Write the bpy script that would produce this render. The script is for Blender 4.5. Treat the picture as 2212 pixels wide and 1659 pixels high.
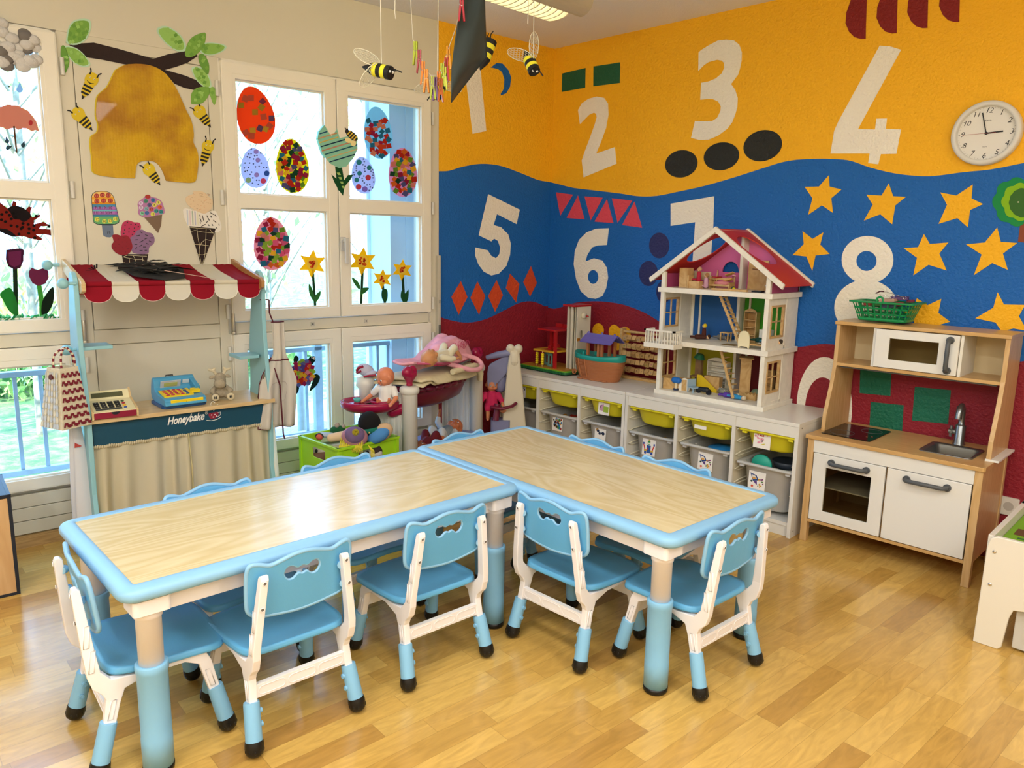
import bpy, bmesh, math, random
from math import sin, cos, pi, radians as R_
from mathutils import Vector, Matrix, Euler
from mathutils.geometry import tessellate_polygon
random.seed(7)
for o in list(bpy.data.objects): bpy.data.objects.remove(o)
SC = bpy.context.scene; COL = SC.collection

# ---------------------------------------------------------------- camera
FPX, CXP, CYP = 1632.99, 1107.44, 821.88
CAM = Vector((3.4372, -3.8076, 1.3583))
YAW, PIT, ROL = R_(44.643), R_(-10.2765), R_(1.0733)
_f = Vector((-sin(YAW)*cos(PIT), cos(YAW)*cos(PIT), sin(PIT)))
_r = Vector((cos(YAW), sin(YAW), 0)); _u = _r.cross(_f)
RT = _r*cos(ROL) + _u*sin(ROL); UP = -_r*sin(ROL) + _u*cos(ROL)
cd = bpy.data.cameras.new('camera'); cam = bpy.data.objects.new('camera', cd); COL.objects.link(cam)
m = Matrix((RT, UP, -_f)).transposed().to_4x4(); m.translation = CAM; cam.matrix_world = m
cd.sensor_width = 36; cd.lens = FPX/2212*36; cd.clip_start = .02; cd.clip_end = 200
cd.shift_x = -(CXP-1106)/2212; cd.shift_y = (CYP-829.5)/2212
SC.camera = cam

# ---------------------------------------------------------------- colour management, world, sun, added fill lights
SC.view_settings.view_transform = 'Standard'; SC.view_settings.look = 'None'
SC.view_settings.gamma = 1; SC.view_settings.use_curve_mapping = False
SC.view_settings.exposure = 0.6
WD = bpy.data.worlds.new('sky'); SC.world = WD; WD.use_nodes = True
nt = WD.node_tree; bg = nt.nodes['Background']
bg.inputs[0].default_value = (.34, .60, 1, 1); bg.inputs[1].default_value = 8
WA = -0.0942                                   # the window wall leaves the corner at 95 degrees
def lamp(name, kind, loc, direction, energy, col, size=None, sizey=None, spread=None, portal=False):
    l = bpy.data.lights.new(name, kind); l.energy = energy; l.color = col
    if kind == 'AREA':
        l.shape = 'RECTANGLE'; l.size = size; l.size_y = sizey or size
        if spread: l.spread = spread
        if portal: l.cycles.is_portal = True
    o = bpy.data.objects.new(name, l); COL.objects.link(o); o.location = loc
    o.rotation_euler = Vector(direction).to_track_quat('-Z', 'Y').to_euler(); return o
s_ = lamp('sun', 'SUN', (0, 0, 8), (-.35, .85, -.75), 12.0, (1, .97, .86)); s_.data.angle = .01
# unseen area lights added below the ceiling as general fill
for i, (x, y) in enumerate(((2.6, -3.3), (3.3, -5.2), (4.3, -2.2))):
    lamp('fill_area', 'AREA', (x, y, 2.5), (0, 0, -1), 20, (1, .99, .97), 1.3, .3)
for x, y in ((2.2, -4.9), (4.4, -3.9)):         # unseen point lights added to brighten the ceiling
    g_ = lamp('fill_point', 'POINT', (x, y, 2.15), (0, 0, -1), 25, (1, .985, .965)); g_.data.shadow_soft_size = .15

# ---------------------------------------------------------------- frames
def ray(u, v): return _f + RT*((u-CXP)/FPX) - UP*((v-CYP)/FPX)
def hit(u, v, n, d):
    n = Vector(n); r = ray(u, v); return CAM + r*((d - CAM.dot(n))/r.dot(n))
NW = (cos(WA), sin(WA), 0)
WROT = pi/2 + WA
def W(u, v, off=0.):                           # point of the window wall in its frame: (x to the right, z)
    P = hit(u, v, NW, off); return (-(P.x*sin(WA) - P.y*cos(WA)), P.z)
def Rw(u, v, off=0.):
    P = hit(u, v, (0, 1, 0), -off); return (P.x, P.z)
def FL(u, v, z=0.): P = hit(u, v, (0, 0, 1), z); return (P.x, P.y)
def wpt(x, off, z=0):                          # window-wall frame -> world
    return Vector((-x*sin(WA) + off*cos(WA), x*cos(WA) + off*sin(WA), z))

# ---------------------------------------------------------------- materials
def lin(c):
    if isinstance(c, str):
        c = [int(c[i:i+2], 16)/255 for i in (0, 2, 4)]
        c = [x/12.92 if x <= .04045 else ((x+.055)/1.055)**2.4 for x in c]
    return (c[0], c[1], c[2], 1)
MC = {}
def mat(name, col, rough=.5, bump=None, metal=0, spec=.5, trans=0, vary=0, vscale=8, alpha=1, emit=None, sss=0, coat=0, ior=1.45):
    if name in MC: return MC[name]
    m = bpy.data.materials.new(name); m.use_nodes = True; nt = m.node_tree; b = nt.nodes['Principled BSDF']
    b.inputs['Base Color'].default_value = lin(col); b.inputs['Roughness'].default_value = rough
    b.inputs['Metallic'].default_value = metal; b.inputs['Specular IOR Level'].default_value = spec
    b.inputs['Transmission Weight'].default_value = trans; b.inputs['Alpha'].default_value = alpha
    b.inputs['IOR'].default_value = ior; b.inputs['Coat Weight'].default_value = coat
    if sss: b.inputs['Subsurface Weight'].default_value = sss; b.inputs['Subsurface Radius'].default_value = (.01, .005, .003)
    if emit: b.inputs['Emission Color'].default_value = lin(emit[0]); b.inputs['Emission Strength'].default_value = emit[1]
    if bump or vary:
        tc = nt.nodes.new('ShaderNodeTexCoord')
    if bump:
        n = nt.nodes.new('ShaderNodeTexNoise'); n.inputs['Scale'].default_value = bump[0]; n.inputs['Detail'].default_value = 3
        nt.links.new(tc.outputs['Object'], n.inputs['Vector'])
        bp = nt.nodes.new('ShaderNodeBump'); bp.inputs['Strength'].default_value = bump[1]; bp.inputs['Distance'].default_value = bump[2] if len(bump) > 2 else .004
        nt.links.new(n.outputs['Fac'], bp.inputs['Height']); nt.links.new(bp.outputs['Normal'], b.inputs['Normal'])
    if vary:
        n = nt.nodes.new('ShaderNodeTexNoise'); n.inputs['Scale'].default_value = vscale; n.inputs['Detail'].default_value = 4
        nt.links.new(tc.outputs['Object'], n.inputs['Vector'])
        h = nt.nodes.new('ShaderNodeHueSaturation'); h.inputs['Color'].default_value = lin(col)
        mr = nt.nodes.new('ShaderNodeMapRange'); mr.inputs['To Min'].default_value = 1-vary; mr.inputs['To Max'].default_value = 1+vary
        mr.inputs['From Min'].default_value = .3; mr.inputs['From Max'].default_value = .7
        nt.links.new(n.outputs['Fac'], mr.inputs['Value']); nt.links.new(mr.outputs['Result'], h.inputs['Value'])
        nt.links.new(h.outputs['Color'], b.inputs['Base Color'])
    MC[name] = m; return m
def plain(c, rough=.6, **k): return mat('c_%s_%d' % (c, rough*100), c, rough, **k)
def paint(c): return mat('wallpaint_'+c, c, .62, bump=(70, .85, .008))
def wood(name, c1, c2, rough=.35, scale=(1, 12, 12), dist=4, bands=6):
    if name in MC: return MC[name]
    m = bpy.data.materials.new(name); m.use_nodes = True; nt = m.node_tree; b = nt.nodes['Principled BSDF']; L = nt.links.new
    tc = nt.nodes.new('ShaderNodeTexCoord'); mp = nt.nodes.new('ShaderNodeMapping'); mp.inputs['Scale'].default_value = scale
    L(tc.outputs['Object'], mp.inputs['Vector'])
    n = nt.nodes.new('ShaderNodeTexNoise'); n.inputs['Scale'].default_value = 1.2; n.inputs['Detail'].default_value = 2; n.inputs['Distortion'].default_value = .4
    L(mp.outputs[0], n.inputs['Vector'])
    mu = nt.nodes.new('ShaderNodeMath'); mu.operation = 'MULTIPLY'; mu.inputs[1].default_value = bands*6; L(n.outputs['Fac'], mu.inputs[0])
    fr = nt.nodes.new('ShaderNodeMath'); fr.operation = 'PINGPONG'; fr.inputs[1].default_value = 1; L(mu.outputs[0], fr.inputs[0])
    n2 = nt.nodes.new('ShaderNodeTexNoise'); n2.inputs['Scale'].default_value = 14; n2.inputs['Detail'].default_value = 3; L(mp.outputs[0], n2.inputs['Vector'])
    ad = nt.nodes.new('ShaderNodeMath'); ad.operation = 'MULTIPLY_ADD'; ad.inputs[1].default_value = .6; L(fr.outputs[0], ad.inputs[0]); 
    m3 = nt.nodes.new('ShaderNodeMath'); m3.operation = 'MULTIPLY'; m3.inputs[1].default_value = .5; L(n2.outputs['Fac'], m3.inputs[0]); L(m3.outputs[0], ad.inputs[2])
    cr = nt.nodes.new('ShaderNodeValToRGB'); cr.color_ramp.elements[0].color = lin(c1); cr.color_ramp.elements[1].color = lin(c2)
    cr.color_ramp.elements[0].position = .15; cr.color_ramp.elements[1].position = .85
    L(ad.outputs[0], cr.inputs[0]); L(cr.outputs[0], b.inputs['Base Color']); b.inputs['Roughness'].default_value = rough
    MC[name] = m; return m
def glass(name='pane_glass', tint='f2f8ff'):
    if name in MC: return MC[name]
    m = bpy.data.materials.new(name); m.use_nodes = True; nt = m.node_tree; nt.nodes.clear(); L = nt.links.new
    o = nt.nodes.new('ShaderNodeOutputMaterial'); t = nt.nodes.new('ShaderNodeBsdfTransparent'); t.inputs[0].default_value = lin(tint)
    g = nt.nodes.new('ShaderNodeBsdfGlossy'); g.inputs['Roughness'].default_value = .02
    x = nt.nodes.new('ShaderNodeMixShader'); f = nt.nodes.new('ShaderNodeLayerWeight'); f.inputs[0].default_value = .12
    mm = nt.nodes.new('ShaderNodeMath'); mm.operation = 'MULTIPLY'; mm.inputs[1].default_value = .5
    L(f.outputs['Fresnel'], mm.inputs[0]); L(mm.outputs[0], x.inputs[0]); L(t.outputs[0], x.inputs[1]); L(g.outputs[0], x.inputs[2]); L(x.outputs[0], o.inputs[0])
    MC[name] = m; return m
def translucent(name, col, w=.45, bump=None, rough=.8):
    if name in MC: return MC[name]
    m = bpy.data.materials.new(name); m.use_nodes = True; nt = m.node_tree; L = nt.links.new; b = nt.nodes['Principled BSDF']
    b.inputs['Base Color'].default_value = lin(col); b.inputs['Roughness'].default_value = rough; b.inputs['Specular IOR Level'].default_value = .2
    o = nt.nodes['Material Output']; t = nt.nodes.new('ShaderNodeBsdfTranslucent'); t.inputs[0].default_value = lin(col)
    x = nt.nodes.new('ShaderNodeMixShader'); x.inputs[0].default_value = w
    L(b.outputs[0], x.inputs[1]); L(t.outputs[0], x.inputs[2]); L(x.outputs[0], o.inputs[0]); MC[name] = m; return m

# ---------------------------------------------------------------- mesh builder
class MB:
    def __init__(s, m=None): s.v = []; s.f = []; s.mi = []; s.sm = []; s.mats = []; s.cur = 0; s.X = Matrix.Identity(4); s.mat(m) if m else None
    def mat(s, m):
        if m not in s.mats: s.mats.append(m)
        s.cur = s.mats.index(m); return s
    def add(s, vs, fs, smooth=False):
        b = len(s.v); s.v += [s.X @ Vector(p) for p in vs]
        for f in fs: s.f.append([b+i for i in f]); s.mi.append(s.cur); s.sm.append(smooth)
        return s
    def box(s, x0, x1, y0, y1, z0, z1):
        p = [(x, y, z) for z in (z0, z1) for y in (y0, y1) for x in (x0, x1)]
        return s.add(p, [(0, 2, 3, 1), (4, 5, 7, 6), (0, 1, 5, 4), (2, 6, 7, 3), (0, 4, 6, 2), (1, 3, 7, 5)])
    def rbox(s, c, size, rot=(0, 0, 0)):
        X = s.X; s.X = X @ Matrix.Translation(c) @ Euler(rot).to_matrix().to_4x4()
        a, b, d = [q/2 for q in size]; s.box(-a, a, -b, b, -d, d); s.X = X; return s
    def tube(s, pts, r, n=8, closed=False, caps=True, flat=1.):
        pts = [Vector(p) for p in pts]; k = len(pts); rs = r if isinstance(r, (list, tuple)) else [r]*k
        vs = []; prev = None
        for i, p in enumerate(pts):
            a = pts[i-1] if (i or closed) else p; b = pts[(i+1) % k] if (i < k-1 or closed) else p
            t = (b-a).normalized() if (b-a).length > 1e-9 else Vector((0, 0, 1))
            if prev is None:
                h = Vector((0, 0, 1)) if abs(t.z) < .9 else Vector((1, 0, 0)); nx = t.cross(h).normalized()
            else:
                nx = prev - t*prev.dot(t); nx = nx.normalized() if nx.length > 1e-6 else t.orthogonal().normalized()
            prev = nx; ny = t.cross(nx)
            for j in range(n):
                an = 2*pi*j/n; vs.append(p + nx*(cos(an)*rs[i]) + ny*(sin(an)*rs[i]*flat))
        fs = []
        for i in range(k if closed else k-1):
            i2 = (i+1) % k
            for j in range(n): fs.append((i*n+j, i*n+(j+1) % n, i2*n+(j+1) % n, i2*n+j))
        s.add(vs, fs, True)
        if caps and not closed: s.add(vs[:n], [tuple(range(n-1, -1, -1))]); s.add(vs[-n:], [tuple(range(n))])
        return s
    def cyl(s, a, b, r, r2=None, n=16): return s.tube([a, b], [r, r if r2 is None else r2], n)
    def lathe(s, prof, c=(0, 0, 0), n=24, sx=1, sy=1):
        vs = [(c[0]+r*cos(2*pi*j/n)*sx, c[1]+r*sin(2*pi*j/n)*sy, c[2]+z) for r, z in prof for j in range(n)]
        fs = [(i*n+j, i*n+(j+1) % n, (i+1)*n+(j+1) % n, (i+1)*n+j) for i in range(len(prof)-1) for j in range(n)]
        return s.add(vs, fs, True)
    def ball(s, c, r, rot=None, n=12):
        if not isinstance(r, (tuple, list)): r = (r, r, r)
        M = (Euler(rot).to_matrix() if rot else Matrix.Identity(3)); c = Vector(c); vs = []; h = max(4, n//2)
        for i in range(h+1):
            t = pi*i/h
            for j in range(n): vs.append(c + M @ Vector((r[0]*sin(t)*cos(2*pi*j/n), r[1]*sin(t)*sin(2*pi*j/n), r[2]*cos(t))))
        fs = [(i*n+j, (i+1)*n+j, (i+1)*n+(j+1) % n, i*n+(j+1) % n) for i in range(h) for j in range(n)]
        return s.add(vs, fs, True)
    def cap(s, a, b, r, r2=None, n=12):       # capsule
        r2 = r if r2 is None else r2; s.tube([a, b], [r, r2], n, caps=False); s.ball(a, r, n=n); return s.ball(b, r2, n=n)
    def grid(s, fn, nu, nv, cu=False, smooth=True):
        vs = [fn(i/nu, j/nv) for i in range(nu+1) for j in range(nv+1)]
        return s.add(vs, [(i*(nv+1)+j, (i+1)*(nv+1)+j, (i+1)*(nv+1)+j+1, i*(nv+1)+j+1) for i in range(nu) for j in range(nv)], smooth)
    def prism(s, loops, d0, d1, fn=None, sides=True, back=True):  # loops of (u,v); default (u, d, v): d0 is the face toward -y
        if isinstance(loops[0][0], (int, float)): loops = [loops]
        fn = fn or (lambda u, v, d: (u, d, v))
        flat = [p for l in loops for p in l]
        if len(loops) == 1:
            l = loops[0]; ar = sum(l[i-1][0]*l[i][1]-l[i][0]*l[i-1][1] for i in range(len(l))); f_ = tuple(range(len(l))); tr = []; good = [f_ if ar > 0 else f_[::-1]]
        else: tr = tessellate_polygon([[Vector((p[0], p[1], 0)) for p in l] for l in loops]); good = []
        for t in tr:
            a, b, c = [flat[i] for i in t]; ar = (b[0]-a[0])*(c[1]-a[1])-(b[1]-a[1])*(c[0]-a[0])
            if abs(ar) > 1e-12: good.append(t if ar > 0 else (t[0], t[2], t[1]))
        s.add([fn(p[0], p[1], d0) for p in flat], good)
        if back: s.add([fn(p[0], p[1], d1) for p in flat], [tuple(t[::-1]) for t in good])
        if sides:
            for li, l in enumerate(loops):
                ar = sum(l[i-1][0]*l[i][1]-l[i][0]*l[i-1][1] for i in range(len(l)))
                q = l if (ar > 0) == (li == 0) else l[::-1]; k = len(q)
                s.add([fn(p[0], p[1], d0) for p in q]+[fn(p[0], p[1], d1) for p in q], [(i, k+i, k+(i+1) % k, (i+1) % k) for i in range(k)])
        return s
    def text(s, body, size, fn, shear=0, font_x=1., align='CENTER', bold=0.):
        cu = bpy.data.curves.new('t', 'FONT'); cu.body = body; cu.size = size; cu.align_x = align; cu.align_y = 'CENTER'; cu.shear = shear; cu.offset = bold
        cu.resolution_u = 3; o = bpy.data.objects.new('t', cu); COL.objects.link(o); dg = bpy.context.evaluated_depsgraph_get()
        me = bpy.data.meshes.new_from_object(o.evaluated_get(dg)); vs = [fn(v.co.x*font_x, v.co.y) for v in me.vertices]
        s.add(vs, [tuple(p.vertices) for p in me.polygons]); bpy.data.objects.remove(o); bpy.data.curves.remove(cu); bpy.data.meshes.remove(me); return s
    def slice(s, axis, vals):                  # cut the mesh at planes so that it can be bent
        bm = s.bm(); 
        for c in vals:
            co = [0, 0, 0]; co[axis] = c; no = [0, 0, 0]; no[axis] = 1
            bmesh.ops.bisect_plane(bm, geom=bm.verts[:]+bm.edges[:]+bm.faces[:], plane_co=co, plane_no=no)
        bm.verts.index_update(); s.v = [v.co.copy() for v in bm.verts]; s.f = [[v.index for v in f.verts] for f in bm.faces]
        s.mi = [f.material_index for f in bm.faces]; s.sm = [f.smooth for f in bm.faces]; bm.free(); return s
    def bm(s):
        me = s.mesh('tmp'); b = bmesh.new(); b.from_mesh(me); bpy.data.meshes.remove(me); return b
    def warp(s, fn): s.v = [Vector(fn(*p)) for p in s.v]; return s
    def mesh(s, name):
        me = bpy.data.meshes.new(name); me.from_pydata([tuple(v) for v in s.v], [], s.f)
        for m in s.mats: me.materials.append(m)
        me.polygons.foreach_set('material_index', s.mi); me.polygons.foreach_set('use_smooth', s.sm); me.update(); return me
    def obj(s, name, parent=None, bevel=0, weld=False, remesh=0, sub=0, label=None, seg=2, smooth=False, **tags):
        me = s.mesh(name)
        if weld or bevel:
            b = bmesh.new(); b.from_mesh(me); bmesh.ops.remove_doubles(b, verts=b.verts, dist=1e-5); b.to_mesh(me); b.free()
        o = bpy.data.objects.new(name, me); COL.objects.link(o); o.parent = parent
        if remesh:
            r = o.modifiers.new('r', 'REMESH'); r.mode = 'VOXEL'; r.voxel_size = remesh; r.use_smooth_shade = True
            sm = o.modifiers.new('s', 'SMOOTH'); sm.iterations = 3; sm.factor = .5
        if bevel:
            b = o.modifiers.new('b', 'BEVEL'); b.width = bevel; b.segments = seg; b.limit_method = 'ANGLE'; b.angle_limit = R_(40); b.harden_normals = False
        if sub: q = o.modifiers.new('u', 'SUBSURF'); q.levels = sub; q.render_levels = sub
        if label: o['label'] = label
        for k, v in tags.items(): o[k] = v
        return o
def thing(name, label, cat, loc=(0, 0, 0), rz=0., group=None, rot=None):
    o = bpy.data.objects.new(name, None); COL.objects.link(o); o.location = loc; o.rotation_euler = rot or (0, 0, rz); o.empty_display_size = .05
    o['label'] = label; o['category'] = cat
    if group: o['group'] = group
    return o
def tag(o, label, cat, group=None, loc=None, rz=None):
    o['label'] = label; o['category'] = cat
    if group: o['group'] = group
    if loc is not None: o.location = loc
    if rz is not None: o.rotation_euler = (0, 0, rz)
    return o
def struct(o, loc=None, rz=None):
    o['kind'] = 'structure'
    if loc is not None: o.location = loc
    if rz is not None: o.rotation_euler = (0, 0, rz)
    return o
def sempty(name, loc=(0, 0, 0), rz=0): 
    o = bpy.data.objects.new(name, None); COL.objects.link(o); o.location = loc; o.rotation_euler = (0, 0, rz); o['kind'] = 'structure'; return o
def dup(root, loc, rz, label, group=None):
    r = root.copy(); COL.objects.link(r); r.location = loc; r.rotation_euler = (0, 0, rz); r['label'] = label
    if group: r['group'] = group
    for c in root.children:
        d = c.copy(); COL.objects.link(d); d.parent = r
        for g in c.children: e = g.copy(); COL.objects.link(e); e.parent = d
    return r
def ell(cx, cy, a, b, rot=0, n=36): return [(cx+a*cos(t)*cos(rot)-b*sin(t)*sin(rot), cy+a*cos(t)*sin(rot)+b*sin(t)*cos(rot)) for t in [2*pi*i/n for i in range(n)]]
def rrect(x0, x1, y0, y1, r, n=5):
    o = []
    for cx, cy, a in ((x1-r, y0+r, -90), (x1-r, y1-r, 0), (x0+r, y1-r, 90), (x0+r, y0+r, 180)):
        for i in range(n+1): t = R_(a+90*i/n); o.append((cx+r*cos(t), cy+r*sin(t)))
    return o
def crv(pts, n=4, closed=True):               # Catmull-Rom through points
    o = []; k = len(pts)
    for i in range(k if closed else k-1):
        g = (lambda j: pts[j % k]) if closed else (lambda j: pts[max(0, min(k-1, j))])
        p0, p1, p2, p3 = g(i-1), g(i), g(i+1), g(i+2)
        for q in range(n):
            t = q/n
            o.append(tuple(.5*((2*b)+(-a+c)*t+(2*a-5*b+4*c-d)*t*t+(-a+3*b-3*c+d)*t*t*t) for a, b, c, d in zip(p0, p1, p2, p3)))
    if not closed: o.append(tuple(pts[-1]))
    return o
# ================================================================= ROOM SHELL
HC = 2.585
cream = mat('cream_wall_paint', 'd6d0bb', .5, bump=(30, .25, .002)); wframe = mat('window_frame_paint', 'ebe6d6', .35)
groove = plain('4a453a', .8)
# floor: strip parquet
def floor_mat():
    m = bpy.data.materials.new('parquet'); m.use_nodes = True; nt = m.node_tree; L = nt.links.new; b = nt.nodes['Principled BSDF']; N = nt.nodes.new
    def mth(op, a, b_=None, c=None):
        n = N('ShaderNodeMath'); n.operation = op
        for i, q in enumerate((a, b_, c)):
            if q is None: continue
            if isinstance(q, (int, float)): n.inputs[i].default_value = q
            else: L(q, n.inputs[i])
        return n.outputs[0]
    tc = N('ShaderNodeTexCoord'); mp = N('ShaderNodeMapping'); mp.inputs['Rotation'].default_value = (0, 0, R_(4)); L(tc.outputs['Object'], mp.inputs[0])
    sp = N('ShaderNodeSeparateXYZ'); L(mp.outputs[0], sp.inputs[0])
    row = mth('DIVIDE', sp.outputs[0], .076); rf = mth('FLOOR', row); 
    wn = N('ShaderNodeTexWhiteNoise'); wn.noise_dimensions = '1D'; L(rf, wn.inputs['W'])
    u = mth('ADD', mth('DIVIDE', sp.outputs[1], .42), mth('MULTIPLY', wn.outputs['Value'], 7.3)); uf = mth('FLOOR', u)
    cb = N('ShaderNodeCombineXYZ'); L(rf, cb.inputs[0]); L(uf, cb.inputs[1])
    w2 = N('ShaderNodeTexWhiteNoise'); w2.noise_dimensions = '2D'; L(cb.outputs[0], w2.inputs['Vector'])
    cr = N('ShaderNodeValToRGB'); e = cr.color_ramp.elements; e[0].color = lin('b08547'); e[1].color = lin('dcb568')
    for p, c in ((.12, 'bf964e'), (.45, 'cda458'), (.8, 'd4ad60')): q = e.new(p); q.color = lin(c)
    L(w2.outputs['Value'], cr.inputs[0])
    # grain, shifted per strip
    of = N('ShaderNodeVectorMath'); of.operation = 'MULTIPLY_ADD'; of.inputs[1].default_value = (9, 31, 5); L(w2.outputs['Color'], of.inputs[0]); L(mp.outputs[0], of.inputs[2])
    m2 = N('ShaderNodeMapping'); m2.inputs['Scale'].default_value = (22, 4, 1); L(of.outputs[0], m2.inputs[0])
    ns = N('ShaderNodeTexNoise'); ns.inputs['Scale'].default_value = 1.3; ns.inputs['Detail'].default_value = 5; ns.inputs['Distortion'].default_value = 2.2; L(m2.outputs[0], ns.inputs[0])
    mr = N('ShaderNodeMapRange'); mr.inputs['From Min'].default_value = .3; mr.inputs['From Max'].default_value = .7; mr.inputs['To Min'].default_value = .84; mr.inputs['To Max'].default_value = 1.1
    L(ns.outputs['Fac'], mr.inputs[0])
    fx = mth('FRACT', row); fu = mth('FRACT', u)
    sx = mth('GREATER_THAN', mth('ABSOLUTE', mth('SUBTRACT', fx, .5)), .489); su = mth('GREATER_THAN', mth('ABSOLUTE', mth('SUBTRACT', fu, .5)), .4975)
    seam = mth('SUBTRACT', 1, mth('MULTIPLY', mth('MAXIMUM', sx, su), .22))
    hv = N('ShaderNodeHueSaturation'); L(cr.outputs[0], hv.inputs['Color']); L(mth('MULTIPLY', mr.outputs[0], seam), hv.inputs['Value']); hv.inputs['Saturation'].default_value = 1.02
    L(hv.outputs[0], b.inputs['Base Color']); b.inputs['Roughness'].default_value = .2; b.inputs['Specular IOR Level'].default_value = .55
    n3 = N('ShaderNodeTexNoise'); n3.inputs['Scale'].default_value = 14; L(tc.outputs['Object'], n3.inputs[0])
    bp = N('ShaderNodeBump'); bp.inputs['Strength'].default_value = .12; bp.inputs['Distance'].default_value = .004; L(n3.outputs['Fac'], bp.inputs['Height']); L(bp.outputs[0], b.inputs['Normal'])
    return m
struct(MB(floor_mat()).box(-.75, 5.3, -6.2, .15, -.1, 0).obj('floor'))
ceilm = mat('ceiling_plaster', 'eff1f6', .8, bump=(120, .5, .003))
struct(MB(ceilm).box(-.78, 5.3, -6.2, .15, HC, HC+.15).obj('ceiling'))
bw = plain('e8dcc2', .7)
struct(MB(bw).box(-.75, 5.3, -6.2, -6.05, 0, HC).obj('wall_back')); struct(MB(bw).box(5.15, 5.3, -6.05, .15, 0, HC).obj('wall_side'))

# ----------------------------------------------------------------- right wall with its painted numbers
YEL, BLU, RED, WHT = paint('f9b810'), paint('0a62b4'), paint('8c1628'), paint('f4efe0')
def c6(L): return [(940+x/2.4768, 50+y/2.4768) for x, y in L]
def c5(L): return [(1800+x/2.182, y/2.182) for x, y in L]
def c9(L): return [(1420+x/3.95, 60+y/3.95) for x, y in L]
def c2(L): return [(1380+x/3.686, 470+y/3.686) for x, y in L]
def ck(L): return [(1700+x/2.369, 600+y/2.369) for x, y in L]
def cg(L): return [(1100+x/6.9125, 620+y/6.9125) for x, y in L]
def flat(mb, F, loops, lay, m):
    if isinstance(loops[0][0], (int, float)): loops = [loops]
    mb.mat(m).prism([[F(u, v) for u, v in l] for l in loops], -.0006*lay, 0, back=False)
w = MB(YEL).box(0, 5.3, 0, .15, 0, HC)
top = [(1190, 394), (1215, 400), (1240, 406), (1290, 412), (1340, 418), (1380, 424), (1420, 423), (1470, 413), (1520, 402), (1580, 385), (1640, 366), (1700, 348), (1760, 343), (1810, 344), (1840, 348), (1880, 362), (1930, 374), (1980, 380), (2020, 380), (2080, 372), (2140, 366), (2212, 352)]
mid = [(1176, 662), (1195, 667), (1211, 664), (1235, 656), (1259, 652), (1292, 651), (1317, 653), (1346, 658), (1375, 668), (1397, 678), (1420, 692), (1450, 712), (1500, 738), (1560, 752), (1650, 755), (1740, 748), (1784, 743), (1850, 752), (1950, 775), (2050, 790), (2150, 788), (2212, 780)]
def band(curve, F, lo, x_end):
    P = [F(u, v) for u, v in crv(curve, 3, False)]; P[0] = (lo, P[0][1]); P.append((x_end, P[-1][1]+.02))
    return P
tp = band(top, Rw, 0, 5.14)
w.mat(BLU).prism([(tp[0][0], .003)] + [(5.14, .003)] + tp[::-1], -.0006, 0, back=False)
mp_ = band(mid, Rw, 0, 5.14)
w.mat(RED).prism([(0, .003)] + [(5.14, .003)] + mp_[::-1], -.0012, 0, back=False)
two = [(765, 465), (785, 430), (820, 405), (865, 393), (905, 400), (925, 430), (928, 490), (915, 560), (890, 630), (862, 698), (962, 663), (971, 752), (795, 825), (785, 735), (800, 690), (830, 610), (855, 540), (865, 505), (862, 485), (850, 479), (825, 490), (800, 515), (775, 540)]
three = [(353, 212), (372, 192), (440, 150), (520, 108), (590, 102), (655, 108), (700, 145), (722, 210), (720, 280), (705, 350), (690, 400), (630, 480), (665, 530), (687, 600), (683, 680), (665, 740), (640, 805), (600, 860), (520, 920), (440, 955), (360, 958), (288, 940), (300, 890), (322, 795), (400, 797), (470, 795), (510, 770), (540, 710), (543, 670), (520, 630), (470, 607), (430, 607), (367, 614), (375, 470), (440, 458), (500, 432), (550, 390), (572, 340), (568, 300), (550, 280), (510, 274), (440, 292), (400, 318), (350, 368)]
four = [(1898, 153), (1990, 160), (2080, 188), (1712, 865), (1858, 868), (1870, 776), (1960, 774), (1950, 862), (2080, 868), (2040, 1075), (1908, 1078), (1885, 1165), (1800, 1155), (1812, 1073), (1478, 1073), (1510, 880), (1545, 800)]
six = [(930, 1097), (920, 1187), (870, 1190), (840, 1200), (815, 1240), (805, 1275), (850, 1258), (895, 1270), (920, 1310), (926, 1360), (915, 1420), (895, 1460), (860, 1475), (820, 1470), (780, 1435), (755, 1370), (742, 1290), (748, 1220), (770, 1160), (810, 1120), (860, 1100)]
seven = [(1449, 440), (1543, 424), (1541, 490), (1535, 570), (1528, 640), (1488, 645), (1496, 570), (1502, 480), (1449, 488)]
flat(w, Rw, c6(two), 3, WHT); flat(w, Rw, c9(three), 3, WHT); flat(w, Rw, c9(four), 3, WHT)
flat(w, Rw, [c6(six), c6(ell(846, 1358, 28, 37))], 3, WHT); flat(w, Rw, seven, 3, WHT)
flat(w, Rw, c5(ell(155, 1450, 150, 132)), 3, WHT); flat(w, Rw, [c5(ell(162, 1225, 122, 113)), c5(ell(157, 1230, 48, 47))], 3.3, WHT)
flat(w, Rw, [ell(1781, 880, 60, 109), ell(1777, 885, 38, 70)], 3, WHT)
BK, GR, PK, NV, DR = paint('1d201e'), paint('0c5a3e'), paint('e04a5c'), paint('262a60'), paint('821410')
for q in ([(680, 270), (805, 240), (803, 345), (678, 368)], [(848, 232), (990, 210), (988, 320), (847, 338)]): flat(w, Rw, c6(q), 3, GR)
for cx, cy, a, b, r in ((205, 1161, 140, 116, -.25), (548, 1097, 153, 118, -.22), (900, 1006, 168, 130, -.3)): flat(w, Rw, c9(ell(cx, cy, a, b, r)), 3, BK)
for q in ([(647, 905), (738, 918), (670, 1030)], [(765, 922), (800, 1050), (704, 1042)], [(800, 927), (897, 934), (833, 1055)], [(920, 942), (955, 1070), (853, 1062)], [(946, 937), (1055, 950), (977, 1068)], [(1067, 955), (1108, 1095), (1001, 1080)]): flat(w, Rw, c6(q), 3, PK)
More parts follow.
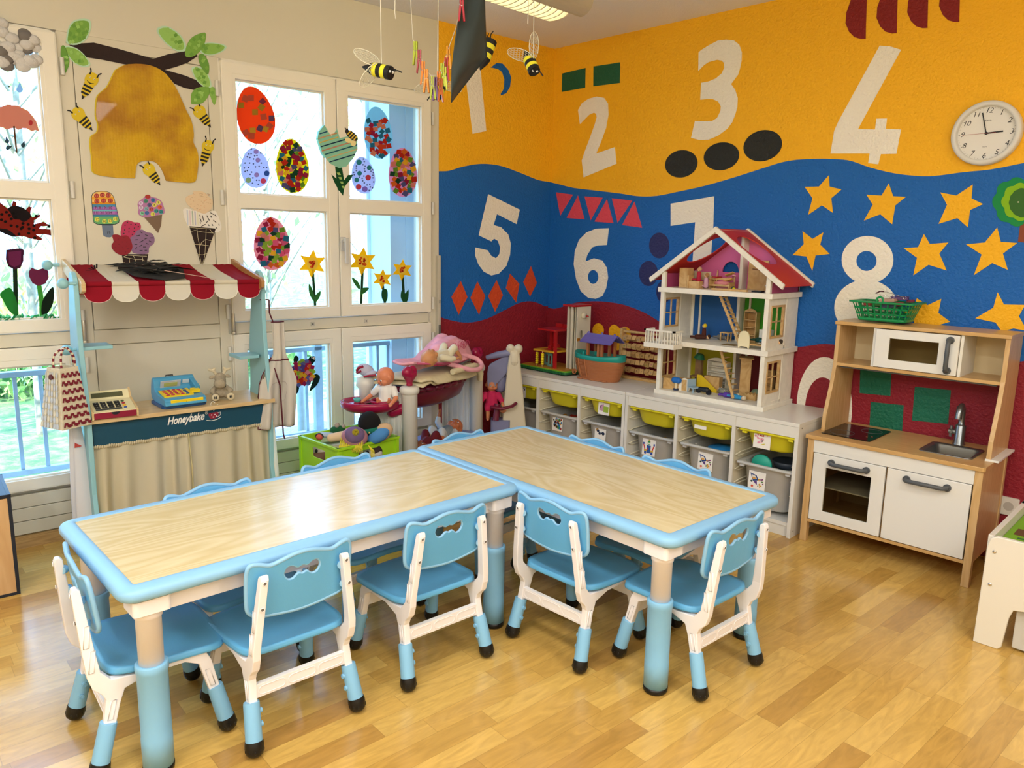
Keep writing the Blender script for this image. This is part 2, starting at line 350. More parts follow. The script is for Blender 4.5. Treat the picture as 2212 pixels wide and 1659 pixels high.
for cx, cy, a, b in ((163, 222, 80, 102), (78, 445, 75, 100), (200, 590, 60, 90)): flat(w, Rw, c2(ell(cx, cy, a, b)), 3, NV)
stars = [c5(s) for s in ([(262, 865), (283, 925), (343, 928), (293, 968), (278, 1057), (222, 1010), (145, 1040), (187, 965), (157, 918), (228, 922)],
 [(658, 870), (652, 935), (707, 962), (645, 990), (635, 1072), (585, 1028), (497, 1055), (537, 965), (505, 907), (580, 922)],
 [(428, 1103), (455, 1150), (543, 1143), (500, 1195), (535, 1275), (450, 1248), (378, 1298), (395, 1215), (333, 1170), (400, 1165)],
 [(773, 1072), (790, 1140), (868, 1145), (800, 1195), (823, 1272), (750, 1240), (663, 1297), (700, 1200), (626, 1152), (715, 1143)],
 [(775, 1378), (805, 1435), (905, 1437), (875, 1490), (915, 1560), (850, 1548), (795, 1563), (765, 1520), (670, 1500), (755, 1450)])]
stars += [c9([(1465, 1258), (1470, 1355), (1572, 1380), (1485, 1455), (1500, 1580), (1405, 1515), (1287, 1597), (1325, 1455), (1258, 1358), (1380, 1355)]),
 c2([(1305, 108), (1385, 170), (1470, 118), (1445, 215), (1520, 290), (1408, 302), (1382, 425), (1335, 310), (1225, 298), (1315, 212)]),
 ck([(665, 105), (720, 140), (790, 108), (775, 180), (835, 225), (750, 250), (660, 285), (650, 220), (590, 170), (650, 160)])]
for q in stars: flat(w, Rw, q, 3.6, YEL)
half = [(158, -70), (158, 0), (153, 183), (130, 184), (100, 175), (75, 150), (58, 110), (62, 60), (80, 10), (100, -60)]
for dx, dy in ((0, 0), (146, -26), (291, -51), (441, -80)): flat(w, Rw, c5([(x+dx, y+dy) for x, y in half]), 3, DR)
for q in ([(375, 470), (535, 478), (530, 605), (372, 590)], [(430, 635), (598, 652), (590, 785), (422, 765)], [(655, 558), (840, 575), (825, 748), (640, 730)]): flat(w, Rw, ck(q), 3, paint('0e6a50'))
flat(w, Rw, cg(ell(1330, 650, 85, 108)), 3, YEL)
flat(w, Rw, cg(crv([(1490, 700), (1505, 600), (1565, 560), (1625, 590), (1660, 622), (1720, 593), (1790, 620), (1815, 700), (1800, 800), (1700, 900), (1620, 945), (1580, 910), (1560, 820)], 3)), 3, YEL)
struct(w.obj('wall_right'))

# ----------------------------------------------------------------- corner stretch of the window wall, painted the same way
w = MB(YEL).box(-.893, .02, 0, .15, 0, HC)
top = [(946, 370), (970, 369), (1000, 360), (1040, 354), (1080, 358), (1120, 372), (1160, 388), (1180, 392), (1192, 394)]
mid = [(944, 682), (970, 691), (1010, 697), (1050, 689), (1090, 670), (1120, 655), (1145, 651), (1165, 656), (1176, 662)]
def wband(curve, lay, m):
    P = [W(u, v) for u, v in crv(curve, 4, False)]; P[0] = (-.892, P[0][1]); P[-1] = (.0, P[-1][1])
    w.mat(m).prism([(-.892, .003), (0, .003)] + P[::-1], -.0006*lay, 0, back=False)
wband(top, 1, BLU); wband(mid, 2, RED)
one = [(165, 308), (150, 150), (228, 90), (240, 225), (273, 577), (200, 592)]
five = [(283, 915), (452, 998), (435, 1075), (330, 1022), (312, 1080), (352, 1092), (390, 1130), (404, 1180), (400, 1240), (380, 1300), (340, 1340), (300, 1350), (260, 1330), (230, 1290), (213, 1240), (215, 1200), (280, 1215), (300, 1245), (325, 1258), (343, 1235), (347, 1200), (335, 1165), (315, 1153), (300, 1168), (232, 1135)]
moon = [(297, 237), (330, 213), (360, 217), (390, 250), (406, 290), (400, 340), (380, 375), (352, 387), (350, 378), (368, 350), (370, 300), (358, 262), (335, 245)]
flat(w, W, c6(one), 3, WHT); flat(w, W, c6(five), 3, WHT); flat(w, W, c6(moon), 3, BLU)
for q in ([(137, 1380), (172, 1465), (125, 1560), (86, 1465)], [(225, 1382), (268, 1460), (234, 1560), (188, 1470)], [(328, 1375), (362, 1455), (320, 1545), (283, 1460)], [(400, 1340), (450, 1395), (433, 1495), (378, 1418)], [(512, 1300), (544, 1390), (507, 1463), (471, 1385)]): flat(w, W, c6(q), 3, paint('d44a1c'))
struct(w.obj('wall_corner'), rz=WROT)

# ----------------------------------------------------------------- window wall: cream boards, two double windows, blind panel between them
w = MB(cream).box(-6.3, -.893, 0, .15, 2.19, HC)
w.box(-.95, -.893, 0, .15, 0, 2.19)
w.box(-2.80, -2.14, .012, .15, .0, 2.19)                      # backing of the blind panel
for a in ((-2.80, -2.748, .06, 2.19), (-2.192, -2.14, .06, 2.19), (-2.745, -2.195, 2.143, 2.19), (-2.745, -2.195, .943, 2.14), (-2.748, -2.192, .873, .940), (-2.745, -2.195, .30, .870)):
    w.box(a[0], a[1], 0, .014, a[2], a[3])
w.box(-6.3, -3.99, 0, .15, .06, 2.19)
for x0, x1 in ((-2.14, -.95), (-3.99, -2.80)):
    w.box(x0, x1, .012, .15, .0, .235)
    for z in (.06, .12, .18): w.box(x0, x1, .0, .014, z, z+.057)
    w.box(x0, x1, 0, .10, .886, .943)                          # transom
struct(w.obj('wall_window', bevel=.002), rz=WROT)
struct(MB(wood('skirting_oak', 'a5834f', 'c39f68', .4, (1, 1, 12))).box(-6.3, -.9, -.012, .012, 0, .055).obj('baseboard_window'), rz=WROT)
def window(n, x0, x1):
    E = sempty('window_%d' % n, rz=WROT); xm = (x0+x1)/2
    fr = MB(wframe)
    for a in ((x0, x0+.02, .235, 2.19), (x1-.02, x1, .235, 2.19), (x0, x1, 2.17, 2.19)): fr.box(a[0], a[1], .0, .15, a[2], a[3])
    fr.box(x0, x1, .03, .17, .235, .262); fr.obj('frame', E, bevel=.002)
    for a, b in ((x0+.006, xm-.002), (xm+.002, x1-.006)):
        for z0, z1, gl in ((.948, 2.178, ((1.003, 1.505), (1.573, 2.105))), (.258, .884, ((.308, .806),))):
            ga, gb = a+.066, b-.066
            m = MB(wframe); m.prism([[(a, z0), (b, z0), (b, z1), (a, z1)]] + [[(ga, p), (gb, p), (gb, q), (ga, q)] for p, q in gl], -.018, .045)
            for p, q in gl:                                    # glazing beads and rubber line
                i = .008
                m.prism([[(ga, p), (gb, p), (gb, q), (ga, q)], [(ga+i, p+i), (gb-i, p+i), (gb-i, q-i), (ga+i, q-i)]], .0, .018)
            m.prism([[(a+.004, z0+.004), (b-.004, z0+.004), (b-.004, z1-.004), (a+.004, z1-.004)], [(a+.052, z0+.052), (b-.052, z0+.052), (b-.052, z1-.052), (a+.052, z1-.052)]], -.0195, -.018, back=False)
            s = m.obj('sash', E, bevel=.0025)
            g = MB(glass())
            for p, q in gl: g.box(ga, gb, .019, .021, p, q)
            g.obj('pane', s)
    h = MB(plain('c9c9c4', .3)); h.box(xm+.003, xm+.035, -.028, -.018, 1.30, 1.375); h.cyl((xm+.019, -.028, 1.355), (xm+.019, -.06, 1.355), .009); h.box(xm+.008, xm+.03, -.07, -.056, 1.235, 1.37)
    h.obj('handle', E, bevel=.004)
    for x in (x0-.012, x1+.012):
        for z in (.42, .79, 1.0, 1.55, 2.05):
            q = MB(plain('d8d6cc', .35)); q.cyl((x, -.008, z-.035), (x, -.008, z+.035), .009, n=10); q.cyl((x, -.008, z-.002), (x, -.008, z+.002), .0102, n=10); q.obj('hinge', E)
    for x in (xm-.16, xm+.16):
        q = MB(plain('c4c0b2', .4)); q.box(x-.01, x+.01, -.006, .001, .905, .925); q.mat(plain('333333', .5)).cyl((x, -.008, .915), (x, -.004, .915), .004, n=8); q.obj('latch', E)
window(1, -2.14, -.95); window(2, -3.99, -2.80)
for x in (-2.80, -2.14):                                         # surface bolts beside the blind panel
    q = MB(plain('b9b4a4', .35, metal=.6)); q.box(x-.012, x+.008, -.006, 0, .89, .975); q.cyl((x+.012, -.012, .90), (x+.012, -.012, .99), .009, n=10); q.cyl((x+.012, -.012, .885), (x+.012, -.012, .90), .012, n=10)
    tag(q.obj('window_bolt', bevel=.001), 'metal bolt on the frame %s the blind wall panel' % ('on the left window side of' if x < -2.5 else 'on the right window side of'), 'bolt', 'window frame bolts', rz=WROT)
q = MB(plain('c4beac', .4)); q.box(-.915, -.896, -.03, -.0, .735, 1.28); q.mat(plain('6a6a62', .4)).box(-.914, -.898, -.034, -.03, .74, .87); q.mat(plain('aaa698', .4)).box(-.912, -.90, -.036, -.03, 1.0, 1.02)
struct(q.obj('trim_1', bevel=.002), rz=WROT)
# daylight comes in through the two windows
for x0, x1 in ((-2.14, -.95), (-3.99, -2.80)):
    c = wpt((x0+x1)/2, -.1, 1.2); lamp('window_portal', 'AREA', c, Vector(NW), 1, (1, 1, 1), x1-x0, 2.0, portal=True)
# ================================================================= OUTSIDE
grassm = bpy.data.materials.new('lawn'); grassm.use_nodes = True; nt = grassm.node_tree; b = nt.nodes['Principled BSDF']; b.inputs['Roughness'].default_value = .9
tc = nt.nodes.new('ShaderNodeTexCoord'); n = nt.nodes.new('ShaderNodeTexNoise'); n.inputs['Scale'].default_value = 5; n.inputs['Detail'].default_value = 8; n.inputs['Roughness'].default_value = .8; nt.links.new(tc.outputs['Object'], n.inputs[0])
cr = nt.nodes.new('ShaderNodeValToRGB'); e = cr.color_ramp.elements; e[0].color = lin('34582a'); e[0].position = .38; e[1].color = lin('7c7450'); e[1].position = .62
q = e.new(.47); q.color = lin('4c6c32'); q = e.new(.54); q.color = lin('6a7040'); nt.links.new(n.outputs[0], cr.inputs[0]); nt.links.new(cr.outputs[0], b.inputs['Base Color'])
struct(MB(grassm).box(-40, -.45, -22, 26, -.35, -.18).obj('ground'))
gm = mat('gravel_path', '8a8880', .9, vary=.35, vscale=60)
struct(MB(gm).box(-3.1, -1.25, .15, 2.2, -.18, -.165).box(-2.9, -1.1, -2.2, .15, -.18, -.165).obj('path'))
gal = mat('galvanised_steel', '9fb0bd', .5, metal=.35, vary=.08, vscale=30)
def railing(name, label, x0, x1, y, z0, z1, bars, posts=()):
    t = thing(name, label, 'railing', wpt((x0+x1)/2, -y, -.18), WROT); c = (x0+x1)/2
    m = MB(gal).box(x0-c, x1-c, -.02, .02, z1+.18-.025, z1+.18); m.box(x0-c, x1-c, -.018, .018, z0+.18, z0+.205); m.obj('rail', t, bevel=.003)
    for b_ in bars: MB(gal).box(b_-c-.008, b_-c+.008, -.006, .006, z0+.2, z1+.16).obj('bar', t)
    for b_ in posts: MB(gal).box(b_-c-.022, b_-c+.022, -.02, .02, 0, z1+.26).obj('post', t)
    return t
railing('window_railing', 'galvanised railing outside the window behind the shop bag', -4.05, -2.70, .2, .275, .755, [-2.845-.099*i for i in range(12)], (-2.75, -4.0))
railing('window_railing', 'galvanised railing outside the window behind the doll nursery', -2.12, -1.0, .2, .255, .765, [-1.93, -1.86, -1.66, -1.44, -1.37, -1.2, -1.13], (-1.59,))
t = thing('ramp_handrail', 'thick round galvanised handrail outside ending above the garden path', 'handrail', wpt(-1.35, -.9, -.18), WROT)
m = MB(gal).tube([(-1.6, 0, 1.02), (-.12, 0, 1.06), (.0, 0, 1.06)], .035, 14); m.obj('rail', t); MB(gal).tube([(-.03, 0, 1.03), (-.03, 0, 0)], .028, 12).obj('post', t); MB(gal).tube([(-1.3, 0, 1.0), (-1.3, 0, 0)], .028, 12).obj('post', t)
bl = plain('b9c9d6', .6)
t = struct(MB(bl).box(-1.125, -.985, .16, .44, -.18, 2.8).box(-1.02, -.96, .155, .2, -.18, 2.8).mat(plain('dfe8ee', .5)).box(-1.145, -1.125, .40, .44, -.18, 2.8).obj('trim_2'), rz=WROT)
# shrubs and bare spring trees
barkm = mat('pale_bark', '8f8770', .8, vary=.2, vscale=30)
def leafm(name, c): return translucent(name, c, .5)
def cloud_of_leaves(m, cen, rad, n, size, mats, seed, hollow=.4):
    r = random.Random(seed)
    for i in range(n):
        d = Vector((r.gauss(0, 1), r.gauss(0, 1), r.gauss(0, 1))).normalized()*(hollow+(1-hollow)*r.random())
        p = Vector(cen)+Vector((d.x*rad[0], d.y*rad[1], d.z*rad[2])); a = Euler((r.random()*6, r.random()*6, r.random()*6)).to_matrix(); s = size*(.6+.8*r.random())
        m.mat(mats[r.randrange(len(mats))]); m.add([p+a@Vector(q) for q in ((-s, 0, 0), (0, -s*.5, 0), (s, 0, s*.2), (0, s*.5, 0))], [(0, 1, 2, 3)])
LY = [leafm('leaf_yellow', 'e4dc78'), leafm('leaf_lime', 'c3cf7c'), leafm('leaf_straw', 'e4deb0')]; LG = [leafm('leaf_green', '6f9a52'), leafm('leaf_mid', '98b468'), leafm('leaf_dark', '44703a')]
def tree(name, label, cat, x, off, h, crown, n, mats, seed, group):
    r = random.Random(seed); t = thing(name, label, cat, wpt(x, off, -.18), group=group)
    b_ = MB(barkm); b_.tube([(0, 0, 0), (.03, .02, h*.4), (-.02, .05, h*.8), (.02, 0, h)], [.035, .03, .018, .006], 7)
    for i in range(34):
        z = h*(.18+.75*r.random()); a = r.random()*6.28; l = .5+.7*r.random()
        p0 = Vector((0, 0, z)); p1 = p0+Vector((cos(a)*l*.4, sin(a)*l*.4, l*.5)); p2 = p1+Vector((cos(a+.4)*l*.4, sin(a+.4)*l*.4, l*.55))
        b_.tube([p0, p1, p2], [.011, .007, .002], 5, caps=False)
    b_.obj('trunk', t)
    f = MB(); cloud_of_leaves(f, (0, 0, h*.62), crown, n, .05, mats, seed); f.obj('foliage', t, kind='stuff'); return t
g = 'spring trees beyond the windows'
specs = [('pale birch-like tree outside behind the umbrella picture', -4.1, -2.6), ('pale slim tree outside behind the tulip pictures', -3.55, -3.4), ('bushy tree outside above the ladybird picture', -4.9, -4.2),
 ('leafy tree outside behind the lone top egg', -2.6, -3.0), ('thin tree outside between the egg pictures', -1.9, -4.4), ('yellow-leaved tree outside behind the daffodil pictures', -1.0, -3.4), ('branching tree outside behind the pink egg', -.1, -4.6), ('tree outside behind the blue column', .8, -3.6), ('far tree outside seen left of the hive panel', -6.0, -5.6), ('far tree outside behind the confetti egg', -3.0, -6.4)]
for i, (lb, x, off) in enumerate(specs): tree('garden_tree', lb, 'tree', x, off, 3.6+.5*(i % 3), (.8, .8, 1.3), 430, LY if i % 3 else LY+LG[1:2], 20+i, g)
for i, (lb, x, off, s) in enumerate((('low dark green shrub outside behind the window railing', -4.9, -5.4, .9), ('green shrub outside by the path behind the turtle', -2.6, -4.9, .8), ('green bush outside behind the toy ship corner', -.2, -5.2, .9), ('shrub outside behind the woven bag', -6.4, -6.2, 1.1), ('wide green shrub far across the lawn', -9.4, -6.4, 1.2), ('shrub at the lawn edge behind the apron', -3.7, -5.9, 1.0))):
    f = MB(); cloud_of_leaves(f, (0, 0, .22*s), (1.1*s, .7*s, .38*s), 900, .055, LG+LY[1:2], 50+i, .3); o = f.obj('garden_shrub'); tag(o, lb, 'shrub', 'shrubs beyond the windows', wpt(x, off, -.18), WROT); o['kind'] = 'thing'
hm = leafm('hedge_yellow', 'd8d490'); f = MB(); cloud_of_leaves(f, (0, 0, .6), (9, .8, .9), 1800, .09, LY+[hm]+LG[1:2], 99, .1)
o = f.obj('hedge_foliage'); tag(o, 'tall yellow-green hedge foliage along the far garden edge', 'hedge', loc=wpt(-2.5, -8.5, -.18), rz=WROT); o['kind'] = 'stuff'
# ================================================================= TABLES AND CHAIRS
lightblue = mat('light_blue_plastic', '8cc0e4', .38); seatblue = mat('chair_blue_plastic', '62aedd', .42, bump=(350, .25, .001)); sleeve = mat('sleeve_blue_plastic', '84bce0', .36)
ivory = mat('ivory_plastic', 'f0ecec', .42); rubber = mat('black_rubber', '0c0c0d', .35)
grain = wood('table_laminate', 'e2d3a8', 'd3bf8e', .2, (1, 5.5, 1), 3, 4)
def make_table():
    t = thing('activity_table', 'long wood-topped table with light blue rim and the window reflected in it', 'table')
    hx, hy, zt = .652, .317, .529
    m = MB(grain); m.prism(rrect(-.609, .609, -.276, .276, .012), zt-.012, zt-.002, fn=lambda u, v, d: (u, v, 2*zt-.014-d)); m.obj('tabletop', t)
    prof = [(-.043, zt-.002), (-.040, zt+.0008), (-.034, zt+.0012), (-.016, zt), (-.006, zt-.004), (-.001, zt-.011), (0, zt-.018), (-.001, zt-.026), (-.006, zt-.033), (-.014, zt-.036), (-.043, zt-.034)]
    loops = []
    for i, (o, z) in enumerate(prof):
        r = max(.008, .05+o); loops.append([(x, y, z) for x, y in rrect(-hx-o, hx+o, -hy-o, hy+o, r, 7)])
    k = len(loops[0]); m = MB(lightblue); m.add([p for l in loops for p in l], [(i*k+j, i*k+(j+1) % k, ((i+1) % len(prof))*k+(j+1) % k, ((i+1) % len(prof))*k+j) for i in range(len(prof)) for j in range(k)], True); m.obj('rim', t)
    m = MB(ivory); m.prism([rrect(-.60, .60, -.265, .265, .03), rrect(-.585, .585, -.25, .25, .02)], zt-.092, zt-.035, fn=lambda u, v, d: (u, v, d)); m.obj('apron', t)
    for sx in (-1, 1):
        for sy in (-1, 1):
            c = (sx*(hx-.075), sy*(hy-.062), 0); lg = MB(ivory)
            lg.lathe([(0, .285), (.0300, .285), (.0305, .43), (.034, .432), (.034, .45), (.031, .452), (.031, .475)], c, 22); lg.prism(rrect(c[0]-.045, c[0]+.045, c[1]-.045, c[1]+.045, .012), .452, .49, fn=lambda u, v, d: (u, v, d))
            l = lg.obj('leg', t)
            MB(sleeve).lathe([(0, .016), (.0375, .016), (.038, .10), (.037, .104), (.037, .28), (.0395, .285), (.0395, .302), (.0375, .305), (.030, .304)], c, 24).obj('leg_sleeve', l)
            MB(rubber).lathe([(0, .0), (.034, .0), (.038, .006), (.0385, .020), (0, .020)], c, 20).obj('foot', l)
    return t
t1 = make_table(); t1.location = (1.341, -2.609, 0); t1.rotation_euler = (0, 0, R_(87.67))
t2 = dup(t1, (1.697, -1.6725, 0), R_(-3.15), 'long wood-topped children\'s table with light blue rim in front of the bin shelf'); t1['group'] = t2['group'] = 'children\'s activity tables'

def make_chair():
    t = thing('child_chair', 'blue', 'chair')
    # seat: dished, rounded
    def outline(a):
        x, y = cos(a), sin(a); p = .34; sx = abs(x)**p*(1 if x > 0 else -1); sy = abs(y)**p*(1 if y > 0 else -1)
        return sx*(.152+.012*(sy*.5+.5)), .022+sy*.150
    rings = [0, .15, .3, .45, .6, .72, .83, .92, 1.0]; n = 48; vs = []
    def top(x, y, r): return .272 + .010*min(1, abs(r))**4 - .004 + .006*max(0, -y-.06)*8 - .10*max(0, y-.10) + .004*cos(x*20)*(y > 0)
    for r in rings:
        for j in range(n): x, y = outline(2*pi*j/n); vs.append((x*r, .018+(y-.018)*r, top(x*r, y*r, r)))
    for r, dz in ((1.0, -.007), (1.012, -.010), (1.012, -.017), (.99, -.019), (.6, -.020), (.0, -.020)):
        for j in range(n): x, y = outline(2*pi*j/n); vs.append((x*r, .018+(y-.018)*r, top(x, y, 1)+dz if r > .9 else .25))
    K = len(rings)+6
    MB(seatblue).add(vs, [(i*n+j, i*n+(j+1) % n, (i+1)*n+(j+1) % n, (i+1)*n+j) for i in range(K-1) for j in range(n)], True).obj('seat', t)
    # backrest: ears, dips and a hump along the top, bow-shaped grip hole
    out = crv([(-.148, .425), (-.149, .505), (-.140, .532), (-.118, .531), (-.090, .522), (-.058, .529), (-.02, .539), (.02, .539), (.058, .529), (.090, .522), (.118, .531), (.140, .532), (.149, .505), (.148, .425), (.141, .396), (.118, .381), (.08, .376), (.0, .370), (-.08, .376), (-.118, .381), (-.141, .396)], 4)
    hole = crv([(-.054, .488), (-.045, .507), (-.028, .508), (-.014, .499), (0, .503), (.014, .499), (.028, .508), (.045, .507), (.054, .488), (.044, .469), (.027, .466), (.012, .478), (0, .474), (-.012, .478), (-.027, .466), (-.044, .469)], 3)
    bend = lambda x, y, z: (x, y - .142 - (z-.375)*.13 + .55*x*x, z)
    m = MB(seatblue).prism([out, hole], -.0045, .0045); m.slice(0, [-.12, -.09, -.06, -.03, 0, .03, .06, .09, .12]); m.warp(bend); b = m.obj('backrest', t)
    r = MB(lightblue); 
    for lp, q in ((out, .0062), (hole, .004)): r.tube([bend(x, 0, z) for x, z in lp], q, 8, closed=True)
    r.obj('raised_edge', b)
    # side frames: post, elbow under the seat, front and rear leg stubs, each a mesh of its own
    post = [(-.172, .508), (-.182, .508), (-.186, .497), (-.181, .42), (-.176, .345), (-.170, .275), (-.160, .243), (-.140, .222), (-.133, .205), (-.145, .13), (-.118, .126), (-.100, .19), (-.088, .222), (-.03, .240), (.06, .240), (.095, .222), (.118, .135), (.146, .140), (.128, .225), (.115, .252), (-.06, .252), (-.118, .258), (-.140, .285), (-.148, .345), (-.156, .42), (-.165, .50)]
    for s in (-1, 1):
        m = MB(ivory).prism(crv(post, 1), -.011, .011, fn=lambda u, v, d: (d, u, v)); m.slice(2, [.15, .19, .23, .26, .30, .34, .40, .45])
        m.warp(lambda x, y, z: (s*(x+.140+.03*max(0, (.19-z))*2 - .12*max(0, z-.30)), y, z)); 
        f = m.obj('side_frame', t, bevel=.003)
        d = MB(ivory)                                          # moulded relief and screw wells
        def sx(z, o=0): return s*(.140+.06*max(0, .19-z)-.12*max(0, z-.30)+o)
        for z0, z1, y0, y1 in ((.29, .345, -.160, -.153), (.355, .41, -.166, -.160), (.15, .20, -.128, -.116), (.15, .20, .128, .116)):
            ym = (y0+y1)/2
            d.tube([(sx(z0, .0115), y0-.006, z0), (sx(z0, .0115), y0+.006, z0), (sx(z1, .0115), y1+.006, z1), (sx(z1, .0115), y1-.006, z1)], .0014, 6, closed=True)
        for z, yb in ((.49, -.187), (.42, -.184)): d.mat(plain('6d655a', .6)).cyl((sx(z), yb+.003, z), (sx(z), yb-.0005, z), .0042, n=10); d.mat(ivory).tube([(sx(z)+.0052*cos(a), yb-.0004, z+.0052*sin(a)) for a in [i*pi/5 for i in range(10)]], .0011, 5, closed=True)
        d.obj('moulded_relief', f)
        MB(lightblue).cyl((s*.11, -.168, .47), (s*.118, -.158, .47), .011, n=12).obj('screw_boss', f); MB(lightblue).cyl((s*.12, -.160, .41), (s*.126, -.152, .41), .011, n=12).obj('screw_boss', f)
    # cross stretchers
    for y, z, hx in ((-.128, .168, .138), (.128, .185, .138)):
        m = MB(ivory).box(-hx, hx, y-.008, y+.008, z-.019, z+.019); sgn = -1 if y < 0 else 1
        for a, c in ((-.125, -.05), (-.04, .04), (.05, .125)): m.tube([(px, y+sgn*.0085, pz) for px, pz in rrect(a, c, z-.012, z+.012, .011, 4)], .0012, 5, closed=True)
        m.obj('stretcher', t, bevel=.002)
    # legs: blue sleeves with two buttons and a black foot
    for sx_ in (-1, 1):
        for a, b2 in (((.145, -.131, .142), (.1532, -.1580, .041)), ((.145, .134, .142), (.155, .156, .041))):
            A = Vector((sx_*a[0], a[1], a[2])); B = Vector((sx_*b2[0], b2[1], b2[2])); d = (B-A).normalized()
            l = MB(sleeve).tube([A, A+d*.004, B+d*.004], [.0205, .0215, .0225], 14)
            for f_ in (.28, .62):
                p = A+(B-A)*f_; l.cyl(p+Vector((-sx_*.018, 0, 0)), p+Vector((-sx_*.0265, 0, 0)), .0075, n=10); l.tube([p+Vector((-sx_*.0268, .0045*cos(q), .0045*sin(q))) for q in [i*pi/4 for i in range(8)]], .001, 4, closed=True)
            o = l.obj('leg', t)
            F = B+d*.0; q = MB(rubber).tube([F-d*.004, F+d*.004, F+d*.020, F+d*.030, F+d*.037, F+d*.040], [.0235, .0250, .0250, .0215, .013, .002], 16)
            for i in range(10): a_ = 2*pi*i/10; q.ball(F+d*.016+Vector((cos(a_)*.0235, sin(a_)*.0235, 0)), (.003, .003, .006), n=6)
            q.obj('foot', o)
    return t
ch = make_chair()
def face(dx, dy): return math.atan2(dy, dx)-pi/2
CH = [((1.368, -3.14), (.10, .99), 'light blue chair at the table end beside the dark-edged board, seen from its side'),
 ((1.545, -2.832), (-.995, .06), 'light blue chair at the reflecting table\'s near side, closest to its corner leg'),
 ((1.588, -2.352), (-.998, .07), 'light blue chair at the reflecting table\'s near side, next to where the tables meet'),
 ((1.885, -1.895), (.01, 1), 'light blue chair at the front edge of the table nearer the bin shelf'),
 ((2.235, -1.742), (-.997, .07), 'light blue chair at the free short table end nearest the toy kitchen'),
 ((1.163, -2.79), (1, .02), 'light blue chair behind the table, in front of the market stall curtain'),
 ((1.165, -2.30), (1, .0), 'light blue chair behind the table, in front of the lime green crate'),
 ((1.185, -1.70), (1, .03), 'light blue chair at the short table end in front of the doll nursery'),
 ((1.50, -1.485), (.0, -1), 'light blue chair behind the table, before the vehicle card bin, only its hump showing'),
 ((1.915, -1.505), (.05, -1), 'light blue chair between table and shelf, before the bin with the blue disc')]
for i, (p, d, lb) in enumerate(CH):
    if i == 0: ch.location = (p[0], p[1], 0); ch.rotation_euler = (0, 0, face(*d)); ch['label'] = lb; ch['group'] = 'chairs around the children\'s tables'
    else: dup(ch, (p[0], p[1], 0), face(*d), lb, 'chairs around the children\'s tables')
# ================================================================= STORAGE SHELVES WITH BINS
whitelam = mat('white_laminate', 'e4e2da', .33); inner = mat('white_laminate_inner', 'dcd4bc', .45)
def make_unit(lb):
    t = thing('storage_unit', lb, 'shelf'); T = .018
    MB(whitelam).box(0, .99, -.44, 0, .542, .56).obj('top', t, bevel=.0015)
    for x in (0, .99-T):
        p = MB(whitelam).box(x, x+T, -.44, 0, 0, .542)
        if x: 
            for y, z in ((-.41, .535), (-.41, .03), (-.03, .535)): p.mat(plain('55504a', .6)).cyl((x+T, y, z), (x+T+.0004, y, z), .004, n=10)
        p.obj('side_panel', t)
    for i in (1, 2): MB(inner).box(.33*i-T/2, .33*i+T/2, -.43, 0, .07, .542).mat(whitelam).box(.33*i-T/2, .33*i+T/2, -.44, -.43, .07, .542).obj('divider', t)
    m = MB(whitelam)
    for i in range(3): m.box((T if i == 0 else .33*i+T/2), (.99-T if i == 2 else .33*(i+1)-T/2), -.438, -.42, .489, .541)
    m.obj('top_rail', t, bevel=.001)
    MB(whitelam).box(T, .99-T, -.43, -.0, .052, .07).box(T, .99-T, -.425, -.41, 0, .052).obj('bottom_board', t)
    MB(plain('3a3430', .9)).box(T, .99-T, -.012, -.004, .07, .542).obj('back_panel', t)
    rm = plain('efe9d4', .4)
    for i in range(3):
        a = (T if i == 0 else .33*i+T/2); b = (.99-T if i == 2 else .33*(i+1)-T/2)
        for z in (.475, .415, .345, .27, .20, .13):
            for x, s in ((a, 1), (b, -1)):
                MB(rm).tube([(x+s*.008, -.06, z+.008), (x+s*.008, -.38, z+.008), (x+s*.006, -.43, z), (x+s*.008, -.40, z-.009), (x+s*.008, -.06, z-.009)], .0028, 6).obj('bin_runner', t)
    return t
u1 = make_unit('white three-bay bin shelf carrying the toy garage and ark'); u1.location = (.005, -.006, 0)
u2 = dup(u1, (.999, -.006, 0), 0, 'white three-bay bin shelf carrying the big doll\'s house'); u1['group'] = u2['group'] = 'white storage units'
yb = mat('yellow_bin_plastic', 'e6dc28', .38); wbn = mat('frosted_bin_plastic', 'c9c9c6', .35, alpha=.93, vary=.05, vscale=14)
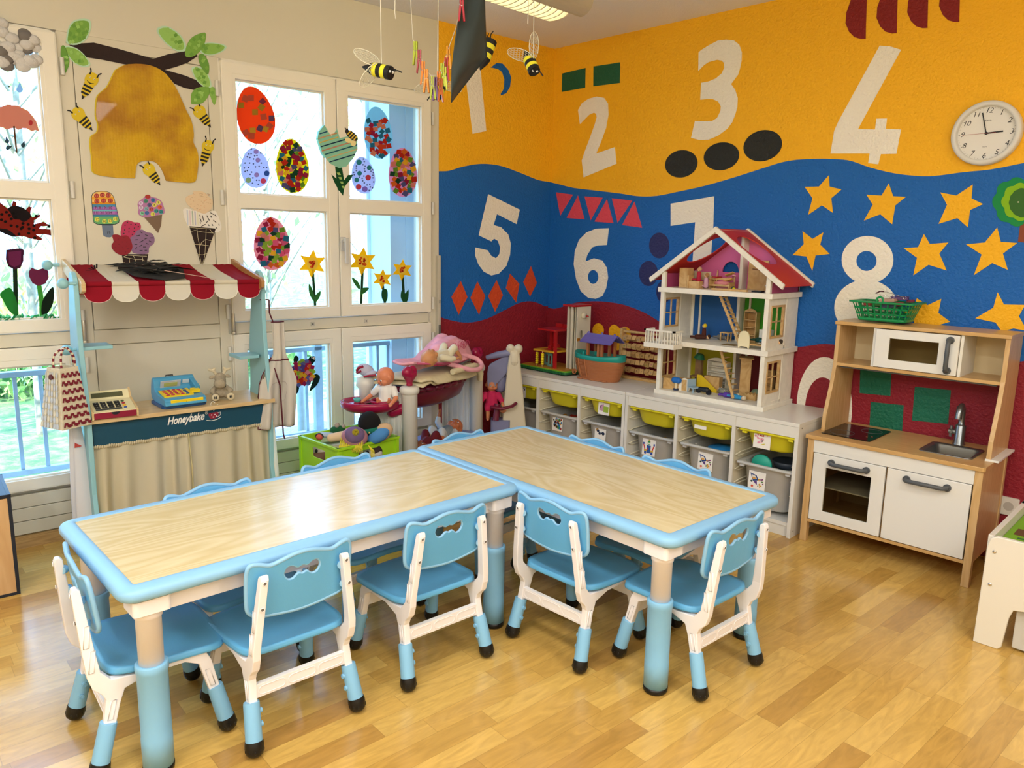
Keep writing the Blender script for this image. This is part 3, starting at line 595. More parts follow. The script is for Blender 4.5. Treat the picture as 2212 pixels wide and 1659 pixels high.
def make_bin(name, lb, cat, h, m_, deep, group):
    """open tub: wide rim, tapering walls, rounded corners; local top of rim at z=0"""
    t = thing(name, lb, cat, group=group); tk = .003
    secs = [(.150, .0), (.150, -.008), (.147, -.008), (.147, -.002)]
    def loop(hw, y0, y1, z, r): return [(x, y, z) for x, y in rrect(-hw, hw, y0, y1, r, 5)]
    L = [loop(.1275, -.41, -.02, -.001, .05), loop(.130, -.415, -.02, 0, .05), loop(.150, -.43, -.005, 0, .02), loop(.152, -.432, -.005, -.004, .02), loop(.151, -.431, -.006, -.012, .02), loop(.136, -.418, -.012, -.013, .05), loop(.124, -.410, -.018, -.02, .055), loop(.110, -.398, -.03, -h+.012, .06), loop(.100, -.385, -.04, -h, .06)]
    I = [loop(.098, -.38, -.045, -h+.004, .055), loop(.107, -.392, -.034, -h+.016, .055), loop(.1265, -.408, -.021, -.006, .05)]
    Ls = L[::-1]; k = len(L[0]); LL = L + I; m = MB(m_)
    m.add([p for l in LL for p in l], [(i*k+j, (i+1)*k+j, (i+1)*k+(j+1) % k, i*k+(j+1) % k) for i in list(range(len(L)-1)) + list(range(len(L), len(LL)-1)) for j in range(k)], True)
    b = len(L)*k; m.add(I[0], [tuple(range(k))]); m.add(L[-1], [tuple(range(k-1, -1, -1))]); 
    m.add(I[-1]+L[0], [(j, (j+1) % k, k+(j+1) % k, k+j) for j in range(k)], True)
    m.obj('tub', t, smooth=True)
    for s in (-1, 1): MB(m_).box(s*.118-.012, s*.118+.012, -.428, -.41, -.024, -.01).obj('grip_lug', t, bevel=.002)
    return t
YL = ['yellow bin with a leaf picture card in the end bay beside the bone-topped toy', 'plain yellow bin in the bay under the toy garage', 'yellow bin with the fanned coloured paper card', 'plain yellow bin in the bay left of the bin with the blank strip', 'yellow bin with a blank white label strip', 'yellow bin with the pink baby things card']
WL = ['frosted bin with a jungle animal card in the end bay', 'frosted bin with a jungle animal card in the second bay', 'frosted bin with the small vehicles card', 'frosted bin with the building brick robot card', 'frosted bin with a food basket card and a blue disc inside', 'tall frosted bin with a food basket card beside the toy kitchen']
ybs = []; 
yb0 = make_bin('toy_bin', YL[0], 'bin', .095, yb, 0, 'yellow bins in the shelf'); wb0 = make_bin('toy_bin', WL[0], 'bin', .175, wbn, 0, 'frosted bins in the shelf'); wt0 = make_bin('toy_bin', WL[5], 'bin', .225, wbn, 0, None)
YB, WB = [], []
for i in range(6):
    x = .17+.33*i+(.0 if i < 3 else .009-.0); zy = .487; zw = .345
    if i == 0: a = yb0; b = wb0; a.location = (x, -.006, zy); b.location = (x, -.006, zw)
    else:
        a = dup(yb0, (x, -.006, zy), 0, YL[i]); b = dup(wb0, (x, -.006, zw), 0, WL[i]) if i < 5 else wt0
    if i == 5: b.location = (x, -.008, .318)
    YB.append(a); WB.append(b)
def card(parent, y, z, wd, ht, items, cap=None, capcol='3a3a3a', x=0, lean=-.06):
    m = MB(plain('f4f1ea', .5)); fn = lambda u, v, d: (x+u*wd/2, y+d+v*ht*lean/2*-1, z+v*ht/2)
    m.prism([(-1, -1), (1, -1), (1, 1), (-1, 1)], -.001, 0, fn)
    k = 0
    for c, poly in items: k += 1; m.mat(plain(c, .6)).prism(poly, -.0012-.0001*k, -.001, fn, back=False)
    if cap: m.mat(plain(capcol, .6)).text(cap, .22, lambda a, b: (x+a*wd/2*.9, y-.0018-(b-.86)*ht*lean/2*-1 + (-.86)*ht*lean/-2 - (b)*0, z+(b-.86)*ht/2))
    m.obj('picture_card', parent)
rr = random.Random(5)
def blobs(cols, n, r0, r1, seed, area=(-.8, .8, -.6, .85)):
    q = random.Random(seed); return [(q.choice(cols), ell(q.uniform(area[0], area[1]), q.uniform(area[2], area[3]), q.uniform(r0, r1), q.uniform(r0*.6, r1*.8), q.random()*3, 10)) for _ in range(n)]
jungle = blobs(['a03020', 'c88a20', '2a7ab0', '3a8a3a', '2b2a28', 'd8c040'], 30, .1, .28, 3)
basket = [('2a4a86', [(-.85, .75), (-.1, .6), (.2, .1), (-.45, -.1)]), ('e8e4da', [(-.7, .62), (-.2, .5), (-.02, .22), (-.45, .1)]), ('d8a050', ell(-.35, .25, .22, .12, 0, 12)), ('204a40', ell(-.62, -.12, .13, .11, 0, 10)), ('5a3a86', [(-.4, -.1), (0, 0), (.05, -.4), (-.1, -.35)])] + blobs(['c8402a', 'd8a030', '7a3a6a', '4a7a3a'], 12, .06, .14, 8, (.1, .85, -.6, .3)) + [('d84a2a', ell(-.5, -.62, .14, .12, 0, 10))]
leafc = blobs(['1a1f3a', '22242a', '2a2040'], 16, .07, .16, 11) + [('8a3a2a', ell(0, .1, .12, .1, 0, 8))]
fan = [(c, [(.0-.75+.0, -.35), (-.75+.12*i, .25+.09*i), (-.55+.14*i, .55+.03*i), (-.1, -.4)]) for i, c in enumerate(('8a4a7a', 'b07a9a', '5a4a86', '8a5a9a', 'c89ab0'))] + [('9ab83a', [(-.05, -.55), (.85, -.55), (.85, .4), (-.05, .4)])]
rob = [('3a9a4a', [(-.2, .3), (.2, .3), (.2, .8), (-.2, .8)]), ('d8b030', ell(0, .9, .12, .1, 0, 8)), ('2a5aa0', [(-.3, -.7), (.3, -.7), (.3, .25), (-.3, .25)]), ('e8e4da', [(-.12, .4), (.12, .4), (.12, .6), (-.12, .6)]), ('c83020', [(-.3, -.3), (-.05, -.3), (-.05, -.1), (-.3, -.1)])]
for s in (-1, 1): rob += [('c83020', [(s*.5-.08, -.5), (s*.5+.08, -.5), (s*.8+.06, .3), (s*.8-.08, .3)]), ('2a4aa0', [(s*.8-.1, .3), (s*.8+.1, .3), (s*.8+.1, .55), (s*.8-.1, .55)]), ('d8b030', [(s*.5-.2, -.5), (s*.5+.2, -.5), (s*.5+.2, -.3), (s*.5-.2, -.3)]), ('2a4aa0', [(s*.5-.15, -.85), (s*.5+.15, -.85), (s*.5+.15, -.5), (s*.5-.15, -.5)])]
pinks = blobs(['e89ab0', 'd86a86', 'f0b8c4', 'c84a3a'], 15, .1, .18, 15, (-.8, .8, -.3, .85)) + [('2a2a2a', ell(.05, .0, .08, .1, 0, 8)), ('d8c83a', ell(.2, -.4, .25, .06, .4, 10))]
veh = blobs(['1a2a4a', '2a2a2a', 'b08040'], 6, .2, .3, 21, (-.6, .6, 0, .8))
card(YB[0], -.413, -.052, .078, .07, leafc); card(YB[2], -.413, -.052, .08, .072, fan, 'Tücher Papier'); card(YB[5], -.413, -.050, .088, .074, pinks, 'Baby Girls', x=-.03); card(YB[4], -.413, -.045, .07, .018, [], x=-.04)
for i in (0, 1): card(WB[i], -.411, -.068, .08, .08, jungle, 'Tiere', x=-.02)
card(WB[2], -.411, -.075, .08, .08, veh, x=-.02); card(WB[3], -.411, -.075, .085, .09, rob, 'Duplo', x=-.02); card(WB[4], -.411, -.078, .085, .09, basket, 'Einkaufen / Food', 'b03a90'); card(WB[5], -.411, -.085, .088, .092, basket, 'Einkaufen / Food', 'b03a90', x=-.04)
# things lying in the bins
def inbin(i, z, kind, lb, col, make):
    m = MB(plain(col, .45)); make(m); tag(m.obj(kind), lb, kind.replace('_', ' '), loc=(.17+.33*i+(.009 if i > 2 else 0), -.006, z))
inbin(4, .345, 'blue_disc', 'blue round disc sticking out of the frosted bin with a food card', '2a86c8', lambda m: m.lathe([(0, .0), (.085, -.012), (.09, -.02), (.085, -.024), (0, -.012)], (.045, -.30, -.004), 28))
inbin(4, .345, 'toy_band', 'pale grey plastic band curled in the frosted bin next to the blue disc', 'c8c4b8', lambda m: m.tube([(-.09, -.36, -.01), (-.08, -.34, -.03), (-.03, -.33, -.03), (.02, -.31, -.012), (.03, -.25, -.02)], [.012]*5, 6, flat=.25))
inbin(5, .318, 'toy_plate', 'turquoise toy plate standing in the tall frosted bin', '2ab09a', lambda m: m.lathe([(0, .01), (.05, .008), (.055, 0), (.05, -.003), (0, 0)], (0, 0, 0), 28).warp(lambda x, y, z: (x-.055, -.345-z, y*.95-.018)))
inbin(5, .318, 'toy_pan', 'dark grey toy pan lying in the tall frosted bin behind the turquoise plate', '3a424e', lambda m: m.lathe([(0, -.04), (.06, -.035), (.075, .0), (.07, .0), (.055, -.03), (0, -.034)], (.03, -.24, .0), 24).tube([(.09, -.27, -.002), (.11, -.33, .002)], .008, 8))
inbin(1, .345, 'toy_ball', 'orange-brown toy ball in the frosted bin of the second bay', '9a6a2a', lambda m: m.ball((-.03, -.33, -.035), .02, n=14))
inbin(1, .345, 'toy_brick', 'red toy piece in the frosted bin of the second bay', '8a2018', lambda m: m.rbox((.05, -.33, -.035), (.07, .05, .03), (.2, .1, .4)))
inbin(3, .345, 'toy_brick', 'tan wooden piece in the bin with the brick robot card', '9a7a3a', lambda m: m.rbox((.05, -.33, -.035), (.05, .03, .01), (.3, .4, .7)))
inbin(4, .487, 'toy_bowl', 'green toy dish in the yellow bin with the blank strip', '1a8a5a', lambda m: m.lathe([(0, -.03), (.04, -.02), (.05, -.004), (.045, -.004), (0, -.026)], (-.02, -.34, 0), 20))

# ================================================================= TOY KITCHEN
beech = wood('kitchen_beech', 'd4b07c', 'c79f66', .35, (12, 1.5, 12), 2, 2); beechv = wood('kitchen_beech_upright', 'd6b380', 'c9a26a', .35, (14, 14, 1.4), 2, 2); beechx = wood('kitchen_beech_top', 'd2ac74', 'c69c60', .3, (1.4, 12, 12), 2, 2)
kw = mat('kitchen_white', 'e6e5de', .35); grip = mat('grey_handle', '55595c', .45); steel = mat('brushed_steel', '8d9294', .3, metal=.9, bump=(300, .1, .001))
K = thing('toy_kitchen', 'wooden toy kitchen with hob, steel sink, oven and white microwave', 'toy kitchen', (2.018, -.012, 0))
Wd, Dp, H = .722, .405, .515
m = MB(beechx); hole = rrect(.458, .642, -.315, -.118, .02)
m.prism([[(0-.004, -Dp-.012), (Wd-.008, -Dp-.012)] + [(Wd+.004-.012*(1-cos(R_(a))), -Dp-.0+.012*0-.012*sin(R_(a))+.0) for a in (60, 20)] + [(Wd+.004, -.0), (-.004, 0)], hole], -.018, 0, fn=lambda u, v, d: (u, v, H+(-.018-d)))
m.obj('worktop', K, bevel=.003)
for x, y in ((.004, -Dp+.0), (Wd-.034, -Dp), (.004, -.035), (Wd-.034, -.035)): MB(beechv).box(x, x+.03, y, y+.032, 0, H-.018).obj('leg', K, bevel=.002)
for x in (.008, Wd-.020): MB(beechv).box(x, x+.012, -Dp+.032, -.035, .10, H-.018).obj('side_panel', K)
MB(beechx).box(.034, Wd-.034, -Dp+.002, -.01, .098, .112).obj('bottom_board', K); MB(plain('c8b48c', .6)).box(.03, Wd-.03, -.014, -.006, .11, H-.02).obj('back_panel', K)
MB(kw).box(.034, Wd-.034, -Dp-.001, -Dp+.015, .437, H-.019).obj('front_rail', K); MB(beechv).box(.352, .364, -Dp+.02, -.02, .112, .437).obj('divider', K)
def bar(m, a, b, out=.032):
    a, b = Vector(a), Vector(b); o = Vector((0, -out, 0)); m.cyl(a, a+o*.25, .0155, n=18); m.cyl(b, b+o*.25, .0155, n=18); d = (b-a).normalized()
    m.tube([a, a+o*.7+d*.002, a+o+d*.014, b+o-d*.014, b+o*.7-d*.002, b], [.0095]*6, 12)
d = MB(kw).prism([[(.038, .116), (.354, .116), (.354, .434), (.038, .434)], [(.098, .165), (.298, .165), (.298, .374), (.098, .374)]], -Dp-.003, -Dp+.012)
d = d.obj('oven_door', K, bevel=.002); MB(glass('oven_window', 'e2e0d8')).box(.098, .298, -Dp+.004, -Dp+.006, .165, .374).obj('glass', d); hm_ = MB(grip); bar(hm_, (.122, -Dp-.003, .403), (.276, -Dp-.003, .403)); hm_.obj('handle', d)
d = MB(kw).box(.362, Wd-.038, -Dp-.003, -Dp+.012, .116, .434).obj('cupboard_door', K, bevel=.002); hm_ = MB(grip); bar(hm_, (.442, -Dp-.003, .402), (.598, -Dp-.003, .402)); hm_.obj('handle', d)
MB(plain('b9b3a2', .5)).box(.036, .352, -Dp+.03, -.02, .268, .274).obj('oven_shelf', K)
hb = MB(mat('hob_black', '0b0c0e', .12)).prism(rrect(.035, .255, -.345, -.065, .01), 0, .004, fn=lambda u, v, dd: (u, v, H+.004-dd)); 
hb = hb.obj('hob', K, bevel=.001); r = MB(plain('5a5c60', .4))
for cx, cy, q in ((.105, -.27, .052), (.19, -.14, .045)): r.tube([(cx+q*cos(a), cy+q*sin(a), H+.0042) for a in [i*pi/16 for i in range(32)]], .0008, 4, closed=True)
for i in range(2): r.mat(plain('b05a3a', .5)).cyl((.215+.016*i, -.27+.02*i, H+.004), (.215+.016*i, -.27+.02*i, H+.0047), .004, n=8)
r.obj('cooking_zone', hb)
L = [[(x, y, H+z) for x, y in rrect(.452-o, .648+o, -.322-o, -.112+o, .024, 5)] for o, z in ((.004, 0), (.006, .003), (-.006, .003), (-.012, -.004), (-.022, -.045), (-.05, -.052))]; k = len(L[0])
sk = MB(steel).add([p for l in L for p in l], [(i*k+j, i*k+(j+1) % k, (i+1)*k+(j+1) % k, (i+1)*k+j) for i in range(5) for j in range(k)], True); sk.add(L[-1], [tuple(range(k))]); sk.lathe([(0, .001), (.013, .001), (.014, .003)], (.55, -.22, H-.052), 14); sk.obj('sink', K)
f = MB(steel); f.lathe([(.026, 0), (.026, .004), (.021, .008), (.021, .085), (.017, .09), (.0125, .095), (.0125, .11)], (.54, -.075, H), 20); f.tube([(.54, -.075, H+.10), (.54, -.075, H+.14), (.54, -.082, H+.165), (.54, -.10, H+.178), (.54, -.12, H+.172), (.54, -.132, H+.15), (.54, -.134, H+.125)], [.0125, .0125, .013, .0135, .0135, .0135, .0145], 14)
f.cyl((.54, -.075, H+.055), (.495, -.075, H+.055), .012, n=12); f.cyl((.503, -.075, H+.08), (.503, -.075, H+.03), .0065, n=8); f.cyl((.508, -.097, H+.055), (.508, -.053, H+.055), .0065, n=8); f.obj('tap', K)
# hutch: two uprights, shelf, top, microwave
Hs, Ht = .835, 1.03
for x in (.010, Wd-.028): MB(beechv).prism([(-.215, Ht-.016), (-.0, Ht-.016), (0, H), (-.285, H), (-.28, H+.08), (-.235, Hs-.1), (-.215, Hs)], x, x+.018, fn=lambda u, v, dd: (dd, u, v)).obj('upright', K, bevel=.002)
MB(beechx).box(.006, Wd-.006, -.225, 0, Ht-.016, Ht).obj('hutch_top', K, bevel=.002); MB(beechx).box(.028, Wd-.028, -.215, 0, Hs-.014, Hs).mat(plain('54504a', .5)).box(.04, Wd-.04, -.205, -.195, Hs-.022, Hs-.014).obj('hutch_shelf', K)
MB(plain('d8c79c', .6)).box(.028, Wd-.028, -.008, -.0, Hs, Ht-.016).obj('hutch_back', K)
for x in (.178, .532): MB(kw).box(x, x+.012, -.21, -.008, Hs, Ht-.016).obj('hutch_divider', K)
d = MB(kw).prism([[(.192, Hs+.003), (.530, Hs+.003), (.530, Ht-.020), (.192, Ht-.020)], [(.252, Hs+.042), (.452, Hs+.042), (.452, Ht-.058), (.252, Ht-.058)]], -.222, -.208).obj('microwave_door', K, bevel=.002)
MB(glass('microwave_window', 'e4e0d4')).box(.252, .452, -.216, -.214, Hs+.042, Ht-.058).obj('glass', d); hm_ = MB(grip); bar(hm_, (.496, -.222, Hs+.022), (.496, -.222, Ht-.042)); hm_.obj('handle', d)
MB(kw).box(Wd-.03, Wd+.02, -.29, -.02, H-.001, H+.008).obj('end_ledge', K, bevel=.001)
q = MB(plain('dcd9d0', .35)); q.prism(rrect(2.725, 2.80, .222, .302, .008), -.012, 0); q.mat(plain('b8b4aa', .4)).cyl((2.762, -.012, .262), (2.762, -.0125, .262), .02, n=18)
tag(q.obj('wall_socket', bevel=.002), 'white wall socket low beside the toy kitchen', 'socket')
# green basket with cards and key rings on the hutch
gb = mat('green_basket_plastic', '0f8a4c', .35); B = thing('toy_basket', 'small green plastic basket of cards on top of the toy kitchen', 'basket', (2.205, -.118, Ht+.0), R_(-1)); B.scale = (1.12, 1.0, 1.3)
def wall(m, p0, p1, q0, q1, cols, rows):      # lattice wall between a lower and an upper edge
    p0, p1, q0, q1 = map(Vector, (p0, p1, q0, q1)); P = lambda u, v: p0.lerp(p1, u).lerp(q0.lerp(q1, u), v)
    bwid = .22
    for i in range(cols+1):
        u = i/cols; h = bwid/cols/2; a, b = max(0, u-h), min(1, u+h); m.add([P(a, 0), P(b, 0), P(b, 1), P(a, 1)], [(0, 1, 2, 3)])
    for j in range(rows+1):
        v = j/rows; h = .28/rows/2; a, b = max(0, v-h), min(1, v+h); m.add([P(0, a), P(1, a), P(1, b), P(0, b)], [(0, 1, 2, 3)])
m = MB(gb); c0 = [(-.090, -.055), (.090, -.055), (.090, .055), (-.090, .055)]; c1 = [(-.112, -.078), (.112, -.078), (.112, .078), (-.112, .078)]
for i in range(4):
    a, b = c0[i], c0[(i+1) % 4]; c, d_ = c1[i], c1[(i+1) % 4]; wall(m, (*a, .012), (*b, .012), (*c, .072), (*d_, .072), 8 if i % 2 == 0 else 5, 3)
m.add([(*p, .012) for p in c0], [(0, 1, 2, 3)]); o = m.obj('lattice_wall', B); q = o.modifiers.new('s', 'SOLIDIFY'); q.thickness = .003; q.offset = 0
m = MB(gb); m.tube([(x, y, .012) for x, y in rrect(-.09, .09, -.055, .055, .012)], .006, 8, closed=True)
m.prism([rrect(-.128, .128, -.092, .092, .02), rrect(-.108, .108, -.074, .074, .012)], .070, .076, fn=lambda u, v, dd: (u, v, .146-dd)); m.tube([(-.012, -.092, .074), (-.012, -.092, .088), (0, -.092, .094), (.012, -.092, .088), (.012, -.092, .074)], .0045, 8); m.obj('rim', B, bevel=.002)
for i, (c, x, y, a, lb) in enumerate((('b03a44', -.075, -.03, .1, 'red-edged card bundle at the basket corner left of the wire handle'), ('c8a088', .01, -.01, -.1, 'peach coloured card bundle lying in the green basket'), ('5a3a70', .05, .01, .2, 'purple card bundle lying in the green basket'), ('3a4058', .03, -.04, -.05, 'dark blue card bundle in front in the green basket'), ('b02a2a', .07, -.055, .05, 'red card bundle at the front rim of the green basket'), ('7a2440', .09, .03, .1, 'wine-red card bundle at the end of the green basket'), ('3a7a3a', -.04, .02, .3, 'green card bundle deep in the green basket'))):
    q = MB(plain(c, .5)).rbox((0, 0, 0), (.07 if i not in (0, 4, 5) else .03, .05 if i not in (0, 4, 5) else .025, .012), (.06, -.08*(i % 2), a)); tag(q.obj('card_bundle', bevel=.001), lb, 'cards', 'card bundles in the green basket', loc=(2.205+x, -.118+y, Ht+.082+.011*(i % 3)+(.012 if i in (1, 2) else 0)))
chrome = mat('chrome', 'd0d0d0', .15, metal=1)
q = MB(chrome); q.tube([(-.05, -.02, .112), (-.03, -.02, .122), (.0, -.02, .121), (.05, -.02, .108), (.075, -.02, .100)], .0013, 6); q.tube([(-.05, -.02, .112), (-.01, -.01, .104), (.03, 0, .098)], .0013, 6)
for x, y, z in ((.078, -.02, .1), (.02, -.01, .096), (-.02, -.03, .094), (.03, -.03, .1)): q.tube([(x+.007*cos(a), y, z+.007*sin(a)) for a in [i*pi/6 for i in range(12)]], .001, 5, closed=True)
q.mat(plain('4a1420', .4)).tube([(-.045, -.02, .114), (-.03, -.02, .1225), (-.012, -.02, .1222)], .0028, 8)
tag(q.obj('wire_handle'), 'thin folded wire handle with rings on top of the basket cards', 'handle', loc=(2.205, -.118, Ht+.02))
# ================================================================= WALL CLOCK
C = thing('wall_clock', 'round white wall clock with black numerals on the yellow wall', 'clock', (2.497, -.001, 1.856))
CRD = .132
m = MB(mat('clock_rim', 'dad9d2', .35)); prof = [(CRD, 0), (CRD, -.03), (CRD-.004, -.038), (CRD-.018, -.040), (CRD-.022, -.036), (CRD-.023, -.016)]
n = 64; m.add([(r*cos(2*pi*j/n), y, r*sin(2*pi*j/n)) for r, y in prof for j in range(n)], [(i*n+j, i*n+(j+1) % n, (i+1)*n+(j+1) % n, (i+1)*n+j) for i in range(len(prof)-1) for j in range(n)], True); m.obj('rim', C)
m = MB(mat('clock_face', 'e4e2da', .5)).prism(ell(0, 0, CRD-.022, CRD-.022, 0, 48), -.016, -.002); m.mat(plain('1c1c1e', .5))
rn = CRD-.040
for h in range(1, 13): a = pi/2-h*pi/6; m.text(str(h), .030, lambda u, v: (u+rn*cos(a), -.0166, v+rn*sin(a)), shear=.25)
m.text('MAUL', .0085, lambda u, v: (u*1.3, -.0166, v+.052)); m.text('Quartz', .006, lambda u, v: (u, -.0166, v-.055))
for i in range(60):
    a = i*pi/30; r0, r1 = CRD-.026, CRD-.026-(.006 if i % 5 == 0 else .003); w_ = .0009 if i % 5 == 0 else .0004; dx, dz = -sin(a)*w_, cos(a)*w_
    m.add([(r0*cos(a)+dx, -.0165, r0*sin(a)+dz), (r0*cos(a)-dx, -.0165, r0*sin(a)-dz), (r1*cos(a)-dx, -.0165, r1*sin(a)-dz), (r1*cos(a)+dx, -.0165, r1*sin(a)+dz)], [(0, 1, 2, 3)])
m.obj('dial', C)
def hand(nm, ang, l0, l1, wd, y, c): a = R_(90-ang); m = MB(plain(c, .4)); m.rbox(((l1-l0)/2*cos(a), y, (l1-l0)/2*sin(a)), (l0+l1, .001, wd), (0, -a, 0)); m.cyl((0, y-.001, 0), (0, y+.001, 0), wd*1.1, n=16); m.obj(nm, C)
hand('hour_hand', 87, .0, .062, .0058, -.0185, '151515'); hand('minute_hand', 345, .0, .088, .0044, -.0205, '151515'); hand('second_hand', 269, .036, .090, .0011, -.0225, 'a83a2a')
# ================================================================= MARKET STALL (window-wall frame, centred at x=-2.485)
SX, SO = -2.485, .25
def sp(x, off, z=0): return (x-SX, SO-off, z)
stb = mat('stall_blue_paint', '8fc3cc', .4); stp = mat('stall_teal_board', '10465c', .45); birch = wood('stall_birch', 'd8bd8c', 'cdae7a', .35, (1.5, 12, 12), 2, 2)
ST = thing('market_stall', 'wooden play market stall with red and white awning, teal sign board and curtain', 'play stall', wpt(SX, SO, 0), WROT)
def sideboard(x):
    pf = crv([(.10, 0), (.10, .25), (.12, .55), (.15, .62), (.165, .70), (.17, .85), (.20, 1.0), (.235, 1.12), (.262, 1.19), (.30, 1.215), (.34, 1.19), (.352, 1.12), (.345, 1.0), (.36, .8), (.385, .62), (.375, .3), (.39, 0)], 2)
    m = MB(stb).prism(pf, x-.0095-SX, x+.0095-SX, fn=lambda u, v, d: (d, SO-u, v)); return m.obj('side_board', ST, bevel=.003)
sideboard(-2.865); sideboard(-2.105)
MB(birch).box(-.40, .40, SO-.392, SO-.10, .60, .618).obj('counter', ST, bevel=.002)
sgn = MB(stp).box(-.366, .366, SO-.368, SO-.355, .503, .60).obj('sign_board', ST)
m = MB(plain('f0eee6', .5)); tx = lambda x, y: (lambda p: (p[0]-SX, SO-.3695, p[1]))(W(401+x*100*.9, 905-y*100-x*14, .369))
m.text('Honeybake', .235, tx, shear=.28, font_x=.82, bold=.006); m.text('®', .10, lambda a, b: tx(a+.50, b+.06))
m.mat(plain('9c2038', .5)).prism([tx(.58, .02), tx(.80, .05), tx(.79, -.06), tx(.72, -.09), tx(.62, -.09)], -.0006, 0, fn=lambda u, v, d: (u[0] if isinstance(u, tuple) else u, SO-.3695, v), back=False, sides=False) if False else None
P2 = lambda L: [(tx(a, b)[0], tx(a, b)[2]) for a, b in L]
m.mat(plain('8c2038', .5)).prism(P2(crv([(.55, .03), (.66, .045), (.78, .04), (.77, -.05), (.70, -.085), (.60, -.08)], 3)), SO-.3698, SO-.3690, back=False)
m.mat(plain('f0eee6', .5)); 
for a, b in ((.62, 0), (.70, .0), (.66, -.05), (.74, -.04)): m.prism(P2(ell(a, b, .014, .012, 0, 10)), SO-.3702, SO-.3695, back=False)
m.tube([(q[0], SO-.370, q[2]) for q in [tx(a, b) for a, b in ((.77, .03), (.84, .035), (.83, -.03), (.76, -.06))]], .0012, 5); m.tube([(q[0], SO-.370, q[2]) for q in [tx(a, b) for a, b in ((.50, -.10), (.62, -.125), (.75, -.115), (.84, -.08))]], .0016, 5)
m.tube([(q[0], SO-.370, q[2]) for q in [tx(a, b) for a, b in crv([(.66, .08), (.72, .14), (.70, .20), (.62, .20), (.60, .25), (.66, .29), (.70, .25)], 3, False)]], .0010, 5); m.tube([(q[0], SO-.370, q[2]) for q in [tx(a, b) for a, b in crv([(.76, .10), (.80, .16), (.77, .21), (.73, .19)], 3, False)]], .0010, 5)
m.obj('lettering', sgn)
for x in (-2.865, -2.105):                      # awning arms, knobs
    s = 1 if x > -2.5 else -1; xs = x-SX - s*.018
    MB(wood('arm_wood', 'a87a46', 'b88a54', .4, (12, 1, 12), 2, 2) if s > 0 else birch).prism([(.0, 1.212), (.0, 1.262), (.375, 1.185), (.40, 1.17), (.395, 1.140), (.36, 1.128)], xs-.008, xs+.008, fn=lambda u, v, d: (d, SO-u, v)).obj('awning_arm', ST, bevel=.002)
    for off, z in ((.03, 1.232), (.35, 1.170), (.30, .900)):
        if s > 0: continue
        k = MB(stb); k.cyl((x-SX, SO-off, z), (x-SX+s*.03, SO-off, z), .007, n=10); k.ball((x-SX+s*.045, SO-off, z), .0215 if s < 0 else .017, n=16); k.obj('knob', ST)
for x0, x1, z in ((-2.855, -2.745, .905), (-2.225, -2.115, .815)):
    MB(stb).prism([(a-SX, SO-b) for a, b in ((x0, .20), (x1, .22), (x1, .30), (x1-.015 if x1 > -2.5 else x1, .33), (x0, .34))], z-.007, z+.007, fn=lambda u, v, d: (u, v, d)).obj('corner_shelf', ST, bevel=.002)
redc = translucent('awning_red', '981226', .25); whc = translucent('awning_white', 'ece6d2', .35); curt = translucent('curtain_cream', 'e6dcbc', .4)
xe = [-.358+.1023*i for i in range(8)]
aw = MB(); fr, re = .362, .035
for i in range(7):
    aw.mat(redc if i % 2 == 0 else whc); a, b = xe[i], xe[i+1]
    def top(u, v, a=a, b=b): off = re+(fr-re)*v; return (a+(b-a)*u, SO-off, 1.232-(1.232-1.172)*v+.004*sin(v*9+u*2)*(.3+.0)-.006*sin(pi*v)+.0013*sin(u*40))
    aw.grid(top, 10, 8)
    r_ = .0118 if i % 2 == 0 else .0100; aw.tube([(a+.001, SO-fr, 1.166), (b-.001, SO-fr, 1.166)], r_, 12)
aw.obj('awning_cloth', ST)
for off, z0, dz, par in ((fr+.004, 1.158, .066, 0), (re, 1.182, .080, 1)):
    for i in range(7):
        a, b = xe[i], xe[i+1]; v = MB(redc if i % 2 == 0 else whc)
        def sc(u, w, a=a, b=b): q = 2*u-1; return (a+(b-a)*u, SO-off-.004*sin(u*pi)*w-.003*w, z0-w*(dz*.45+dz*.55*math.sqrt(max(0, 1-q*q))))
        v.grid(sc, 14, 5)
        if par == 0: v.mat(plain('e8c8c4' if i % 2 == 0 else 'f4f0e2', .6)).tube([sc(j/14, 1) for j in range(15)], .0011, 4)
        v.obj('valance', ST)
cu = MB(curt)
def cur(u, v):
    x = -.375+.775*u + .03*v*(u-.45); amp = .009+.020*v; y = SO-.362-.004*v+amp*sin(u*60+1.5*sin(u*14)+v*1.2)*(.5+.5*abs(sin(u*9+1)))-.012*v
    return (x, y, .497-.45*v+.006*sin(u*10)*v)
cu.grid(cur, 170, 14); cu.obj('curtain', ST)
h = MB(curt)
for j in range(88):
    x = -.372+.0088*j; h.ball((x, SO-.366, .497+.002*sin(j)), (.0052, .008+.001*(j % 3), .009), (0, .3, 0), n=8)
h.tube([(-.385, SO-.362, .497), (.39, SO-.362, .497)], .005, 8); h.obj('curtain_gathering', ST, smooth=True)
MB(translucent('curtain_band', 'd8cfa0', .3)).tube([(.005, SO-.375, .505), (.01, SO-.385, .35), (.004, SO-.392, .05)], .006, 6, flat=.5).obj('curtain_edge', ST)
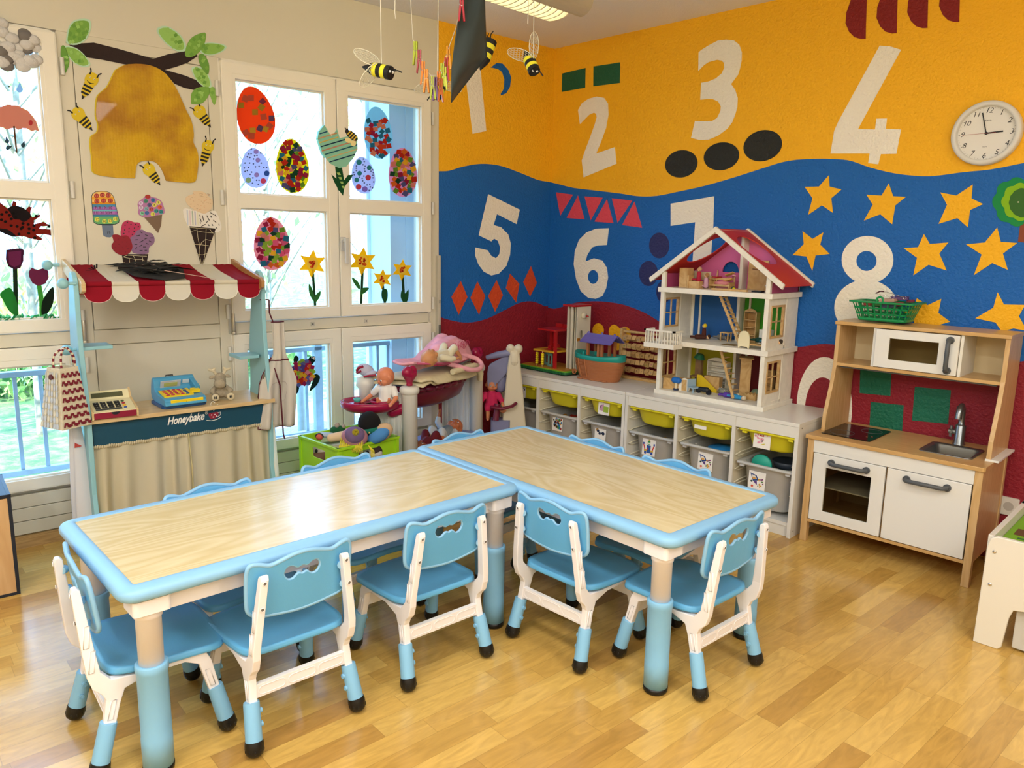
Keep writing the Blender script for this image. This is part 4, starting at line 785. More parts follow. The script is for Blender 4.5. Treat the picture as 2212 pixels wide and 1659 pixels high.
# wooden till
ivm = mat('till_cream', 'e6dcae', .4); drd = plain('8a1230', .4); blk = plain('1c2024', .4)
T = thing('toy_till', 'cream and red wooden toy till with black number keys', 'toy till', wpt(-2.765, .30, .618), WROT-.04)
for x in (-.087, .079): MB(birch).prism([(-.105, 0), (.075, 0), (.075, .085), (.055, .098), (.025, .062), (-.105, .034)], x, x+.008, fn=lambda u, v, d: (d, u, v)).obj('side_panel', T, bevel=.001)
MB(ivm).prism([(-.102, .026), (.072, .026), (.072, .082), (.052, .092), (.024, .058), (-.102, .031)], -.079, .079, fn=lambda u, v, d: (d, u, v)).obj('body', T)
d = MB(drd).box(-.078, .078, -.105, -.09, .003, .028).obj('drawer', T, bevel=.001); MB(blk).prism([(.016*cos(a), .028+.012*sin(a)) for a in [pi+i*pi/10 for i in range(11)]], -.1056, -.105).obj('notch', d)
k = MB(blk); top = lambda x, t: (x, -.092+.105*t, .0325+.0255*t)
for r in range(3):
    for c in range(4): x = -.058+.026*c; t_ = .32+.2*r; k.mat(blk).rbox((x, top(x, t_)[1], top(x, t_)[2]+.0015), (.020, .015, .003), (.24, 0, 0)); k.mat(plain('d8d8d0', .5)).text('789456123C0='[r*4+c], .009, lambda u, v, x=x, t_=t_: (x+u, top(x, t_)[1]+v, top(x, t_)[2]+.0034+v*.24))
k.mat(plain('3a3e42', .4)).rbox((-.019, top(0, .12)[1], top(0, .12)[2]+.0015), (.098, .013, .003), (.24, 0, 0))
for i, c in enumerate(('3a5a2a', 'a8283a', 'e0b030', '2a4a9a')): k.mat(plain(c, .35)).ball((.043, top(0, .75-.2*i)[1], top(0, .75-.2*i)[2]+.002), (.007, .006, .004), n=10)
k.obj('keys', T); MB(mat('till_window', '57583c', .2)).rbox((-.005, .037, .0755), (.12, .022, .003), (.86, 0, 0)).obj('display', T)
# blue till
tb = mat('till_blue', '4c9cc4', .3); db = plain('1f4f86', .35); ye = mat('till_yellow', 'f2d21c', .35); mg = plain('a8264a', .35)
T = thing('toy_till', 'blue plastic toy till with yellow keypad and yellow drawer', 'toy till', wpt(-2.478, .262, .618), WROT+.03)
MB(db).prism(rrect(-.098, .095, -.085, .09, .02), 0, .016, fn=lambda u, v, d: (u, v, d)).obj('base', T, bevel=.004)
MB(tb).prism(crv([(-.088, .012), (-.095, .03), (-.085, .045), (.03, .062), (.048, .105), (.062, .118), (.082, .108), (.088, .02)], 3), -.09, .088, fn=lambda u, v, d: (d, u, v)).obj('body', T, bevel=.006, seg=3)
MB(tb).rbox((.075, .025, .075), (.022, .10, .045), (.35, 0, 0)).mat(db).rbox((.075, .03, .097), (.006, .085, .005), (.35, 0, 0)).obj('card_slot', T, bevel=.003)
d = MB(ye).rbox((.004, -.0935, .027), (.140, .008, .026), (.1, 0, 0)).obj('drawer', T, bevel=.002); MB(blk).text('1', .012, lambda u, v: (u+.0, -.0985, v+.027)).obj('number', d)
k = MB(ye).rbox((-.018, -.022, .057), (.125, .085, .006), (.155, 0, 0))
for r in range(4):
    for c in range(5): k.mat(mg if c < 4 else db).ball((-.062+.021*c, -.052+.02*r, .0555+.0031*r), (.0085, .007, .004), n=10)
k.mat(ye).rbox((.062, -.03, .062), (.036, .03, .014), (.15, 0, 0)); k.obj('keypad', T)
d = MB(plain('b8c0c8', .3)).rbox((-.022, .0375, .087), (.088, .004, .040), (.42-pi/2+pi/2-.0, 0, 0)).mat(plain('a8b06a', .35)).rbox((-.022, .0345, .087), (.058, .003, .02), (.42, 0, 0)).mat(plain('c8d8e0', .4)).rbox((.045, .0365, .095), (.03, .003, .02), (.42, 0, 0)); d.obj('display', T, bevel=.002)
MB(blk).tube([(-.03, .07, .115), (-.03, .07, .124), (.0, .07, .124), (.0, .07, .115)], .003, 6).obj('handle', T)
# moose
fur = mat('moose_plush', 'a89c84', .95, bump=(260, .8, .004)); furl = mat('moose_plush_pale', 'd6c9a8', .95, bump=(260, .8, .004))
E = thing('plush_moose', 'small beige plush moose sitting on the stall counter beside the blue till', 'soft toy', wpt(-2.292, .262, .618), WROT-.15); E.scale = (1.2, 1.2, 1.2)
m = MB(fur); m.cap((0, .01, .028), (0, .008, .055), .026, .02); m.cap((0, 0, .078), (-.004, -.03, .068), .021, .020); m.ball((-.008, -.028, .066), (.023, .022, .019), n=12); m.ball((.0, .004, .085), (.022, .02, .02), n=12)
for s in (-1, 1): m.cap((s*.018, .0, .05), (s*.034, -.012, .035), .009, .010); m.cap((s*.016, 0, .018), (s*.028, -.034, .016), .012, .013); m.ball((s*.030, .006, .088), (.012, .006, .008), (0, s*.3, 0), n=8)
m.obj('body', E, remesh=.0025)
for s in (-1, 1):
    MB(furl).cap((s*.014, .006, .1), (s*.024, .004, .116), .006, .006).cap((s*.024, .004, .114), (s*.038, .004, .118), .006, .0055).cap((s*.022, .004, .112), (s*.017, .003, .122), .0055, .005).obj('antler', E, remesh=.0022)
    MB(furl).lathe([(0, 0), (.013, 0), (.0145, -.003), (.013, -.006), (0, -.007)], (0, 0, 0), 16).mat(blk).ball((-.003, 0, .0006), (.0022, .006, .001), n=8).ball((.003, 0, .0006), (.0022, .006, .001), n=8).warp(lambda x, y, z, s=s: (s*.028+x, -.046-z, .0165+y)).obj('hoof', E)
MB(blk).ball((-.018, -.018, .083), .0022, n=8).ball((.010, -.02, .084), .0022, n=8).mat(plain('4a4844', .9)).cap((-.012, -.012, .052), (.014, -.012, .052), .004, .004).obj('eye', E)
# woven bag, cloth bag, apron on the knobs
B = thing('woven_bag', 'white woven bag with dark red pattern hanging from the stall knob', 'bag', wpt(-2.935, .36, .60), WROT)
def bagp(cu_, cv):                               # u around, v up
    t = cu_*4 % 4; i = int(t); f_ = t-i; C = [(-.028, -.075), (.058, -.03), (.02, .055), (-.068, .02)]; a, b = C[i % 4], C[(i+1) % 4]
    w_ = 1.32-.52*cv; return ((a[0]+(b[0]-a[0])*f_)*w_, (a[1]+(b[1]-a[1])*f_)*w_, .006+.238*cv)
wv = mat('woven_cream', 'd8cdb0', .6, bump=(120, .6, .004)); pr = plain('781c2c', .6)
m = MB(wv).grid(bagp, 16, 8, smooth=False); m.add([bagp(i/4, 0) for i in range(4)], [(3, 2, 1, 0)]); o = m.obj('bag_body', B); q = o.modifiers.new('s', 'SOLIDIFY'); q.thickness = .004
m = MB(pr)
def onface(i, u, v, o=.0035):
    p = Vector(bagp((i+u)/4-1e-9, v)); a = Vector(bagp(i/4, v)); b = Vector(bagp((i+.999)/4, v)); n_ = (b-a).cross(Vector((0, 0, 1))).normalized(); return p+n_*o
for r in range(7):
    for c in range(4):
        u0, v0 = .03+.24*c, .03+.135*r
        for pts in ([(0, .01), (.03, .085), (.15, .085), (.18, .01), (.12, .01), (.11, .045), (.07, .045), (.06, .01)], [(.165, .0), (.25, .0), (.25, .05), (.165, .05)]):
            m.add([onface(0, min(.99, u0+a), v0+b) for a, b in pts], [tuple(range(len(pts)))])
m.obj('woven_pattern', B)
m = MB(plain('b8b4ae', .35, metal=.3))
for r in range(9):
    for c in range(6): 
        u0, v0 = .06+.15*c, .05+.105*r; m.mat(plain('c9c6c0', .35, metal=.2) if (r+c) % 3 else plain('ded3b4', .4)); m.add([onface(3, u0+.07*cos(a), v0+.05*sin(a), .0035+.001) for a in [i*pi/4 for i in range(8)]], [tuple(range(8))])
m.obj('sequin', B, kind='stuff'); MB(plain('5a1420', .4)).tube([onface(3, .45, .85, .002), onface(3, .45, .85, .009)], .011, 12).obj('button', B)
for s, yy in ((0, .02), (1, -.02)):
    m = MB(); pts = crv([(-.035+.02*s, -.03+yy, .235), (-.03+.02*s, -.02+yy*.6, .29), (.01, -.005, .318), (.035, .0+yy*.5, .29), (.04, .01+yy, .235)], 5, False)
    for j in range(len(pts)-1): m.mat(pr if j % 2 else wv); m.tube([pts[j], pts[j+1]], .0045, 6)
    m.obj('handle', B)
clothm = translucent('white_cotton', 'e4e2e0', .25, rough=.9)
t = thing('cloth_bag', 'limp white cotton cloth bag hanging under the woven bag, small red print', 'cloth', wpt(-2.905, .31, .03), WROT)
m = MB(clothm); m.grid(lambda u, v: ((.012+.036*v**.7)*cos(2*pi*u)*(1+.22*sin(9*u*2*pi/2+v*3))+.012*v, (.010+.02*v**.6)*sin(2*pi*u), .60-.58*v), 48, 24); m.obj('fabric', t)
MB(plain('b04038', .7)).prism([(-.012, .0), (.016, .004), (-.010, .022)], -.030, -.0295, fn=lambda u, v, d: (u-.0, d+.004, v+.47)).obj('print', t)
A = thing('child_apron', 'grey-beige child\'s apron with dark red trim hanging on the stall\'s right board', 'apron', wpt(-2.045, .34, .40), WROT)
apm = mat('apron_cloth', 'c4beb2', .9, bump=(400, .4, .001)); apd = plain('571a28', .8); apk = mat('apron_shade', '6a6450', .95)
def ap(u, v): # v 0 top ..1 bottom
    hw = .030+(.058*min(1, max(0, (v-.30)/.25))); x = (u-.5)*2*hw + (.004-.05*max(0, v-.3)); y = -.012+.014*sin(u*9+v*3)*(.3+v)+.010*sin(u*21)*v-.02*v
    return (x, y, .575-.50*v)
m = MB(apm).grid(ap, 30, 30); o = m.obj('cloth', A); q = o.modifiers.new('s', 'SOLIDIFY'); q.thickness = .003
m = MB(apd); m.tube([ap(i/12, .0) for i in range(13)], .0075, 6, flat=.4); m.tube([ap(i/12, .36) for i in range(13)], .0075, 6, flat=.5); m.tube([ap(i/12, 1) for i in range(13)], .003, 6); m.tube([ap(0, i/12) for i in range(4, 13)], .003, 6)
m.tube([(-.035, -.01, .68), (-.036, -.012, .62), (-.030, -.014, .60), (-.022, -.014, .578)], .0065, 6, flat=.4); m.tube([(-.075, -.0, .68), (-.035, -.01, .68)], .003, 6); m.obj('trim', A)
MB(apd).tube([(-.03, -.028, .36), (-.012, -.045, .28), (-.010, -.05, .16), (-.004, -.045, .04), (.002, -.045, .015)], .0075, 6, flat=.35).obj('tie_band', A)
m = MB(plain('a89a92', .9)); m.tube([Vector(ap(a, b))+Vector((0, -.005, 0)) for a, b in crv([(.28, .58), (.72, .58), (.74, .70), (.68, .76), (.34, .76), (.27, .70)], 3)], .0009, 4, closed=True); m.obj('pocket_seam', A)
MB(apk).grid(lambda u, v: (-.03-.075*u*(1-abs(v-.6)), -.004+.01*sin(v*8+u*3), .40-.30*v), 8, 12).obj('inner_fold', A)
# torn black paper lying over the awning
rr = random.Random(3); m = MB(plain('15181a', .75)); 
def aw3(x, v, h=0): off = re+(fr-re)*v; return (x, SO-off, 1.232-.06*v+.004+h)
m.prism([(-.18, .35), (-.15, .05), (-.06, -.05), (.04, .0), (.09, .35), (.04, .95), (-.05, 1.05), (-.15, .8)], .004, .006, fn=lambda u, v, d: aw3(u, v, d))
for i in range(46):
    a = rr.random()*6.283; c = (-.055+rr.uniform(-.05, .05), .45+rr.uniform(-.25, .25)); l = rr.uniform(.05, .16); dx, dv = cos(a)*l, sin(a)*l*2.2; w_ = rr.uniform(.007, .014); h = .004+.016*rr.random()
    nx, nv = -sin(a)*w_, cos(a)*w_*2.5
    m.mat(plain(('15181a', '1c2122', '101214')[i % 3], .75)); m.add([aw3(c[0]-nx, c[1]-nv, h), aw3(c[0]+nx, c[1]+nv, h), aw3(c[0]+nx*.7+dx*.7, min(1.15, c[1]+nv*.7+dv*.7), h+.006), aw3(c[0]+dx, max(-.3, min(1.2, c[1]+dv)), h-.002*rr.random())], [(0, 1, 2, 3)])
m.mat(plain('c8a898', .7)); 
for i in range(7): x, v = -.055+rr.uniform(-.07, .05), rr.uniform(.1, .8); m.rbox(aw3(x, v, .022), (.014, .004, .001), (0, 0, rr.random()*2))
m.tube([aw3(-.02, .7, .02), aw3(.10, 1.0, .016), aw3(.15, 1.12, .012)], [.006, .004, .003], 6, flat=.3)
tag(m.obj('paper_cutout'), 'torn black crepe paper lying across the middle of the awning', 'paper decoration', loc=wpt(SX, SO, 0), rz=WROT)
m = MB(plain('241c22', .8)); 
for i in range(5): m.rbox(aw3(-.30+.012*i, .45-.06*i, .006), (.02, .006, .002), (.1, .3*i, .4*i))
tag(m.obj('paper_scrap'), 'tiny dark paper scrap on the first red awning stripe', 'paper scrap', loc=wpt(SX, SO, 0), rz=WROT)
# ================================================================= DOLL NURSERY AND DOLLS
ivp = mat('nursery_white', 'd8d6cc', .35); mag = mat('nursery_magenta', '9a1240', .2); magd = mat('nursery_dark_magenta', '6a1030', .3); lil = mat('nursery_lilac', '7f83a8', .4)
NZ = math.atan2(.926, -.378); NC = Vector((.2745, -1.1315, 0)); NL = .398
N = thing('doll_nursery', 'white and magenta plastic doll nursery with heart knobs beside the window', 'doll furniture', NC, NZ)
for i, x in enumerate((-NL, NL)):
    m = MB(ivp); m.lathe([(0, 0), (.040, 0), (.040, .595), (.043, .60), (.05, .606), (.051, .618), (.048, .632), (.036, .638), (0, .64)], (x, 0, 0), 24); m.obj('post', N)
    h = MB(mag)
    for s in (-1, 1): h.ball((x+s*.019, 0, .712), (.032, .028, .031), n=16)
    h.tube([(x, 0, .705), (x, 0, .69), (x, 0, .668), (x, 0, .655), (x, 0, .64)], [.040, .036, .021, .015, .018], 16); h.obj('heart_knob', N, remesh=.003)
    m = MB(ivp).box(x-.012, x+.012, .0, .255, .02, .60)
    for k in range(6): m.box(x-.016, x+.016, .045+.036*k, .067+.036*k, .03, .575)
    m.obj('end_panel', N, bevel=.004)
    MB(ivp).lathe([(0, 0), (.026, 0), (.026, .60), (0, .61)], (x, .26, 0), 16).obj('rear_post', N)
b = MB(magd); b.lathe([(.02, .47), (.15, .475), (.24, .505), (.27, .56), (.275, .615), (.26, .615), (.0, .60)], (0, .12, 0), 40, sx=1.28, sy=.62)
b.obj('bath', N); sc_ = MB(magd)
for i in range(28): a = 2*pi*i/28; sc_.ball((.353*cos(a), .12+.171*sin(a), .595), (.04, .02, .018), (0, 0, a+pi/2), n=10)
sc_.obj('scalloped_rim', N)
MB(lil).prism(rrect(-.36, .36, -.03, .24, .03), .20, .235, fn=lambda u, v, d: (u, v, d)).obj('lower_shelf', N, bevel=.006)
MB(plain('8a8c96', .5)).tube([(.12, .0, .665), (.22, -.03, .70), (.29, .0, .68)], .012, 10).obj('tap', N)
# padded changing mat, carrier, blankets on top
matm = mat('changing_mat_fabric', 'ddd2ac', .85, vary=.05, vscale=40)
t = thing('changing_mat', 'folded cream changing mat lying on the nursery bath', 'mat', NC+Vector((.019, -.046, .0)), NZ)
def cm(z0, k, r): return lambda u, v: (-.33+.66*u+.02*sin(v*5), -.07+.30*v+.012*sin(u*7+k), z0+.012*sin(pi*v)*sin(pi*u)+.01*sin(u*5+k)+r*(1 if .03 < v < .97 and .03 < u < .97 else 0)-.025*max(0, .1-v)*10*(u > .2))
for z, k in ((.632, 0), (.650, 2)):
    o = MB(matm).grid(cm(z, k, .008), 24, 14).obj('pad', t); q = o.modifiers.new('s', 'SOLIDIFY'); q.thickness = .014; q.offset = 0; q = o.modifiers.new('u', 'SUBSURF'); q.levels = q.render_levels = 1
m = MB(matm); m.tube([(-.02, -.075, .668), (.10, -.095, .672), (.22, -.09, .668), (.32, -.06, .65), (.36, -.065, .60), (.37, -.06, .56)], [.016, .018, .018, .018, .02, .016], 12); m.obj('bolster', t)
pinkm = mat('pink_fabric', 'e6a4b2', .85, vary=.10, vscale=25); pinkd = mat('pink_trim', 'c85c7e', .8)
t = thing('doll_carrier', 'pink doll carrier seat with star print on top of the nursery', 'doll carrier', NC+Vector((.008, -.02, .672)), NZ)
def shell(u, v):
    x = -.30+.58*u; h = .055+.075*(1-u)**2*0+.02+.075*max(0, (u-.55)/.45)**.8*(1-.55*max(0, (u-.85)/.15)); hh = .13*max(0, 1-u*5)
    ang = pi*(v); w_ = .10+.02*sin(pi*u)-.03*max(0, .12-u)*8
    return (x-(.05*max(0, .15-u)*6)*sin(ang), .07+w_*cos(ang)*1.0, .0+ (h*.0+(.035 if u < .55 else .02+h*.85))*(1-abs(cos(ang))**3)*(.35 if u < .5 else 1)+(.07*abs(cos(ang))**1.2*(1-u*1.0) if u < .62 else .028*abs(cos(ang)))+hh*(1-abs(cos(ang)))*.4)
o = MB(pinkm).grid(shell, 36, 20).obj('seat_shell', t); q = o.modifiers.new('s', 'SOLIDIFY'); q.thickness = .012
MB(pinkd).tube([shell(i/36, 1.0) for i in range(37)], .0055, 8).tube([shell(i/36, 0.0) for i in range(37)], .005, 8).obj('piping', t)
m = MB(pinkm); m.tube(crv([(-.03, -.04, .035), (.02, -.085, .015), (.08, -.125, -.008), (.16, -.14, -.012), (.22, -.125, .002), (.23, -.09, .03), (.19, -.05, .05), (.14, -.03, .06)], 4, False), .0135, 10); m.obj('carry_handle', t)
m = MB(pinkm); m.cap((.02, .05, .09), (.20, .06, .10), .05, .062); m.cap((.16, .10, .10), (.27, .06, .06), .055, .05); m.cap((.08, .12, .075), (.2, .12, .12), .05, .05); m.ball((.22, .02, .045), (.07, .06, .05), n=14); m.ball((.12, .09, .13), (.05, .04, .03), n=12); m.obj('padded_cover', t, remesh=.006)
m = MB(plain('c8406a', .8)); rr = random.Random(6)
for i in range(16):
    u, v = rr.uniform(.05, .5), rr.uniform(.80, .97); c = Vector(shell(u, v)); e1 = (Vector(shell(u+.02, v))-c).normalized(); e2 = (Vector(shell(u, v+.02))-c).normalized(); n_ = e1.cross(e2)
    if n_.y > 0: n_ = -n_
    s = rr.uniform(.008, .015); pts = [c+n_*.008+(e1*cos(a)+e2*sin(a))*s*(1 if k % 2 else .45) for k, a in enumerate([i_*pi/5 for i_ in range(10)])]; m.tube(pts, .0011, 4, closed=True)
for i in range(14):
    a0 = Vector((.04+.2*rr.random(), -.0-.0*rr.random(), .10+.03*rr.random())); m.tube([a0+Vector((.012*cos(a), -.03-.002, .012*sin(a))) for a in [k*pi/4 for k in range(8)]], .0012, 4, closed=True)
m.obj('star_print', t)
# dolls
def doll(label, M, J, skin, suit, parts=(), sc=1.0, closed=False, hair=None, cat='doll', sleeves=.6, legs=.6, headr=.046):
    """J: joints in the doll's own frame; M: matrix to the world"""
    sk = mat('doll_skin_'+skin, skin, .45, sss=.15); st = mat('doll_cloth_'+suit, suit, .9, bump=(300, .3, .001))
    t = thing('baby_doll', label, cat); t.matrix_world = M
    h = Vector(J['head']); fw = Vector(J['look']).normalized(); up = Vector(J['up']).normalized(); up = (up-fw*up.dot(fw)).normalized(); rt_ = fw.cross(up)
    m = MB(sk); r = headr; Hm = Matrix((rt_, fw, up)).transposed(); ER = Hm.to_euler()
    m.ball(h, (r*.92, r, r*1.04), ER, n=20); m.ball(h+fw*r*.35-up*r*.45, (r*.72, r*.6, r*.5), ER, n=16)
    for s in (-1, 1): m.ball(h+rt_*s*r*.92-up*r*.15, (r*.13, r*.2, r*.28), ER, n=10); m.ball(h+rt_*s*r*.42+fw*r*.62-up*r*.42, r*.36, n=10)
    m.ball(h+fw*r*1.0-up*r*.25, r*.15, n=10); m.ball(h+fw*r*.88-up*r*.62, (r*.2, r*.14, r*.09), ER, n=10)
    ch, pe = Vector(J['chest']), Vector(J['pelvis']); m.cap(h-up*r*.6, ch, .017, .022); m.cap(ch, pe, .030, .034)
    for k in ('armL', 'armR'):
        a, b, c = [Vector(q) for q in J[k][:3]]; m.cap(a, b, .0145, .0125); m.cap(b, c, .0125, .0088); d = (c-b).normalized(); m.ball(c+d*.008, (.0095, .0095, .008), n=10)
        sd = d.cross(Vector((.3, .5, .8))).normalized(); nn = d.cross(sd)
        for f_ in range(4): o_ = sd*(.0066-.0044*f_); m.cap(c+d*.012+o_, c+d*(.022-.002*abs(f_-1))+o_+nn*.003, .0026, .0022, n=6)
        m.cap(c+d*.004+sd*.009, c+d*.012+sd*.014, .0028, .0023, n=6)
    for k in ('legL', 'legR'):
        a, b, c = [Vector(q) for q in J[k][:3]]; m.cap(a, b, .020, .016); m.cap(b, c, .0155, .0105); f_ = Vector(J['look']) if len(J[k]) < 4 else Vector(J[k][3]); m.cap(c, c+f_.normalized()*.02, .0105, .008)
    m.obj('body', t, remesh=.0028)
    s = MB(st); s.cap(ch, pe, .0345, .039); s.cap(ch, h-up*r*.95, .024, .018)
    for k in ('armL', 'armR'): a, b, c = [Vector(q) for q in J[k][:3]]; e = b if sleeves < 1 else b.lerp(c, sleeves-1); s.cap(a, a.lerp(b, min(1, sleeves)), .0185, .0165); (s.cap(b, e, .0165, .0145) if sleeves > 1 else None)
    for k in ('legL', 'legR'): a, b, c = [Vector(q) for q in J[k][:3]]; s.cap(a, a.lerp(b, min(1, legs)), .025, .021); (s.cap(b, b.lerp(c, legs-1), .0205, .0165) if legs > 1 else None)
    s.obj('romper', t, remesh=.003)
    e = MB(plain('f2f0ec', .2))
    for q in (-1, 1):
        p = h+rt_*q*r*.34+fw*r*.88-up*r*.12
        if closed: e.mat(plain('7a4a34', .5)).tube([p+rt_*q*a*r*.16-up*r*.05*(1-a*a)+fw*.002 for a in (-1, -.5, 0, .5, 1)], .0008, 5)
        else: e.mat(plain('f2f0ec', .2)).ball(p, (r*.16, r*.08, r*.12), ER, n=10); e.mat(plain('2a5a8a', .2)).ball(p+fw*r*.05, (r*.085, r*.05, r*.09), ER, n=8); e.mat(blk).ball(p+fw*r*.085, (r*.045, r*.03, r*.05), ER, n=8)
    e.obj('eye', t); MB(plain('b8564e', .4)).ball(h+fw*r*1.0-up*r*.60, (r*.15, r*.06, r*.05), ER, n=10).obj('mouth', t)
    return t
def frame(loc, rz): return Matrix.Translation(loc) @ Matrix.Rotation(rz, 4, 'Z')
sit = dict(head=(0, .0, .175), look=(0, -1, -.15), up=(0, .1, 1), chest=(0, 0, .105), pelvis=(0, .005, .045), armL=((-.04, 0, .11), (-.062, -.02, .075), (-.075, -.055, .06)), armR=((.04, 0, .11), (.062, -.02, .075), (.07, -.06, .062)), legL=((-.022, -.005, .035), (-.03, -.06, .04), (-.035, -.11, .01), (0, -.6, .8)), legR=((.022, -.005, .035), (.03, -.06, .04), (.035, -.11, .01), (0, -.6, .8)))
tr = dict(sit); tr.update(legL=((-.022, -.005, .04), (-.028, -.03, .046), (-.03, -.04, .05), (0, -.4, .8)), legR=((.022, -.005, .04), (.028, -.03, .046), (.03, -.04, .05), (0, -.4, .8)), look=(-.7, -.75, -.35), armL=((-.04, 0, .11), (-.075, .01, .075), (-.115, -.0, .045)), armR=((.04, 0, .11), (.062, -.035, .07), (.05, -.08, .05)))
# high-chair tray clipped to the left post
HT = Vector((.285, -1.645, 0)); 
q = MB(mag); L = [[(x*a+.0, y*b_, z) for x, y in ell(0, 0, 1, 1, 0, 40)] for a, b_, z in ((.02, .02, .545), (.12, .085, .545), (.128, .094, .548), (.133, .100, .562), (.145, .112, .562), (.150, .117, .553), (.146, .112, .532), (.12, .088, .512), (.02, .02, .505))]
k = 40; q.add([p for l in L for p in l], [(i*k+j, (i+1)*k+j, (i+1)*k+(j+1) % k, i*k+(j+1) % k) for i in range(len(L)-1) for j in range(k)], True)
q.tube([(.065+.06*cos(a), .015+.052*sin(a), .556) for a in [i*pi/14 for i in range(28)]], .008, 8, closed=True); q.mat(magd).lathe([(0, .547), (.055, .547), (.058, .556)], (.065, .015, 0), 24)
q.mat(mag).cap((.11, .02, .50), (.17, .02, .52), .03, .03)
tray = q.obj('high_chair_tray', N); tray.matrix_parent_inverse = N.matrix_basis.inverted(); tray.location = HT; tray.rotation_euler = (0, 0, YAW)
t = thing('toy_cup', 'small turquoise toy cup on the magenta high chair tray', 'toy cup', HT+Vector((-.045, -.045, .546)), 0); MB(mag).lathe([(0, 0), (.018, 0), (.018, .006), (0, .006)], (0, 0, 0), 18).obj('saucer', t); MB(plain('4fb0a8', .35)).lathe([(0, .006), (.015, .006), (.019, .026), (.017, .026), (.0135, .01), (0, .009)], (0, 0, 0), 18).obj('cup', t)
doll('bald baby doll in white romper sitting at the magenta high chair tray', frame(HT+Vector((.055, .06, .512)), YAW-.1), tr, 'd4845e', 'e6e4de', sleeves=.7)
lie = dict(head=(-.135, 0, .045), look=(.1, -.25, 1), up=(-1, 0, .25), chest=(-.06, 0, .04), pelvis=(.02, 0, .04), armL=((-.065, .04, .045), (-.03, .065, .03), (.0, .075, .03)), armR=((-.065, -.038, .045), (-.03, -.07, .035), (.015, -.085, .035)), legL=((.03, .02, .04), (.07, .03, .085), (.115, .03, .055), (.3, 0, -1)), legR=((.03, -.02, .04), (.075, -.03, .08), (.11, -.05, .03), (.4, 0, -1)))
doll('baby doll with closed eyes in cream suit lying in the pink carrier', frame(NC+Vector((.055, -.075, .712)), NZ-.05), lie, 'c98e5e', 'd9d2b6', closed=True, sleeves=1.5, legs=1.2)
l2 = dict(lie); l2.update(head=(.15, 0, .05), look=(-.25, -.25, 1), up=(1, 0, .25), chest=(.07, 0, .042), pelvis=(-.01, 0, .04), armL=((.065, .04, .05), (.03, .05, .10), (.05, .05, .155)), armR=((.07, -.04, .045), (.02, -.07, .03), (-.035, -.085, .03)), legL=((-.03, .02, .04), (-.075, .03, .085), (-.10, .03, .03), (-.3, 0, -.2)), legR=((-.03, -.02, .04), (-.07, -.03, .08), (-.12, -.06, .03), (-.3, 0, -.2)))
dd_ = doll('bald baby doll in striped pyjamas lying on the lower nursery shelf', frame(NC+Vector((-.378, .926, 0))*.06+Vector((-.926, -.378, 0))*.05+Vector((0, 0, .235)), NZ), l2, 'b86a42', 'c9cdcf', sleeves=1.4, legs=1.4, headr=.05)
m = MB(plain('6f7d86', .9)); ch_, pe_ = Vector(l2['chest']), Vector(l2['pelvis'])
for i in range(9): c = ch_.lerp(pe_, i/8); m.tube([c+Vector((0, .0375*cos(a), .0375*sin(a)))*(1+.05*(i/8)) for a in [k*pi/10 for k in range(20)]], .0016, 5, closed=True)
m.obj('stripe', dd_)
l3 = {k: (tuple(tuple(q) if isinstance(q, tuple) else q for q in v)) for k, v in lie.items()}
doll('dark red dressed baby doll lying at the left end of the lower nursery shelf', frame(NC+Vector((.378, -.926, 0))*.17+Vector((-.03, -.012, .235)), NZ+.15), lie, '8a5238', '6a1420', sleeves=1.2, legs=1.6)
# striped soft cap behind the tray
t = thing('soft_toy_cap', 'pale blue soft toy cap with dark red stripes behind the high chair', 'soft toy', Vector((.185, -1.60, .0)), YAW); m = MB(mat('cap_blue', 'b8b8cc', .7)); m.ball((0, 0, .70), (.045, .04, .032), (0, .3, 0), n=18); m.ball((.03, -.02, .685), (.035, .03, .016), (0, -.2, 0), n=14); m.obj('crown', t)
m = MB(plain('9a1838', .5)); m.tube([(-.04, -.02, .70), (-.03, -.034, .715), (-.005, -.036, .725)], .007, 8); m.tube([(-.043, -.012, .69), (-.035, -.034, .69), (-.015, -.04, .70)], .006, 8); m.tube([(.0, -.045, .672), (.03, -.052, .68), (.06, -.04, .68)], .005, 8); m.obj('stripe', t)
m = MB(ivp); m.lathe([(0, .40), (.03, .40), (.035, .60), (.05, .62), (.045, .66), (0, .672)], (0, 0, 0), 20); m.obj('stand', t); MB(ivp).box(-.03, .03, -.02, .02, .0, .41).obj('foot', t)
# swing frame with doll at the shelf end
S = thing('doll_swing', 'white plastic doll frame with bone-shaped top and lilac seat at the shelf end', 'doll furniture', Vector((.27, -.60, 0)), YAW)
m = MB(mat('swing_ivory', 'd6ceb8', .4)); m.prism(crv([(-.020, .70), (.032, .70), (.050, .60), (.076, .35), (.095, 0), (-.066, 0), (-.058, .3), (-.040, .55)], 3), -.028, .028); m.obj('leg', S, bevel=.012, seg=3)
m = MB(MC['swing_ivory']); 
for s in (-1, 1): m.ball((.006+s*.024, 0, .735), (.027, .027, .029), n=14)
m.cap((.006, 0, .70), (.008, 0, .66), .034, .038); m.obj('bone_top', S, remesh=.003)
m = MB(lil); m.tube([(-.16, .02, .675), (-.10, 0, .695), (-.02, 0, .71)], [.014, .02, .022], 12); m.prism(crv([(-.10, .66), (-.03, .69), (-.035, .60), (-.07, .55), (-.12, .50), (-.15, .50), (-.15, .62)], 3), .0, .018); m.obj('bar', S)
MB(lil).ball((-.075, .05, .52), (.05, .03, .065), n=18).obj('seat_back', S)
MB(lil).prism(rrect(-.13, -.01, -.04, .06, .02), .20, .30, fn=lambda u, v, d: (u, v, d)).obj('seat_box', S)
